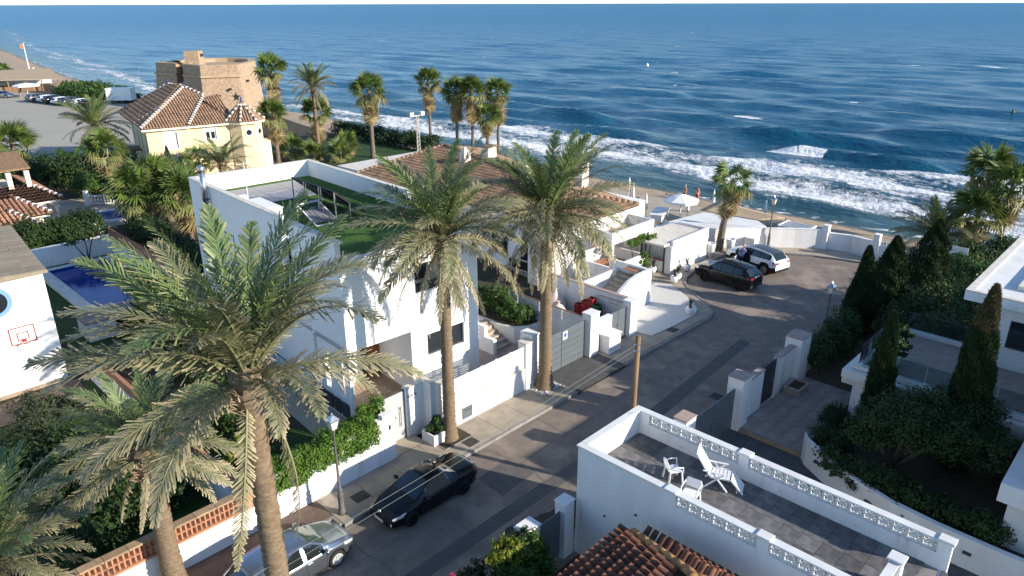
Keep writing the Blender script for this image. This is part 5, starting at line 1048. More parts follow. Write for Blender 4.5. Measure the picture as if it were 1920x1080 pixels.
def fan_palm(label, s, t, H_, sc_, seed, z0=0, dead=22, green=30, r0=.2, lean=(0, 0), group=None, skirt=1.5, tm='palm_bark_grey'):
    r = random.Random(seed); o = thing('fan_palm', label, 'palm tree', s, t, z0, group, rot=0)
    objm('trunk', trunk_mesh(H_, r0, r0*.8, seed, tm, lean, 1.4, .14), o); i = 0
    for k, n, lo, hi in (('g', green, -5, 85), ('m', max(4, green//4), -45, 0), ('d', dead, -86, -60)):
        for j in range(n):
            az = i*2.39996+r.uniform(-.2, .2); i += 1; el = R(r.uniform(lo, hi)); q = objm('fan_leaf', r.choice(FN[k]), o); f = sc_*r.uniform(.82, 1.12)*(.85 if k == 'd' else 1)
            q.scale = (f,)*3; q.rotation_euler = (r.uniform(-.4, .4), -el, az); dz = 0 if k == 'g' else (-.15 if k == 'm' else -r.uniform(.1, skirt)); zz = H_+dz; uu = max(0, zz/H_)**1.5
            q.location = (lean[0]*uu+r0*.7*math.cos(az), lean[1]*uu+r0*.7*math.sin(az), zz)
    return o
fan_palm('tall fan palm beside the stone tower with a long brown skirt', 23.9, 62.4, 10.9, 1.35, 11, dead=34, skirt=2.6)
fan_palm('shorter fan palm below the tallest one beside the yellow villa', 22.6, 60.6, 6.0, 1.3, 12, dead=26, skirt=2)
fan_palm('fan palm with a thick brown skirt under the feathery date palm', 28.2, 60.4, 5.7, 1.35, 13, dead=34, skirt=2.4)
fan_palm('wide crowned fan palm standing alone on the seafront lawn', 33.0, 56.0, 8.2, 1.55, 14, dead=34, skirt=2.4, r0=.28)
fan_palm('slim fan palm between the floodlight tower and the surf', 42.0, 55.5, 8.7, 1.3, 15, dead=24, skirt=2.6)
fan_palm('dark skirted fan palm, left of the pair above the beach house roof ridge', 45.0, 53.6, 7.3, 1.45, 16, dead=36, skirt=2.6)
fan_palm('bushy fan palm of the pair rising behind the beach house roof', 45.8, 51.4, 7.4, 1.45, 17, dead=30, skirt=2.4)
fan_palm('tall fan palm at the seaward corner behind the pale chimney', 50.0, 50.8, 7.7, 1.4, 18, dead=34, skirt=2.8, z0=-.8)
fan_palm('short fan palm at the foot of the seafront palm group', 47.8, 50.6, 4.2, 1.4, 19, dead=18)
fan_palm('leaning fan palm with a shaggy skirt beside the white beach bar', 29.6, 6.15, 5.5, 1.15, 20, dead=30, green=20, lean=(.45, -.35), r0=.27, skirt=1.5)
fan_palm('tall fan palm at the beach beyond the garden of the flat roofed villa', 46.9, -7.3, 6.6, 1.5, 22, dead=8, z0=-1, tm='palm_bark')
fan_palm('leafy fan palm crowding the tall one beyond the villa garden', 44.9, -9.4, 5.6, 1.5, 23, dead=8, z0=-.6)
fan_palm('low fan palm under the tall ones beyond the villa garden', 43.3, -7.9, 3.4, 1.5, 24, dead=10, z0=-.4)
for s, t, h, sd, lab in ((1.75,43.2,4.4,25,'big green fan palm in the clump beside the shaded house wall'), (2.3,38.6,3.9,26,'fan palm of the clump closest to the steel flue'), (-.3,41.2,4.2,27,'fan palm of the clump nearest the pool hedge'), (3.6,45.6,3.6,28,'fan palm behind the clump, under the yellow villa')): fan_palm(lab, s, t, h, 1.55, sd, dead=6, green=34)
fan_palm('yellowish fan palm by the car park at the pergola', -2.0, 69.8, 4.7, 1.7, 29, dead=12)
fan_palm('tall thin fan palm beside the white balustrade', 2.0, 54.0, 5.6, 1.3, 30, dead=16, skirt=1.2, r0=.18, tm='tree_trunk_pale')
for s, t, h, sd, lab in ((25.1,61.6,1.7,31,'young fan palm on the lawn between the trunks of the tall palms'), (30.9,58.4,1.8,32,'young fan palm on the lawn near the wire fence'), (26.4,59.0,1.0,33,'stemless young fan palm by the yellow villa garden'), (28.9,57.0,1.2,36,'young fan palm next to the two trunks on the lawn'), (12.0,58.0,2.6,35,'fan palm in front of the cream villa turret')): fan_palm(lab, s, t, h, 1.15, sd, dead=4, green=24, r0=.16)
# ---------------------------------------------------------------- broadleaf plants
def leafcloud(blobs, n, size, seed, clumps=10, up=.4, asp=.55):
    r = np.random.RandomState(seed); tot = sum(b[3]*b[4]*b[5] for b in blobs)**1; P = []; Nn = []
    for bx, by, bz, rx, ry, rz in blobs:
        k = max(40, int(n*(rx*ry*rz)**.67/sum((q[3]*q[4]*q[5])**.67 for q in blobs))); cl = max(5, int(clumps*(rx*ry*rz)**.4*3))
        cd = r.normal(size=(cl, 3)); cd /= np.linalg.norm(cd, axis=1)[:, None]; cd *= r.uniform(.45, .95, (cl, 1)); cd[:, 2] = np.where(cd[:, 2] < -.55, -cd[:, 2], cd[:, 2])
        w = r.uniform(.16, .34, cl); ci = r.randint(0, cl, k); off = r.normal(size=(k, 3)); off /= np.linalg.norm(off, axis=1)[:, None]; off *= (r.rand(k, 1)**.45)
        u = cd[ci]+off*w[ci][:, None]*1.25; P.append(np.array([bx, by, bz])+u*np.array([rx, ry, rz])); Nn.append(u+off*.7)
    P = np.concatenate(P); D = np.concatenate(Nn); D /= np.linalg.norm(D, axis=1)[:, None]+1e-9; n = len(P)
    nrm = D+r.normal(0, .55, (n, 3))+np.array([0, 0, up]); nrm /= np.linalg.norm(nrm, axis=1)[:, None]
    a = np.cross(nrm, r.normal(size=(n, 3))); a /= np.linalg.norm(a, axis=1)[:, None]; b = np.cross(nrm, a); sz = size*r.uniform(.6, 1.3, (n, 1))
    V = np.stack([P-a*sz, P+b*sz*asp+nrm*sz*.12, P+a*sz, P-b*sz*asp+nrm*sz*.12], 1).reshape(-1, 3); F = np.arange(4*n).reshape(n, 4); return V, F
def shrub(name, label, cat, s, t, blobs, n, size, matn, seed, z0=0, trunk=None, group=None, clumps=18, up=.4, extra=None, stem='bark'):
    """blobs relative to (s,t,z0) in the street frame"""
    o = thing(name, label, cat, s, t, z0, group, rot=0); V, F = leafcloud(blobs, n, size, seed, clumps, up); f = objm('foliage', npmesh('foliage', V, F, matn), o); f['kind'] = 'stuff'
    if extra:
        V, F = leafcloud(extra[0], extra[1], extra[2], seed+1, clumps); f2 = objm(extra[4], npmesh(extra[4], V, F, extra[3]), o); f2['kind'] = 'stuff'
    r = random.Random(seed); b = MB(); th = trunk or .05
    for bx, by, bz, rx, ry, rz in blobs[:12]:
        p = Vector((0, 0, 0)) if trunk else Vector((bx*.8, by*.8, 0)); q = Vector((bx, by, bz)); m_ = p.lerp(q, .5)+Vector((r.uniform(-.1, .1), r.uniform(-.1, .1), .05))
        b.tube([p, m_, q, q+Vector((rx*.4*r.uniform(-1, 1), ry*.4*r.uniform(-1, 1), rz*.5))], [th, th*.75, th*.5, th*.2], 6)
    b.build('trunk' if trunk else 'stem', stem, o, True); return o
def row(x0, x1, y0, y1, z, rx, ry, rz, n, seed):
    r = random.Random(seed); return [(x0+(x1-x0)*(i+.5)/n+r.uniform(-.1, .1), y0+(y1-y0)*(i+.5)/n+r.uniform(-.12, .12), z+r.uniform(-.12, .12), rx*r.uniform(.85, 1.2), ry*r.uniform(.85, 1.2), rz*r.uniform(.8, 1.2)) for i in range(n)]
shrub('hedge', 'bright green trailing hedge spilling over the white street wall by the lamp post', 'hedge', -8.2, 2.3, row(-2.5, 2.6, .1, .1, 2.0, .55, .6, .5, 12, 1)+row(-2.5, 2.1, -.28, -.26, 1.68, .46, .28, .62, 12, 2), 46000, .05, 'leaf_bright', 41, clumps=40)
shrub('vine', 'lime green climber beside the entrance gate post', 'climber', -5.6, 3.1, [(0, 0, 2.0, .5, .4, .6), (.5, -.1, 2.3, .45, .35, .5), (-.5, .1, 1.6, .45, .4, .6)], 3000, .06, 'leaf_bright', 42)
shrub('clipped_bush', 'clipped round bush growing in the white planter box', 'bush', -2.83, 1.87, [(0, 0, .85, .5, .36, .35)], 3500, .035, 'leaf_mid', 43, clumps=40)
shrub('yellow_bush', 'golden yellow conifer bush behind the hedge near the party wall', 'bush', -10.3, 5.0, [(0, 0, .9, .7, .7, .9), (.2, .3, 1.6, .45, .45, .6), (-.3, -.1, 1.4, .4, .4, .5)], 4500, .055, 'leaf_yellow', 44)
shrub('yellow_bush', 'golden conifer bush in the dark pool garden', 'bush', -8.0, 21.0, [(0, 0, 1.0, .8, .8, 1.0), (.1, .1, 2.0, .5, .5, .8)], 4000, .07, 'leaf_yellow', 45)
shrub('garden_shrub', 'dense dark green shrub in the raised bed beside the garden steps', 'shrub', 7.2, 7.4, [(0, -.3, 1.7, .8, 1.2, .8), (.2, .9, 2.0, .8, 1.0, .9), (-.2, 2.0, 1.8, .7, .9, .8), (.5, -1.2, 1.5, .5, .5, .5)], 8000, .075, 'leaf_mid', 46)
shrub('hedge', 'dark evergreen hedge beside the large stone capped pillar', 'hedge', 16.2, -7.9, row(-2, 2.8, .2, .4, 1.2, .9, .9, 1.2, 6, 3), 12000, .07, 'leaf_dark', 47)
shrub('hedge', 'dark evergreen hedge under the cypresses along the villa boundary', 'hedge', 22.5, -9.5, row(-3, 6, 0, -.3, 1.3, 1.3, 1.3, 1.4, 8, 4), 14000, .08, 'leaf_dark', 48)
shrub('hedge', 'deep shaded hedge behind the glass balustrade of the villa', 'hedge', 19.5, -12.2, row(-2.5, 6, 0, .2, 1.8, 1.2, 1.2, 1.9, 7, 5), 13000, .08, 'leaf_dark', 49)
shrub('shrub', 'glossy pale green shrub behind the flat roof of the villa', 'shrub', 33.8, -9.6, [(0, 0, 1.2, 1.2, 1.2, 1.2), (-1.6, -.6, 1.4, 1.2, 1.2, 1.3), (1.3, .8, .9, 1, 1, 1), (-3, -1.5, 1.5, 1.3, 1.3, 1.5)], 9000, .11, 'leaf_mid', 50)
shrub('shrub', 'dark shrub thicket around the fan palms by the beach', 'shrub', 39.5, -9.0, row(-2.5, 3.5, 1.8, -2.5, .8, 1.4, 1.4, 1.4, 8, 6), 11000, .10, 'leaf_dark', 51, z0=-.3)
shrub('ball_bush', 'clipped ball bush beside the villa terrace column', 'bush', 9.75, -10.55, [(0, 0, .78, .7, .7, .7)], 6500, .04, 'leaf_dark', 52, clumps=40)
shrub('ball_bush', 'broad clipped bush at the head of the curved planter wall', 'bush', 7.6, -10.9, [(0, 0, 1.0, .85, .75, .55), (.0, -.7, 1.1, .7, .6, .5)], 6000, .04, 'leaf_dark', 53, clumps=40)
shrub('olive_tree', 'spreading dark olive tree in the shaded villa garden', 'tree', 7.6, -13.6, [(0, 0, 2.3, 1.5, 1.5, 1.2), (.9, -.8, 2.6, 1.2, 1.2, 1.0), (-.7, .8, 1.9, 1.0, 1.0, .9), (0, -1.6, 2.2, 1.1, 1.1, 1.0)], 18000, .06, 'leaf_dark', 54, z0=.75, trunk=.12)
shrub('olive_tree', 'second olive tree beneath the villa terrace edge', 'tree', 9.3, -15.6, [(0, 0, 2.2, 1.4, 1.3, 1.1), (-.8, -.9, 1.8, 1.1, 1.1, 1.0)], 14000, .06, 'leaf_dark', 55, z0=.75, trunk=.1)
shrub('ground_shrub', 'low dark shrubs trailing along the top of the curved planter wall', 'shrub', 6.3, -14, row(-.3, -1.0, 2.6, -3.6, .5, .8, .8, .6, 9, 7), 9000, .06, 'leaf_dark', 56, z0=.7)
shrub('ground_shrub', 'small lime tipped shrub at the end of the shaded villa garden', 'shrub', 5.6, -17.2, [(0, 0, .4, .6, .6, .45)], 1500, .06, 'leaf_mid', 57, z0=.8)
shrub('hedge', 'yellow green leafy hedge bush behind the stepped gate pillar', 'hedge', -7.4, -7.15, [(0, 0, 1.5, .85, .7, .9), (.5, .1, 2.1, .65, .55, .6), (-.5, -.1, 1.3, .6, .6, .8), (.9, -.3, 1.5, .5, .5, .7)], 9000, .075, 'leaf_mid', 58, extra=([(0, .2, 2.1, .8, .6, .5), (.9, 0, 1.9, .4, .4, .4)], 2200, .07, 'leaf_yellow', 'young_leaves'))
shrub('bougainvillea', 'bougainvillea bush with a few pink flowers above the patterned wall', 'bush', -9.4, -6.6, row(-.9, 1.3, -.1, .1, 1.6, .5, .4, .5, 5, 8), 5000, .05, 'leaf_olive', 59, extra=([(-.1, .1, 2.0, .35, .25, .2)], 220, .06, 'flower_pink', 'flowers'))
# left gardens
shrub('dark_tree', 'dense dark shrub tree behind the short date palm in the shaded garden', 'tree', -14.0, 7.4, [(0, 0, 1.6, 1.5, 1.5, 1.3), (1.2, -.8, 1.3, 1.1, 1.1, 1.1), (-1.2, .8, 1.4, 1.1, 1.1, 1.2)], 11000, .08, 'leaf_dark', 60, trunk=.12)
shrub('hedge', 'added dark shrubs standing in for shade over the lawn behind the lattice wall', 'hedge', -13.5, 11.5, row(-4, 2, 1, -2.5, 1.0, 1.4, 1.4, 1.1, 8, 31)+row(-3, 1.5, -6, -5.5, .7, 1.1, 1.0, .8, 5, 32), 15000, .09, 'leaf_dark', 95)  # shrubs added to darken the lawn, in place of the shade there
shrub('leafy_shrub', 'leafy green shrub in the corner of the shaded lawn', 'shrub', -15.6, 9.4, [(0, 0, .9, 1.0, 1.0, .8), (.8, .4, .8, .8, .8, .7)], 4500, .09, 'leaf_mid', 61)
shrub('grey_shrub', 'grey leaved shrub growing at the foot of the hoop house wall', 'shrub', -14.6, 16.0, [(0, 0, .9, 1.1, 1.1, .9), (1.4, -.8, .8, 1.0, 1.0, .8), (-.6, -2.0, .8, 1.1, 1.1, .8)], 6500, .07, 'leaf_olive', 62)
shrub('grey_shrub', 'wiry shrub beside the dark lawn edge below the hoop house', 'shrub', -16.2, 12.6, [(0, 0, .8, 1.2, 1.4, .8)], 3500, .07, 'leaf_olive', 63)
shrub('hedge', 'shaded hedge along the side yard of the white house', 'hedge', -9.2, 9, row(-.4, 1.6, -4.5, 7, .8, 1.0, .9, .8, 9, 9), 13000, .08, 'leaf_mid', 64)
shrub('hedge', 'dark hedge in the side yard between pool garden and white house', 'hedge', -6.4, 19, row(-.8, 1.0, -4, 9, 1.4, 1.2, 1.3, 1.4, 9, 10), 13000, .09, 'leaf_dark', 65)
shrub('hedge', 'tall dark hedge behind the swimming pool', 'hedge', -6.5, 42, row(-3.5, 3.2, .2, .2, 1.6, 1.2, 1.1, 1.6, 8, 11), 13000, .10, 'leaf_dark', 66)
shrub('hedge', 'sunlit hedge between pool and arcaded villa', 'hedge', -6.8, 45.6, row(-4, 4.4, -.2, .6, 1.1, 1.0, .9, 1.1, 9, 12), 11000, .09, 'leaf_mid', 67)
shrub('hedge', 'dark hedge along the red screen fence of the pool garden', 'hedge', -1.6, 33, row(-.3, .6, -8, 8, 1.5, 1.2, 1.2, 1.6, 12, 13), 15000, .10, 'leaf_dark', 68)
shrub('fruit_tree', 'small bare-stemmed fruit tree standing against the white pool wall', 'tree', -5.2, 39.3, [(0, 0, 2.0, .9, .6, .5), (-.9, -.1, 1.8, .6, .5, .4), (.8, 0, 2.2, .5, .5, .4)], 900, .09, 'leaf_dark', 69, trunk=.05)
shrub('round_bush', 'round bright bush near the white balustrade', 'bush', 1.5, 59.5, [(0, 0, 1.3, 1.8, 1.4, 1.3), (1.4, -.5, 1.1, 1.2, 1.1, 1.1)], 7000, .11, 'leaf_mid', 70)
shrub('hedge', 'dark tree mass behind the villa patio', 'hedge', -1, 65, row(-4, 8, 1, -1, 2.0, 2.0, 1.8, 2.0, 8, 14), 14000, .14, 'leaf_dark', 71)
shrub('hedge', 'tree mass in front of the yellow villa side wall', 'hedge', 6.5, 55, row(-2, 3, -3, 5, 1.5, 1.5, 1.5, 1.6, 7, 15), 11000, .12, 'leaf_mid', 72)
shrub('dune_bush', 'large rounded green bush on the beach edge behind the parked cars', 'bush', 30.5, 150, [(0, 0, 1.2, 5, 5, 2.0), (2, -5, 1.1, 4, 5, 1.6), (-2, 6, 1.2, 3.5, 4, 1.8), (3, -11, .7, 2.5, 4, 1.0)], 8000, .28, 'leaf_mid', 73)
shrub('dune_bush', 'green bush on the slope above the far beach restaurant', 'bush', 28, 222, [(0, 0, 1.5, 5, 6, 2)], 3000, .35, 'leaf_mid', 74)
shrub('hedge', 'dark seafront hedge behind the lawn and its palms', 'hedge', 40, 62, row(1.0, -.5, -9, 12, .9, 1.6, 1.8, 1.3, 10, 16), 14000, .13, 'leaf_dark', 75)
shrub('hedge', 'low brown green bushes along the white house rear boundary', 'hedge', 21, 50, row(-8, 9, 3, -5, .8, 1.5, 1.4, 1.1, 10, 17), 12000, .11, 'leaf_olive', 76)
shrub('yellow_bush', 'lime yellow bush in the garden beside the floodlight tower', 'bush', 29.5, 46.5, [(0, 0, .8, .7, .7, .9)], 1600, .12, 'leaf_yellow', 77)
shrub('trough_plants', 'green trailing plants in the trough of the upper balcony', 'plants', 21.3, 7.8, row(-1.5, 1.5, 0, 0, 2.45, .45, .3, .3, 5, 18), 2200, .07, 'leaf_bright', 78)
shrub('trough_plants', 'bright green plant hanging over the corner of the lower terrace', 'plants', 20.3, 6.9, [(0, 0, 1.5, .4, .35, .5), (.2, -.1, 1.0, .3, .3, .4)], 1200, .07, 'leaf_bright', 79)
shrub('terrace_palm_bush', 'dark spiky bush in the square terrace planter of the villa', 'bush', 12.0, -11.6, [(0, 0, .95, .8, .8, .45), (.2, -.2, 1.5, .45, .45, .3)], 2200, .09, 'leaf_dark', 80, z0=3.1)
# banana-leaved plants
def banana(label, s, t, n, h, seed):
    r = random.Random(seed); o = thing('banana_plant', label, 'plant', s, t, 0, rot=0)
    for i in range(n):
        az = i*2.4+r.uniform(-.4, .4); bx, by = r.uniform(-1, 1), r.uniform(-1, 1); hh = h*r.uniform(.6, 1.05); L = r.uniform(1.2, 1.9); w = .28; b = MB(); el = r.uniform(.6, 1.25); p = Vector((bx, by, hh-.4)); vs = []
        for k in range(7):
            u = k/6; d = Vector((math.cos(az), math.sin(az), 0)); q = p+d*(L*u*math.cos(el))+Vector((0, 0, L*math.sin(el)*u-.9*u*u*L*.45)); sdv = Vector((-math.sin(az), math.cos(az), .25)); ww = w*math.sin(PI*min(.97, .1+.9*u))**.6
            vs += [q-sdv*ww+Vector((0,0,.06)), q, q+sdv*ww+Vector((0,0,.06))]
        b.add(vs, [f for k in range(6) for f in ((k*3, k*3+1, k*3+4, k*3+3), (k*3+1, k*3+2, k*3+5, k*3+4))]); b.build('leaf', 'leaf_banana', o)
        if i % 3 == 0: MB().tube([(bx, by, 0), (bx, by, hh-.35)], [.11, .06], 7).build('stem', 'bark', o, True)
banana('banana-leaved plant at the back of the villa garden', 2.9, 69.0, 16, 3.4, 1); banana('taller banana-leaved clump next to the car park', 5.2, 69.5, 18, 3.8, 2); banana('banana-leaved clump under the yellow villa side wall', 4.4, 55.5, 14, 2.6, 3); banana('banana-leaved plant above the villa patio', .8, 66, 14, 2.4, 4)
# cypresses
def cypress(label, s, t, h, r_, n, seed, z0=0, lump=.2, m='leaf_cypress', tip=None, split=0):
    r = np.random.RandomState(seed); o = thing('cypress', label, 'tree', s, t, z0, rot=0)
    def cone(n, lo, hi):
        u = lo+(hi-lo)*r.rand(n)**.9; a = r.rand(n)*2*PI; lumps = 1+lump*np.sin(a*3+u*13+seed)*np.sin(u*21+a*2)+lump*.6*np.sin(a*5+u*37)
        rad = r_*np.minimum(1, (u/.12+.35))*(1-np.clip(u, 0, 1)**1.6)**.75*lumps*(1-.28*r.rand(n)**2); P = np.stack([rad*np.cos(a), rad*np.sin(a), u*h], -1)
        d = np.stack([np.cos(a)*.35, np.sin(a)*.35, np.ones(n)], -1)+r.normal(0, .25, (n, 3)); d /= np.linalg.norm(d, axis=1)[:, None]; w = np.cross(d, r.normal(size=(n, 3))); w /= np.linalg.norm(w, axis=1)[:, None]; l = r.uniform(.08, .2, (n, 1)); 
        V = np.stack([P-w*.022, P+w*.022, P+d*l+w*.008, P+d*l-w*.008], 1).reshape(-1, 3); return V, np.arange(4*n).reshape(n, 4)
    V, F = cone(n, .02, tip or 1); f = objm('crown', npmesh('crown', V, F, m), o); f['kind'] = 'stuff'
    if tip: V, F = cone(n//3, tip, 1); f = objm('browned_top', npmesh('browned_top', V, F, 'leaf_cypress_brown'), o); f['kind'] = 'stuff'
    MB().tube([(0,0,0),(0,0,h*.5),(0,0,h*.93)], [r_*.55, r_*.5, .02], 8).build('trunk', m, o, True)
cypress('slender dark cypress beside the road lamp near the beach wall', 20.9, -7.3, 5.4, .85, 16000, 1)
cypress('broad bushy cypress with a ragged top by the beach gate', 24.6, -7.6, 5.2, 1.25, 18000, 2, lump=.3)
cypress('tallest double-topped cypress behind the broad one', 27.8, -8.9, 5.8, 1.35, 18000, 3, lump=.35)
cypress('narrow cypress in front of the villa glass balustrade', 9.35, -12.1, 5.75, .62, 15000, 4, z0=.75, lump=.12)
cypress('narrow cypress with a browned top against the villa wall', 9.35, -15.2, 7.7, .85, 20000, 5, z0=.75, lump=.15, tip=.78)
cypress('small cypress in front of the yellow villa window', 9.0, 58.3, 4.3, .5, 2500, 6); cypress('shortest cypress beside the yellow villa', 9.8, 57.3, 3.2, .45, 2000, 7)
# ---------------------------------------------------------------- vehicles
def paint(name, c, rough=.16, metal=.0, coat=.0): mat(name, c, None, 1, rough, 0, spec=.45, metal=metal, coat=coat)
paint('paint_black', (.006,.006,.008)); paint('paint_white', (.72,.74,.76), .3); paint('paint_silver', (.40,.43,.47), .24, .9); paint('paint_darkgreen', (.0045,.005,.005))
paint('paint_grey', (.12,.13,.15), .3, .3); paint('paint_blue', (.04,.05,.10), .3, .2); paint('paint_roof_grey', (.05,.055,.065), .25)
mat('car_glass', (.014,.019,.021), None, 1, .04, 0, spec=.9); mat('car_glass_green', (.05,.08,.07), None, 1, .05, 0, spec=.9); mat('rubber', (.018,.018,.018), None, 1, .85); mat('black_trim', (.015,.015,.016), None, 1, .6)
mat('alloy', (.42,.43,.44), None, 1, .35, metal=.8); mat('alloy_dark', (.03,.03,.032), None, 1, .4, metal=.5); mat('hubcap', (.45,.46,.46), None, 1, .45); mat('lens', (.55,.58,.6), None, 1, .08, spec=.9, metal=.3); mat('tail_red', (.30,.012,.015), None, 1, .15, spec=.7)
mat('chrome', (.75,.76,.77), None, 1, .12, metal=1); mat('plate', (.72,.72,.68), None, 1, .5); mat('seat_dark', (.02,.02,.022), None, 1, .8)
def wheel_meshes(Rw, w, rimm, ns, hub=False):
    prof = [(Rw*.66, -w/2), (Rw*.9, -w/2), (Rw*.985, -w*.36), (Rw, -w*.2), (Rw, w*.2), (Rw*.985, w*.36), (Rw*.9, w/2), (Rw*.66, w/2), (Rw*.62, w*.3), (Rw*.62, -w*.3)]
    b = MB(); n = 28; vs = []; fs = []
    for r_, y in prof:
        for j in range(n): a = 2*PI*j/n; vs.append((r_*math.cos(a), y, r_*math.sin(a)))
    for i in range(len(prof)):
        for j in range(n): a = i*n+j; c = i*n+(j+1) % n; d = ((i+1) % len(prof))*n; fs.append((a, d+j, d+(j+1) % n, c))
    ty = b.add(vs, fs).mesh('tyre', 'rubber', True)
    q = MB()
    for r0, r1, y0 in ((Rw*.58, Rw*.68, w*.44),):
        vs = []
        for r_ in (r0, r1):
            for yy in (-.02, .02):
                for j in range(n): a = 2*PI*j/n; vs.append((r_*math.cos(a), y0+yy, r_*math.sin(a)))
        q.add(vs, [f for j in range(n) for k in (((j+1) % n),) for f in ((n+j, n+k, 3*n+k, 3*n+j), (j, n+j, n+k, k), (2*n+k, 3*n+k, 3*n+j, 2*n+j))])
    for s_ in range(ns):
        a = 2*PI*s_/ns; ca, sa = math.cos(a), math.sin(a); hw = .045 if not hub else .06
        for sg in ((-1, 1) if ns <= 5 and not hub else (0,)):
            a2 = a+sg*.16; q.bar((ca*.05, w*.44, sa*.05), (Rw*.62*math.cos(a2), w*.42, Rw*.62*math.sin(a2)), hw, .035)
    vs = [(Rw*.2*math.cos(2*PI*j/12), w*.47, Rw*.2*math.sin(2*PI*j/12)) for j in range(12)]; q.add(vs+[(v[0], w*.3, v[2]) for v in vs], [tuple(range(12))]+[(j, (j+1) % 12, 12+(j+1) % 12, 12+j) for j in range(12)])
    if hub: vs = [(Rw*.56*math.cos(2*PI*j/20), w*.41, Rw*.56*math.sin(2*PI*j/20)) for j in range(20)]; q.add(vs, [tuple(range(20))])
    return ty, q.mesh('rim', rimm)
def car(name, label, s, t, head, sp, group=None):
    """lofted body; local x forward, y left. sp: dimensions and profiles as (distance from nose / length, height)"""
    o = thing(name, label, 'car', s, t, 0, group, rot=head); L, Wd = sp['L'], sp['W']/2; wb = sp['wb']; fo = sp['fo']; Rw = sp['R']
    xf = L/2; wf = fo/L; wr = (fo+wb)/L; arch = Rw*1.13
    top = np.array(sp['top']); belt = np.array(sp['belt']); plan = np.array(sp['plan']); rw = np.array(sp['roofw']); bot = sp.get('bot', .2)
    def sm(tab, x):
        xs = np.linspace(0, 1, 400); v = np.interp(xs, tab[:, 0], tab[:, 1]); k = np.ones(13)/13; v2 = np.convolve(np.pad(v, 6, 'edge'), k, 'valid'); return float(np.interp(x, xs, v2))
    us = sorted(set([round(i/64, 5) for i in range(65)]+[round(w+dx*arch/L, 5) for w in (wf, wr) for dx in np.linspace(-1, 1, 15)]+[d+e for d in sp['doors'] for e in (-.0015, .0015)]))
    us = [u for u in us if 0 <= u <= 1]; cow, rf, rr, dk = sp['cowl'], sp['rf'], sp['rr'], sp['deck']
    secs = []
    for u in us:
        x = u*L; zb = bot+.10*max(0, 1-u/.06)+.14*max(0, 1-(1-u)/.07)
        for w in (wf, wr):
            d = x-w*L
            if abs(d) < arch: zb = max(zb, Rw+math.sqrt(arch*arch-d*d)*.98)
        zs = sm(belt, u); zt = max(zs+.012, sm(top, u)); w = Wd*sm(plan, u); rwid = Wd*sm(rw, u)
        rwid = min(rwid, w*.985); zb = min(zb, zs-.1); h = zs-zb
        cr = .02 if zt-zs < .2 else .035
        secs.append([(0, zb), (w*.93, zb), (w*.975, zb+h*.12), (w, zb+h*.45), (w*.992, zb+h*.8), (w*.965, zs-.01), (w*.945, zs+.004),
                     (w*.945*.5+rwid*.5, zs*.5+zt*.5-.02), (rwid, zt-.07 if zt-zs > .2 else zt-.02), (rwid*.9, zt-.025 if zt-zs > .2 else zt-.012), (rwid*.5, zt-.003), (0, zt+cr*.3)])
    parts = {}
    def cls(i, j, side):
        u = (us[i]+us[i+1])/2; zs = sm(belt, u); zt = sm(top, u); tall = zt-zs
        if us[i+1]-us[i] < .0035 and any(abs(u-d) < .002 for d in sp['doors']) and 1 <= j <= 5 and us[i] > wf: return 'door_seam'
        if j in (6, 7) and sp['gl0'] < u < sp['gl1'] and tall > .16:
            for k, (a, b2) in enumerate(sp['wins']):
                if a < u < b2: return 'side_window_%d%d' % (k, side)
            return 'pillar' if sp.get('darkpillar') else 'body'
        if j >= 9 and cow < u < rf: return 'windscreen'
        if j >= 9 and rr < u < dk: return 'rear_window'
        if j >= 9 and sp.get('roofm') and rf <= u <= rr: return 'roof'
        if sp['hl'][0] < u < sp['hl'][1] and j in (4, 5): return 'headlight_%d' % side
        if sp['tl'][0] < u < sp['tl'][1] and j in sp.get('tlj', (4, 5)): return 'taillight_%d' % side
        if j <= 2 and sp.get('cladding'): return 'cladding'
        if u < .02 and 1 <= j <= 2: return 'cladding'
        return 'body'
    for side in (0, 1):
        sg = 1 if side == 0 else -1
        for i in range(len(us)-1):
            for j in range(11):
                k = cls(i, j, side); q = parts.setdefault(k, {'v': {}, 'V': [], 'F': []}); f = []
                for a, b2 in ((i, j), (i+1, j), (i+1, j+1), (i, j+1)):
                    key = (a, b2, side if b2 not in (0, 11) else 0)
                    if key not in q['v']: q['v'][key] = len(q['V']); y, z = secs[a][b2]; q['V'].append((xf-us[a]*L, sg*y, z))
                    f.append(q['v'][key])
                q['F'].append(tuple(f if sg < 0 else f[::-1]))
    body = parts['body']
    for i in (0, len(us)-1):
        ring = [(xf-us[i]*L, y, z) for y, z in secs[i]]+[(xf-us[i]*L, -y, z) for y, z in secs[i][-2:0:-1]]; n0 = len(body['V']); body['V'] += ring; body['F'].append(tuple(range(n0, n0+len(ring)))[::(1 if i else -1)])
    for k, q in parts.items():
        nm = k.rstrip('01234').rstrip('_') if k[-1].isdigit() else k
        m = {'body': sp['paint'], 'door_seam': 'black_trim', 'pillar': 'black_trim', 'windscreen': sp.get('ws', 'car_glass'), 'rear_window': 'car_glass', 'roof': sp.get('roofm'), 'cladding': 'black_trim', 'headlight': 'lens', 'taillight': 'tail_red'}.get(nm, 'car_glass')
        b = MB(); b.v = q['V']; b.f = q['F']; p = b.build(nm, m, o, True)
    MB().box(-L*.47, L*.46, -Wd*.8, Wd*.8, .22, .5).build('underbody', 'black_trim', o)
    ty, rm = wheel_meshes(Rw, .215, sp['rim'], sp.get('spokes', 5), sp.get('hub', False))
    for wx in (xf-fo, xf-fo-wb):
        for sg in (1, -1):
            w = inst('wheel', ty, o, (wx, sg*(Wd-.125), Rw), (0, 0, 0 if sg > 0 else PI)); r_ = inst('rim', rm, o, (0, 0, 0)); r_.parent = w
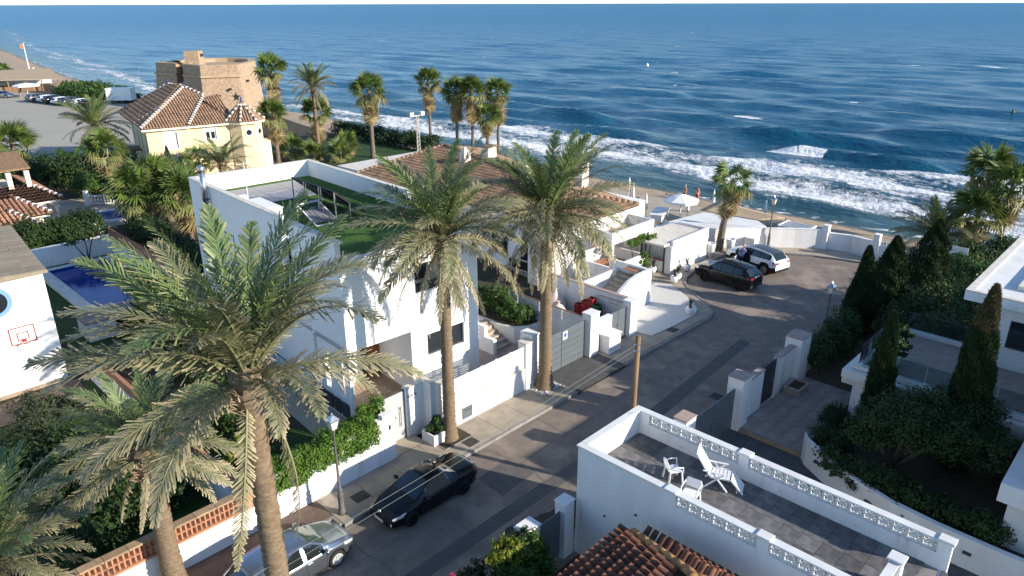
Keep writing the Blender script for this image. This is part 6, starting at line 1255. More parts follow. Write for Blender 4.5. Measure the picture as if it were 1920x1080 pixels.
    mx = xf-sp.get('mir', (cow+.06))*L; zb = sm(belt, sp.get('mir', cow+.06))
    for sg in (1, -1):
        q = MB(); q.lathe(0, 0, [(.03, -.07), (.09, -.06), (.11, 0), (.08, .06), (.02, .075)], 10, .75, 1.2); mi = q.build('mirror', sp['paint'], o, True); mi.location = (mx, sg*(Wd+.09), zb+.08)
    for d in sp['handles']:
        for sg in (1, -1): MB().cbox(xf-d*L, sg*(Wd*.99), zb-.12, .2, .03, .035).build('door_handle', sp.get('handlem', sp['paint']), o, bevel=.008)
    MB().box(xf-.035, xf+.012, -.5*Wd, .5*Wd, .32, .52).build('grille', 'black_trim', o, bevel=.01); MB().box(xf+.012, xf+.02, -.26, .26, .36, .47).build('number_plate', 'plate', o)
    zr_ = sm(belt, .97); rw_ = Wd*sm(plan, 1.0)
    for sg in (1, -1): MB().box(-xf-.014, -xf+.08, sg*rw_*.5, sg*rw_*.97, zr_-.17, zr_-.03).build('tail_lamp', 'tail_red', o, bevel=.02)
    MB().box(-xf-.02, -xf+.1, -rw_*.96, rw_*.96, .3, .5).build('rear_bumper', 'black_trim', o, bevel=.03)
    z = sp.get('rplate', .8); MB().box(-xf-.02, -xf-.008, -.26, .26, z, z+.11).build('number_plate', 'plate', o)
    return o
COUPE = dict(L=4.34, W=1.76, wb=2.605, fo=.9, R=.325, paint='paint_black', rim='alloy_dark', spokes=7, cowl=.27, rf=.44, rr=.60, deck=.74, gl0=.33, gl1=.72, wins=[(.37, .525), (.535, .64)], doors=[.325, .575], handles=[.54], hl=(.03, .15), tl=(.945, .99), mir=.36,
    top=[(0,.62),(.02,.68),(.1,.80),(.28,.95),(.45,1.38),(.55,1.42),(.62,1.38),(.75,1.06),(.9,1.0),(.97,.96),(1,.88)], belt=[(0,.55),(.03,.62),(.15,.74),(.3,.86),(.5,.9),(.75,.94),(.95,.9),(1,.8)], plan=[(0,.62),(.03,.78),(.1,.92),(.25,.99),(.6,1.0),(.85,.97),(.95,.88),(1,.72)], roofw=[(0,.5),(.1,.72),(.25,.84),(.33,.80),(.45,.66),(.6,.64),(.75,.72),(.95,.7),(1,.6)])
car('parked_coupe', 'black coupe with pale headlights parked at the kerb near the entrance gate', -5.85, -.93, R(180), COUPE)
o_ = bpy.data.objects['parked_coupe']
em = MB().lathe(0, 0, [(.085, 0), (.07, .02), (.02, .03)], 6, 1, .8).build('emblem', 'chrome', o_, True); em.location = (2.12, 0, .70); em.rotation_euler = (0, R(65), 0)
for sg in (1, -1): fl = MB().lathe(0, 0, [(.06, 0), (.06, .02)], 12).build('fog_lamp', 'lens', o_); fl.location = (2.10, sg*.62, .38); fl.rotation_euler = (0, R(90), 0)
HATCH = dict(L=4.2, W=1.74, wb=2.51, fo=.87, R=.31, paint='paint_silver', rim='hubcap', hub=True, spokes=9, cowl=.24, rf=.40, rr=.90, deck=.985, gl0=.28, gl1=.93, wins=[(.31, .475), (.495, .69), (.71, .86)], doors=[.30, .485, .70], handles=[.45, .66], hl=(.02, .12), tl=(.92, .985), mir=.31, ws='car_glass_green', handlem='paint_silver',
    top=[(0,.62),(.02,.70),(.08,.83),(.24,1.0),(.41,1.41),(.55,1.47),(.8,1.42),(.89,1.36),(.97,1.02),(1,.9)], belt=[(0,.54),(.03,.62),(.12,.78),(.28,.90),(.6,.94),(.9,.98),(.97,.92),(1,.82)], plan=[(0,.64),(.03,.8),(.1,.93),(.25,.99),(.6,1.0),(.85,.97),(.95,.92),(1,.82)], roofw=[(0,.5),(.1,.72),(.22,.82),(.3,.79),(.42,.68),(.8,.66),(.92,.68),(1,.7)])
car('parked_hatchback', 'silver hatchback parked behind the trunk of the tall date palm', -11.45, -.72, R(2), HATCH)
SUV = dict(L=4.4, W=1.84, wb=2.64, fo=.9, R=.36, paint='paint_darkgreen', rim='alloy_dark', spokes=5, cowl=.25, rf=.37, rr=.88, deck=.965, gl0=.28, gl1=.9, wins=[(.315, .48), (.495, .68), (.70, .84)], doors=[.29, .487, .69], handles=[.46, .66], hl=(.02, .10), tl=(.93, .975), mir=.31, cladding=True, bot=.26, rplate=.98,
    top=[(0,.82),(.02,.95),(.08,1.03),(.24,1.12),(.37,1.55),(.5,1.63),(.75,1.6),(.88,1.54),(.96,1.18),(1,1.05)], belt=[(0,.76),(.03,.86),(.12,.98),(.28,1.05),(.6,1.09),(.9,1.14),(.97,1.08),(1,.95)], plan=[(0,.74),(.03,.86),(.1,.96),(.25,1.0),(.6,1.0),(.9,.98),(.97,.92),(1,.84)], roofw=[(0,.6),(.1,.78),(.22,.86),(.3,.82),(.4,.73),(.85,.70),(.95,.74),(1,.74)])
car('parked_suv', 'black off-roader with black wheels parked on the turning circle', 23.72, 2.3, R(90-4), SUV)
WSUV = dict(SUV, L=4.45, paint='paint_white', roofm='paint_roof_grey', rim='alloy', wb=2.675, tlj=(4, 5), darkpillar=True, wins=[(.325, .475), (.495, .68), (.70, .86)])
wc = car('parked_suv', 'white off-roader with black roof and its driver door open', 28.1, 2.35, R(90-12), WSUV)
d = MB().box(-.95, 0, 0, .07, .35, 1.0).build('open_door', 'paint_white', wc, bevel=.03); d.location = (.85, .93, 0); d.rotation_euler = (0, 0, R(-68)); q = MB().box(-.85, -.1, .02, .05, 1.02, 1.45).build('door_window', 'car_glass', wc); q.parent = d
MB().box(-.15, .75, .86, .935, .4, 1.0).build('door_opening', 'seat_dark', wc); MB().box(-.1, .6, .8, .9, 1.0, 1.5).build('cabin_opening', 'seat_dark', wc)
for sg in (1, -1): MB().tube([(.7, sg*.62, 1.6), (.2, sg*.64, 1.665), (-1.2, sg*.63, 1.63), (-1.6, sg*.62, 1.56)], .022, 6).build('roof_rail', 'chrome', wc, True)
# far parked cars
FAR = [(20.9,150.6,'paint_grey','grey hatchback at the end of the row by the beach restaurant'),(22.0,148.0,'paint_white','white estate car next to the grey one in the car park row'),(22.4,145.2,'paint_black','dark car between the two white ones in the car park row'),(22.9,142.4,'paint_white','white van-like car in the middle of the car park row'),(23.6,139.6,'paint_blue','dark blue car in the car park row beside the dune bush'),(24.6,136.8,'paint_white','white car partly hidden by the car park palm'),(25.6,134.0,'paint_black','black car behind the car park palm')]
for k, (s, t, pm, lab) in enumerate(FAR): car('parked_car', lab, s, t, R(14+k*1.3), dict(HATCH if k % 2 else SUV, paint=pm, rim='alloy'), 'cars parked along the beach edge')
car('parked_car', 'silver car parked alone in front of the beach restaurant', 17.6, 163, R(-50), dict(HATCH, paint='paint_silver', rim='alloy'), 'cars parked along the beach edge')
o = thing('box_van', 'white box trailer parked at the sea end of the car park', 'trailer', 31.3, 135.6, 0, rot=R(-45)); MB().box(-2.4, 2.4, -1.1, 1.1, .6, 2.9).build('body', 'white_plastic', o, bevel=.05); MB().box(-2.43, -2.4, -.9, .9, .8, 2.6).build('door', 'stucco_villa', o)
for x in (-1.2, 1.2):
    for sg in (1, -1): inst('wheel', wheel_meshes(.36, .22, 'alloy', 5)[0], o, (x, sg*1.0, .36))
# ---------------------------------------------------------------- people
def person(label, s, t, z, rot, joints, edges, rad, clothes, hairm, head, hd=None, skin='skin'):
    """one skinned body; clothes = [(name, material, joints, edges, radii)]"""
    o = thing('person', label, 'person', s, t, z, rot=rot)
    def skinned(name, J, E_, R_, m):
        me = bpy.data.meshes.new(name); keys = list(J); me.from_pydata([J[k] for k in keys], [(keys.index(a), keys.index(b)) for a, b in E_], []); me.materials.append(M[m])
        ob = objm(name, me, o); md = ob.modifiers.new('skin', 'SKIN'); sv = me.skin_vertices[0].data if me.skin_vertices else None
        if sv is None:
            bm_ = __import__('bmesh').new(); bm_.from_mesh(me); bm_.verts.layers.skin.verify(); bm_.to_mesh(me); bm_.free(); sv = me.skin_vertices[0].data
        for i, k in enumerate(keys): r_ = R_.get(k, .05); sv[i].radius = r_ if isinstance(r_, tuple) else (r_, r_); sv[i].use_root = (i == 0)
        sb = ob.modifiers.new('sub', 'SUBSURF'); sb.levels = 1; sb.render_levels = 2; 
        for p in me.polygons: p.use_smooth = True
        return ob
    body = skinned('body', joints, edges, rad, skin)
    for nm, m, J, E_, R_ in clothes: skinned(nm, {k: joints[k] if isinstance(J, (list, tuple)) else J[k] for k in J}, E_, R_, m)
    hx = Vector(head); f = Vector(hd or (1, 0, 0)).normalized()
    hb = MB(); hb.lathe(0, 0, [(.02, -.12), (.06, -.10), (.078, -.03), (.082, .03), (.07, .09), (.03, .125), (.005, .13)], 14, 1.12, .92); h = hb.build('head', skin, o, True); h.location = hx; h.rotation_euler = (0, 0, math.atan2(f.y, f.x))
    nb = MB(); nb.add([(.085,-.014,-.02),(.085,.014,-.02),(.112,0,-.028),(.086,0,.022)], [(0,1,2),(1,3,2),(3,0,2)]); nb.build('nose', skin, o).parent = h
    for sg in (1, -1):
        MB().lathe(.083, sg*.032, [(.003,.012),(.010,.02),(.003,.028)], 6).build('eye', 'dark_room', o).parent = h; MB().lathe(0, sg*.082, [(.005,-.03),(.02,0),(.005,.03)], 6, 1, .5).build('ear', skin, o).parent = h
    MB().box(.082,.09,-.022,.022,-.062,-.052).build('mouth', 'red_paint', o).parent = h
    hr = MB(); hr.lathe(0, 0, [(.088, .0), (.092, .04), (.08, .10), (.035, .138), (.005, .142)], 14, 1.08, .96); q = hr.build('hair', hairm, o, True); q.parent = h; q.location = (-.015, 0, .004)
    return o
def std(hip=.9, lean=0., armL=None, armR=None, stride=.12):
    J = {'pelvis': (0,0,hip), 'waist': (lean*.3,0,hip+.18), 'chest': (lean*.8,0,hip+.42), 'neck': (lean,0,hip+.6), 'throat': (lean+.02,0,hip+.68)}
    E_ = [('pelvis','waist'),('waist','chest'),('chest','neck'),('neck','throat')]
    for sd, y, st_ in (('l', .1, stride), ('r', -.1, -stride)):
        J.update({'hip'+sd: (0,y,hip-.05), 'knee'+sd: (st_*.6+.03,y*1.05,hip*.53), 'ank'+sd: (st_,y,.07), 'toe'+sd: (st_+.17,y*1.2,.035)}); E_ += [('pelvis','hip'+sd),('hip'+sd,'knee'+sd),('knee'+sd,'ank'+sd),('ank'+sd,'toe'+sd)]
        a = (armL if sd == 'l' else armR) or ((.0,.26,-.28),(.08,.28,-.53)); sy = 1 if sd == 'l' else -1
        J.update({'sho'+sd: (lean*.9,sy*.19,hip+.52), 'elb'+sd: (lean+a[0][0],sy*a[0][1],hip+.52+a[0][2]), 'wri'+sd: (lean+a[1][0],sy*a[1][1],hip+.52+a[1][2])}); w = J['wri'+sd]; e = J['elb'+sd]; d = Vector(w)-Vector(e); d.normalize()
        E_ += [('neck','sho'+sd),('sho'+sd,'elb'+sd),('elb'+sd,'wri'+sd)]; pm = tuple(Vector(w)+d*.07); J['palm'+sd] = pm; E_.append(('wri'+sd,'palm'+sd))
        for fi, (oy, ox, ln) in enumerate(((.022,.0,.085),(.008,.0,.095),(-.008,.0,.09),(-.022,.0,.075),(.035,-.03,.06))): J['fin%s%d' % (sd, fi)] = tuple(Vector(pm)+d*(ln+ox*.3)+Vector((oy*.9+(.02 if fi == 4 else 0), oy*sy, -.004))); E_.append(('palm'+sd, 'fin%s%d' % (sd, fi)))
    Rr = {'pelvis': (.15,.12), 'waist': (.135,.105), 'chest': (.165,.115), 'neck': (.075,.07), 'throat': .052}
    for sd in 'lr':
        Rr.update({'hip'+sd: .095, 'knee'+sd: .058, 'ank'+sd: .038, 'toe'+sd: .03, 'sho'+sd: .06, 'elb'+sd: .042, 'wri'+sd: .028, 'palm'+sd: (.035,.02)})
        for fi in range(5): Rr['fin%s%d' % (sd, fi)] = .009
    return J, E_, Rr
J, E_, Rr = std(.9, .12, ((.12,.2,-.22),(.34,.12,-.12)), ((.15,.2,-.2),(.38,.1,-.1)), .05)
big = lambda ks, k: {q: (tuple(x*k for x in Rr[q]) if isinstance(Rr[q], tuple) else Rr[q]*k) for q in ks}
tk = ['pelvis','waist','chest','neck','shol','elbl','shor','elbr']; te = [('pelvis','waist'),('waist','chest'),('chest','neck'),('neck','shol'),('shol','elbl'),('neck','shor'),('shor','elbr')]
lk = ['pelvis','hipl','kneel','ankl','hipr','kneer','ankr']; le = [('pelvis','hipl'),('hipl','kneel'),('kneel','ankl'),('pelvis','hipr'),('hipr','kneer'),('kneer','ankr')]
person('person in a light blue shirt standing at the open door of the white off-roader', 27.0, 3.0, 0, R(-15), J, E_, Rr, [('shirt','blue_shirt',tk,te,big(tk,1.2)), ('trousers','navy',lk,le,big(lk,1.18))], 'hair_grey', (.16,0,1.68))
J, E_, Rr = std(.88, .03, None, None, .13)
sk = ['pelvis','hipl','hipr']; se = [('pelvis','hipl'),('pelvis','hipr')]
person('person with grey hair in dark swimming trunks walking along the beach', 43.6, 17.7, -.86, R(150), J, E_, Rr, [('trunks','swim_dark',sk,se,big(sk,1.2))], 'hair_grey', (.06,0,1.66), skin='skin')
J, E_, Rr = std(.86, .0, None, None, .06)
person('person in a red bikini standing on the beach beside the parasol', 44.5, 16.8, -1.0, R(160), J, E_, Rr, [('bikini_bottom','swim_red',sk,se,big(sk,1.12)), ('bikini_top','swim_red',['chest','neck'],[('chest','neck')],{'chest':(.172,.125),'neck':(.11,.09)})], 'hair', (.02,0,1.62))
J = {'pelvis':(0,0,.13),'waist':(-.2,0,.14),'chest':(-.42,0,.2),'neck':(-.6,0,.25),'throat':(-.68,0,.28),'hipl':(.08,.1,.12),'kneel':(.45,.12,.36),'ankl':(.75,.1,.06),'toel':(.88,.1,.12),'hipr':(.08,-.1,.12),'kneer':(.5,-.12,.14),'ankr':(.9,-.1,.06),'toer':(.98,-.1,.16),'shol':(-.55,.19,.22),'elbl':(-.62,.32,.1),'wril':(-.4,.36,.06),'shor':(-.55,-.19,.22),'elbr':(-.6,-.34,.1),'wrir':(-.38,-.36,.06)}
E2 = [('pelvis','waist'),('waist','chest'),('chest','neck'),('neck','throat'),('pelvis','hipl'),('hipl','kneel'),('kneel','ankl'),('ankl','toel'),('pelvis','hipr'),('hipr','kneer'),('kneer','ankr'),('ankr','toer'),('neck','shol'),('shol','elbl'),('elbl','wril'),('neck','shor'),('shor','elbr'),('elbr','wrir')]
R2 = {'pelvis':(.14,.11),'waist':(.13,.1),'chest':(.15,.1),'neck':.07,'throat':.05,'hipl':.09,'hipr':.09,'kneel':.055,'kneer':.055,'ankl':.036,'ankr':.036,'toel':.028,'toer':.028,'shol':.055,'shor':.055,'elbl':.04,'elbr':.04,'wril':.03,'wrir':.03}
person('person sunbathing on a purple towel on the beach', 44.9, 20.2, -1.02, R(75), J, E2, R2, [('swimsuit','swim_dark',{'pelvis':J['pelvis'],'hipl':J['hipl'],'hipr':J['hipr']},se,{'pelvis':(.16,.125),'hipl':.1,'hipr':.1})], 'hair', (-.8,0,.32))
o = thing('beach_towel', 'purple beach towel under the sunbather', 'towel', 44.9, 20.2, -1.06, rot=R(75)); MB().box(-1.0,1.05,-.5,.5,0,.05).build('cloth','towel',o); MB().box(-1.0,-.9,-.5,.5,.05,.055).build('stripe','white_fabric',o)
def tiny(label, s, t, z, top, rot):
    J, E_, Rr = std(.88, 0, None, None, .1); person(label, s, t, z, rot, J, E_, Rr, [('shirt', top, tk, te, {q: (tuple(x*1.2 for x in Rr[q]) if isinstance(Rr[q], tuple) else Rr[q]*1.2) for q in tk})], 'hair', (.02,0,1.64))
tiny('person in an orange top standing by the far restaurant cars', 20.0, 160, 0, 'orange_bottle', 0); tiny('person in white standing on the far beach', 42.0, 221, -.4, 'white_fabric', 2); tiny('person in white near the flagpole on the far beach', 40.0, 228, -.3, 'white_fabric', 1)
# ---------------------------------------------------------------- lamps, poles, cables
def lamp(label, s, t, h=4.3, z0=.12):
    o = thing('street_lamp', label, 'street lamp', s, t, z0, rot=0)
    MB().lathe(0, 0, [(.15, 0), (.15, .12), (.115, .2), (.105, .75), (.12, .8), (.12, .86), (.075, .95), (.095, 1.02), (.095, 1.08), (.055, 1.16), (.045, 2.2), (.04, h-.75), (.065, h-.72), (.065, h-.66), (.035, h-.6)], 12).build('post', 'lamp_paint', o, True)
    l = MB(); z = h-.6
    l.add([(-.1,-.1,z),(.1,-.1,z),(.1,.1,z),(-.1,.1,z),(-.17,-.17,z+.36),(.17,-.17,z+.36),(.17,.17,z+.36),(-.17,.17,z+.36)], [(3,2,1,0),(4,5,6,7),(0,1,5,4),(1,2,6,5),(2,3,7,6),(3,0,4,7)]); l.build('lantern_glass', 'lamp_glass', o)
    f = MB()
    for x, y in ((1,1),(1,-1),(-1,1),(-1,-1)): f.bar((x*.1,y*.1,z), (x*.175,y*.175,z+.37), .02)
    f.box(-.2,.2,-.2,.2,z+.36,z+.39); f.add([(-.19,-.19,z+.39),(.19,-.19,z+.39),(.19,.19,z+.39),(-.19,.19,z+.39),(-.05,-.05,z+.54),(.05,-.05,z+.54),(.05,.05,z+.54),(-.05,.05,z+.54)], [(4,5,6,7),(0,1,5,4),(1,2,6,5),(2,3,7,6),(3,0,4,7)]); f.lathe(0,0,[(.03,z+.54),(.05,z+.58),(.01,z+.66)],8); f.build('lantern_frame', 'steel', o)
lamp('classic iron street lamp on the pavement before the trailing hedge', -8.6, .62); lamp('classic iron street lamp against the promenade wall behind the white car', 32.6, 3.6, 4.1); lamp('classic iron street lamp beside the dark cypress', 17.6, -6.75, 4.1, 0)
o = thing('utility_pole', 'weathered wooden utility pole carrying the thin cables over the street', 'utility pole', .05, -6.3, 0, rot=0)
MB().tube([(0,0,-.1),(0,0,2),(0.01,0.02,4.5),(.0,.0,6.75)], [.13,.12,.105,.095], 12).build('pole', 'pole_wood', o, True)
for z in (6.45, 6.2): MB().lathe(0, 0, [(.115, z), (.115, z+.04)], 12).tube([(-.1,0,z+.02),(-.2,0,z+.06)], .02, 6).build('bracket', 'steel', o)
for k, (dz, sag) in enumerate(((6.47, .62), (6.24, .75))):
    b = MB(); pts = []
    for i in range(25): u = i/24; pts.append((-.15-30*u, -6.3+.05*k, dz-.45*u-4*sag*u*(1-u)*.55-.0))
    c_ = b.tube(pts, .0045, 5).build('cable', 'rope'); setp(c_, ['upper pale cable strung from the wooden pole above the street', 'lower pale cable strung from the wooden pole above the street'][k], 'cable')
o = thing('floodlight_mast', 'pale lattice floodlight mast with two lamps beside the seafront lawn', 'light mast', 38, 53.2, 0, rot=0); b = MB()
for x, y in ((-.2,-.2),(.2,-.2),(0,.22)): b.bar((x,y,0),(x*.6,y*.6,4.9),.06)
for k in range(9): b.bar((-.2+.008*k,-.2,k*.52),(.2-.008*k,-.2,k*.52+.5),.035); b.bar((.2,-.2,k*.52),(0,.22,k*.52+.5),.035)
b.build('mast','coping',o); MB().bar((-.9,0,4.9),(.9,0,4.9),.08).build('crossbar','coping',o)
for x in (-.85,.85): MB().box(x-.3,x+.3,-.18,.18,4.85,5.35).build('floodlight','pink_stucco',o,bevel=.03)
o = thing('flagpole', 'tall white flagpole with a red and yellow flag on the far beach', 'flagpole', 36.8, 219, 0, rot=0); MB().tube([(0,0,0),(0,0,8.2)],[.16,.1],8).build('pole','slat_white',o); MB().box(-.9,0,-.03,.03,6.8,7.9).build('flag','orange_bottle',o)
o = thing('fence_post', 'thin dark leaning post in the sandy car park', 'post', 3.5, 90, 0, rot=0); MB().tube([(0,0,0),(.5,-.5,3.0)],.08,7).build('post','iron',o); MB().lathe(.5,-.5,[(.1,2.98),(.1,3.05)],7).build('cap','iron',o)
# ---------------------------------------------------------------- terrace furniture
def plastic_chair(label, s, t, z, rot):
    o = thing('plastic_chair', label, 'chair', s, t, z, rot=rot)
    MB().box(-.22,.22,-.22,.22,.42,.455).build('seat','white_plastic',o,bevel=.012)
    for x in (-.2,.2):
        for y in (-.2,.2): MB().bar((x,y,.43),(x*1.2,y*1.2,0),.055,.04).build('leg','white_plastic',o)
    b = MB(); pts = []
    for i in range(13): a = PI*i/12; pts.append((-.25-.06*math.sin(a), .24*math.cos(a), .62+.24*math.sin(a)))
    b.tube([(-.2,.23,.44)]+pts+[(-.2,-.23,.44)], .02, 6); b.build('back_frame','white_plastic',o,True)
    for y in (-.12,-.04,.04,.12): MB().bar((-.215,y,.45),(-.3,y,.86-abs(y)*.3),.05,.014).build('back_slat','white_plastic',o)
    for y in (-.26,.26): MB().tube([(-.25,y*.95,.64),(.0,y*1.05,.66),(.2,y*1.05,.64),(.22,y*1.02,.44)],.022,6).build('arm','white_plastic',o,True)
plastic_chair('white plastic armchair facing the recliner on the roof terrace', -2.35, -9.55, 3.47, R(-35))
o = thing('plastic_table_chair', 'low white plastic armchair seen from its side near the block parapet', 'chair', -2.95, -10.55, 3.47, rot=R(100))
MB().box(-.25,.25,-.22,.22,.34,.37).build('seat','white_plastic',o,bevel=.01)
for x in (-.22,.22):
    for y in (-.19,.19): MB().bar((x,y,.36),(x*1.15,y*1.2,0),.055,.04).build('leg','white_plastic',o)
    MB().tube([(x*1.1,-.22,.36),(x*1.15,-.24,.62),(x*1.15,.2,.6),(x*1.1,.22,.36)],.022,6).build('arm','white_plastic',o,True)
MB().box(-.24,.24,-.27,-.23,.4,.72).build('back','white_plastic',o,bevel=.015)
o = thing('recliner', 'white plastic reclining sun chair with leg rest on the roof terrace', 'recliner', -1.55, -10.75, 3.47, rot=R(-68))
def slatset(p, q, n, w, nm):
    p, q = Vector(p), Vector(q); fr_ = MB(); 
    for y in (-w/2, w/2): fr_.bar(p+Vector((0,y,0)), q+Vector((0,y,0)), .05, .045)
    f_ = fr_.build(nm, 'white_plastic', o)
    for i in range(n): c = p.lerp(q, (i+.5)/n); dd = (q-p)/n*.42; MB().bar(c-dd, c+dd, w-.07, .015).build('slat', 'white_plastic', f_)
slatset((-.25,0,.42),(.35,0,.46),5,.56,'seat'); slatset((-.27,0,.44),(-.75,0,1.2),8,.54,'backrest'); slatset((.38,0,.45),(.78,0,.02),6,.52,'leg_rest')
for y in (-.31,.31): MB().bar((-.45,y,.0),(.15,y,.62),.055,.04).build('leg','white_plastic',o); MB().bar((.3,y,0),(-.2,y,.62),.055,.04).build('leg','white_plastic',o); MB().box(-.5,.22,y-.03,y+.03,.62,.655).build('arm','white_plastic',o,bevel=.01)
MB().bar((.6,-.25,.02),(.6,.25,.02),.04).bar((.55,.0,.02),(.75,0,.02),.04).build('foot_bar','white_plastic',o)
# ---------------------------------------------------------------- restaurant things
def parasol(label, s, t, z0, h=2.9, r_=1.55):
    o = thing('parasol', label, 'parasol', s, t, z0, rot=0); n = 8; b = MB(); rings = [(0, h), (r_*.45, h-.16), (r_, h-.48), (r_, h-.68)]
    vs = [(0,0,h)]; 
    for r2, z in rings[1:]: vs += [(r2*math.cos(2*PI*i/n), r2*math.sin(2*PI*i/n), z) for i in range(n)]
    b.add(vs, [(0, 1+i, 1+(i+1) % n) for i in range(n)]+[(1+k*n+i, 1+(k+1)*n+i, 1+(k+1)*n+(i+1) % n, 1+k*n+(i+1) % n) for k in range(2) for i in range(n)]); c = b.build('canopy','white_fabric',o)
    for i in range(n): MB().bar((0,0,h-.1),(r_*.98*math.cos(2*PI*i/n),r_*.98*math.sin(2*PI*i/n),h-.53),.03).build('rib','slat_white',o)
    MB().tube([(0,0,0),(0,0,h)],.055,8).build('pole','slat_white',o,True); MB().lathe(0,0,[(.4,0),(.4,.08),(.1,.12)],12).build('base','stucco',o)
parasol('open white parasol on the restaurant terrace by the beach', 34.1, 12.5, -.1, 2.7)
o = None
def closed(label, s, t, z0, h=2.4):
    o = thing('closed_parasol', label, 'parasol', s, t, z0, rot=0); MB().tube([(0,0,0),(0,0,h)],.035,7).build('pole','slat_white',o); MB().lathe(0,0,[(.17,h*.42),(.15,h*.6),(.09,h*.85),(.02,h+.05)],8).build('furled_cover','white_fabric',o,True)
for lab, s, t, z in (('furled white parasol on the sand beyond the shade awning',38.5,11.8,-.1),('furled parasol low on the sand near the lamp post',40.2,7.6,-.6),('furled parasol at the seaward edge of the terrace by the planted balcony',37.0,20.0,0),('furled parasol beside the other at the terrace edge',35.4,18.4,0),('furled parasol next to the open one on the terrace',34.6,12.1,0),('leaning furled parasol near the brown post',32.8,15.2,0)): closed(lab, s, t, z)
o = thing('brown_post', 'brown wooden post with a green climber on the terrace', 'post', 32.0, 16.4, 0, rot=0); MB().tube([(0,0,0),(0,0,3.0)],.06,8).build('post','pole_wood',o); MB().lathe(0,0,[(.09,2.98),(.09,3.05)],8).build('cap','pole_wood',o)
shrub('climber', 'green bush beside the brown wooden post on the terrace', 'plant', 32.3, 15.8, [(0,0,.9,.4,.4,.8),(.1,.1,1.6,.3,.3,.4)], 1200, .08, 'leaf_mid', 92)
def table_set(label, s, t, rot, g):
    o = thing('table', label, 'table', s, t, .05, g, rot=rot); MB().box(-.4,.4,-.4,.4,.70,.74).build('top','pole_wood',o,bevel=.01); MB().tube([(0,0,0),(0,0,.7)],.04,8).build('leg','slat_white',o); MB().box(-.28,.28,-.28,.28,0,.03).build('foot','slat_white',o)
def bistro_chair(label, s, t, rot, g):
    o = thing('chair', label, 'chair', s, t, .05, g, rot=rot); MB().box(-.2,.2,-.2,.2,.43,.46).build('seat','white_plastic',o,bevel=.01)
    for x in (-.18,.18):
        for y in (-.18,.18): MB().bar((x,y,.44),(x*1.1,y*1.1,0),.035).build('leg','slat_white',o)
    MB().box(-.22,-.19,-.2,.2,.5,.85).build('back','white_plastic',o,bevel=.01)
for i in range(3):
    for j in range(2):
        s, t = 27.2+i*1.7, 12.2+j*1.7; table_set('small brown topped table among the white chairs on the restaurant terrace', s, t, .2, 'terrace tables')
        for k in range(2): bistro_chair('white chair at a small brown table on the restaurant terrace', s+.62*math.cos(.2+PI*k), t+.62*math.sin(.2+PI*k), .2+PI*(k+1), 'terrace chairs')
o = thing('serving_table', 'long white topped outdoor counter on the terrace by the sand', 'counter', 33.0, 13.9, .05, rot=R(20)); MB().box(-1.4,1.4,-.6,.6,.9,1.0).build('top','white_plastic',o,bevel=.01); MB().box(-1.3,-.4,-.5,.5,0,.9).build('cabinet','stucco',o)
for x in (.0,1.3): MB().box(x-.04,x+.04,-.5,-.42,0,.9).box(x-.04,x+.04,-.42,.5,.0,.05).build('leg','slat_white',o)
def pot(label, s, t, z, r_, h, plant=True, seed=0, plain=False):
    o = thing('plant_pot', label, 'potted plant' if plant else 'plant pot', s, t, z, rot=0)
    prof = [(r_*.62,0),(r_*.95,h*.45),(r_,h*.75),(r_*.8,h),(r_*.68,h),(r_*.66,h*.85)] if not plain else [(r_*.6,0),(r_*.98,h*.95),(r_,h),(r_*.88,h),(r_*.85,h*.9)]
    MB().lathe(0,0,prof,16).build('pot','white_plastic',o,True); MB().lathe(0,0,[(r_*.66,h*.8),(r_*.66,h*.86)],14).build('soil','earth',o)
    if plant:
        r = random.Random(seed)
        for i in range(22):
            a = i*2.4; e = R(r.uniform(15,80)); l = r.uniform(.35,.6); d = Vector((math.cos(a)*math.cos(e),math.sin(a)*math.cos(e),math.sin(e))); w = Vector((-math.sin(a),math.cos(a),0))*.035; p = Vector((0,0,h*.85+(.25 if i % 2 else .05))); MB().add([p-w*.6,p+w*.6,p+d*l*.5+w,p+d*l*.5-w,p+d*l], [(0,1,2,3),(3,2,4)]).build('leaf','leaf_olive',o)
        MB().tube([(0,0,h*.8),(0,0,h+.25)],.03,6).build('stem','bark',o)
for i, (lab, s, t, z) in enumerate((('white potted agave alone on the gravel near the drain cover',16.9,1.1,.14),('white potted agave, nearer of the pair at the gravel edge',20.9,4.75,.14),('white potted agave, farther of the pair at the gravel edge',21.6,4.9,.14),('white potted agave beside the bar wall',23.6,6.3-.9,.14),('white potted agave on the low terrace ledge',21.5,6.9,.14),('potted agave behind the sculpted stair wall',19.6,7.3-.6,.14))): pot(lab, s, t, z, .27, .48, True, i)
for lab, s, t in (('tall tapered white plant tub against the bar wall',27.5,5.75),('tall tapered white plant tub behind the leaning palm',29.0,7.2),('tall tapered white plant tub between palm and white car',29.5,5.2)): pot(lab, s, t, .1, .36, 1.1, False, 0, True)
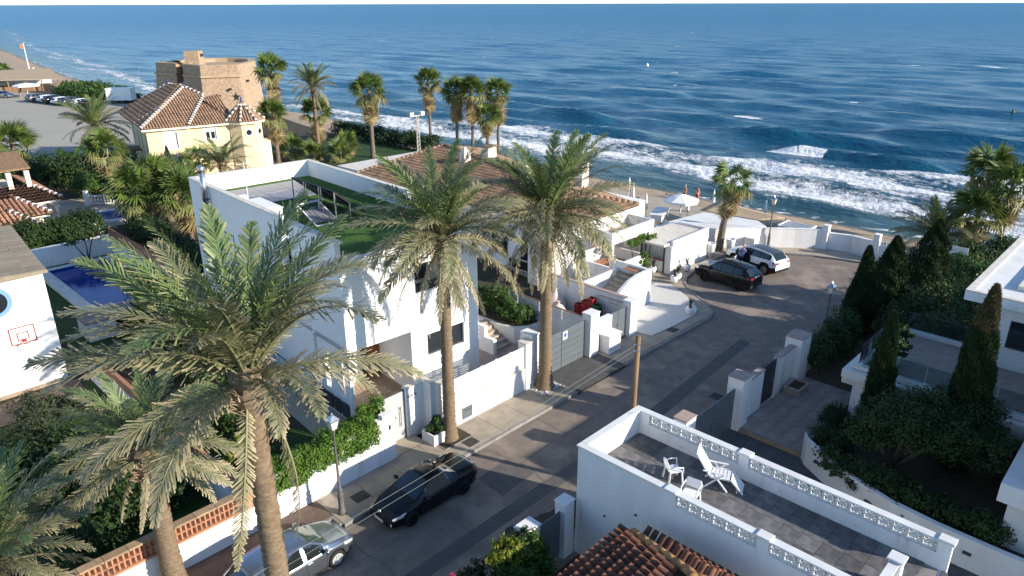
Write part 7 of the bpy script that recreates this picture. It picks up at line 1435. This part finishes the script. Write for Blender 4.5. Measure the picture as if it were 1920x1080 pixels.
# ---------------------------------------------------------------- bin yard
for k, (s, t, z, m, lab) in enumerate([(11.55,4.6+.0,0,'red_crate','a'),(11.55,4.6,.3,'red_crate','a'),(11.55,4.6,.6,'red_crate','a'),(11.55,4.6,.9,'red_crate','a'),(11.55,4.6,1.2,'red_crate','a'),(11.55,4.6,1.5,'red_crate','a'),(11.55,5.05,0,'red_crate','b'),(11.55,5.05,.3,'red_crate','b'),(11.55,5.05,.6,'red_crate','b'),(11.55,5.05,.9,'red_crate','b'),(11.55,5.05,1.2,'red_crate','b'),(11.5,5.5,0,'red_crate','c'),(11.5,5.5,.3,'red_crate','c'),(11.5,5.5,.6,'red_crate','c'),(11.5,5.5,.9,'red_crate','c'),(11.5,4.15,0,'green_crate','d'),(11.5,4.15,.3,'green_crate','d'),(11.5,4.15,.6,'green_crate','d'),(11.5,4.15,.9,'green_crate','d'),(11.5,4.15,1.2,'green_crate','d')]):
    lb = {'a': 'red bottle crate in the tallest stack beside the green crates', 'b': 'red bottle crate in the middle stack of the bin yard', 'c': 'red bottle crate in the lowest stack of the bin yard', 'd': 'green bottle crate in the stack by the gas bottles'}[lab]
    nth = ['bottom', 'second', 'third', 'fourth', 'fifth', 'sixth'][round(z/.3)]; lb = lb.replace('crate in', 'crate, '+nth+' from the ground in' if nth != 'bottom' else 'crate at the bottom of', 1)
    o = thing('bottle_crate', lb, 'crate', s, t, z+.02, 'stacked bottle crates in the bin yard', rot=0)
    b = MB(); b.box(-.2,.2,-.2,.2,0,.02)
    for a in (-1, 1): b.box(a*.2-.012,a*.2+.012,-.2,.2,.02,.1); b.box(a*.2-.012,a*.2+.012,-.2,.2,.17,.28); b.box(-.188,.188,a*.2-.012,a*.2+.012,.02,.1); b.box(-.188,.188,a*.2-.012,a*.2+.012,.17,.28)
    for x in (-.2,.2):
        for y in (-.2,.2): b.box(x-.03*(x>0)-.0,x+.03*(x<0),y-.03*(y>0),y+.03*(y<0),.1,.17)
    b.build('frame', m, o); MB().box(-.18,.18,-.18,.18,.02,.24).build('bottles','dark_room',o)
for lab, s, t in (('orange gas bottle against the yard door',10.9,2.7),('orange gas bottle beside the steel keg',10.6,3.1),('orange gas bottle behind the steel keg',11.4,3.2),('orange gas bottle in the corner of the bin yard',11.7,2.75)):
    o = thing('gas_bottle', lab, 'gas bottle', s, t, .02, rot=0); MB().lathe(0,0,[(.13,0),(.15,.05),(.15,.95),(.12,1.1),(.05,1.15)],14).build('cylinder','orange_bottle',o,True)
    MB().lathe(0,0,[(.1,1.1),(.1,1.28),(.085,1.28),(.085,1.1)],12).build('collar','orange_bottle',o); MB().lathe(0,0,[(.03,1.14),(.03,1.24)],8).build('valve','copper',o)
o = thing('beer_keg', 'steel keg among the orange gas bottles', 'keg', 11.1, 3.0, .75, rot=0); MB().lathe(0,0,[(.17,0),(.19,.03),(.19,.12),(.2,.15),(.19,.18),(.19,.4),(.2,.43),(.19,.46),(.19,.58),(.17,.6)],16).build('barrel','steel',o,True); MB().lathe(0,0,[(.18,.58),(.18,.68),(.165,.68),(.165,.58)],16).build('rim','steel',o); MB().box(-.3,.3,-.25,.25,-.75,0).build('stand','dark_metal',o)
b = MB(); b.tube([(12.02,2.6,1.9),(12.02,4.4,1.9)],.02,6); o = b.build('copper_pipe','copper'); setp(o,'copper gas pipe along the bin yard wall','pipe'); MB().tube([(12.02,3.0,1.9),(11.9,3.0,1.7),(11.9,3.6,1.7),(12.02,3.6,1.9)],.014,6).build('branch','copper',o); MB().tube([(12.02,4.4,1.9),(11.85,4.4,1.6),(11.6,4.0,1.5)],.014,6).build('branch','copper',o)
for lab, s, t, z, r_, m in (('pink striped sack piled in the bin yard',11.3,7.2,1.2,.62,'bag'),('salmon coloured full rubbish bag in the bin yard',10.4,6.2,1.0,.55,'bag'),('white plastic sack leaning in the bin yard',10.7,7.4,.8,.5,'white_fabric')):
    r = random.Random(int(s*10)); o = thing('sack', lab, 'sack', s, t, 0, rot=r.uniform(0,3)); b = MB(); prof = [(r_*.6,0),(r_*.9,z*.25),(r_,z*.6),(r_*.85,z*.95),(r_*.45,z*1.2),(r_*.2,z*1.3)]; b.lathe(0,0,prof,14); b.v = [(x*r.uniform(.85,1.15),y*r.uniform(.85,1.15),zz) for x,y,zz in b.v]; b.build('bag',m,o,True); MB().lathe(0,0,[(r_*.2,z*1.28),(r_*.1,z*1.36),(r_*.22,z*1.48)],8).build('tied_neck',m,o)
# palm pits
for (s, t, m, lab) in ((3.9,1.45,'white_gravel','square pit of white pebbles at the palm foot by the garage gate'),(-2.4,1.45,'earth','square earth pit at the palm foot by the planter box')):
    o = thing('tree_pit', lab, 'tree pit', s, t, .1, rot=0); MB().box(-.75,.75,-.5,.5,0,.035).build('fill',m,o)
    for x0,x1,y0,y1 in ((-.8,.8,-.55,-.5),(-.8,.8,.5,.55),(-.8,-.75,-.5,.5),(.75,.8,-.5,.5)): MB().box(x0,x1,y0,y1,0,.055).build('edging','kerb',o)
r = random.Random(9); pb = MB().lathe(0,0,[(.0,0),(.05,.02),(.05,.045),(0,.07)],6).mesh('pebble','white_gravel')
o = [q for q in bpy.data.objects if q.get('label','').startswith('square pit of white')][0]
for i in range(70): inst('pebble', pb, o, (r.uniform(-.7,.7), r.uniform(-.46,.46), .03), (0,0,r.uniform(0,3)), (r.uniform(.7,1.4),)*3)
# shore rocks and beach bits
for i in range(26):
    t = r.uniform(44, 92); s = float(shore(t))+r.uniform(-1.5, 3.5); q = r.uniform(.3, .9); b = MB(); b.lathe(0,0,[(.2,-.4),(.9,-.2),(1,.1),(.6,.45),(.1,.55)],8); b.v = [(x*r.uniform(.75,1.25)*q,y*r.uniform(.75,1.25)*q,z*q*.7) for x,y,z in b.v]; o = b.build('rock','rock',base=(0,0,0)); o.location = W(s,t,-2.4); setp(o,'dark rock in the shallows below the seafront palms','rock','rocks in the shallows')
for s, t in ((155,180),):
    pass
for lab, s, t in (('small white buoy floating far out beyond the surf',200,128),('small yellow buoy floating off the beach',150,10)):
    o = thing('buoy', lab, 'buoy', s, t, -2.5, rot=0); MB().lathe(0,0,[(.2,-.2),(.55,0),(.5,.4),(.25,.9),(.05,1.2)],12).build('float','white_plastic' if 'white' in lab else 'leaf_yellow',o,True); MB().tube([(0,0,1.1),(0,0,1.5)],.03,6).build('staff','iron',o)
parasol('large open parasol in front of the far beach restaurant', 21.2, 159, 0, 3.0, 2.6)
for i in range(6): table_set('table under the canopy of the far beach restaurant', 18+i*2.2, 178-i*1.5, .3, 'far restaurant tables')
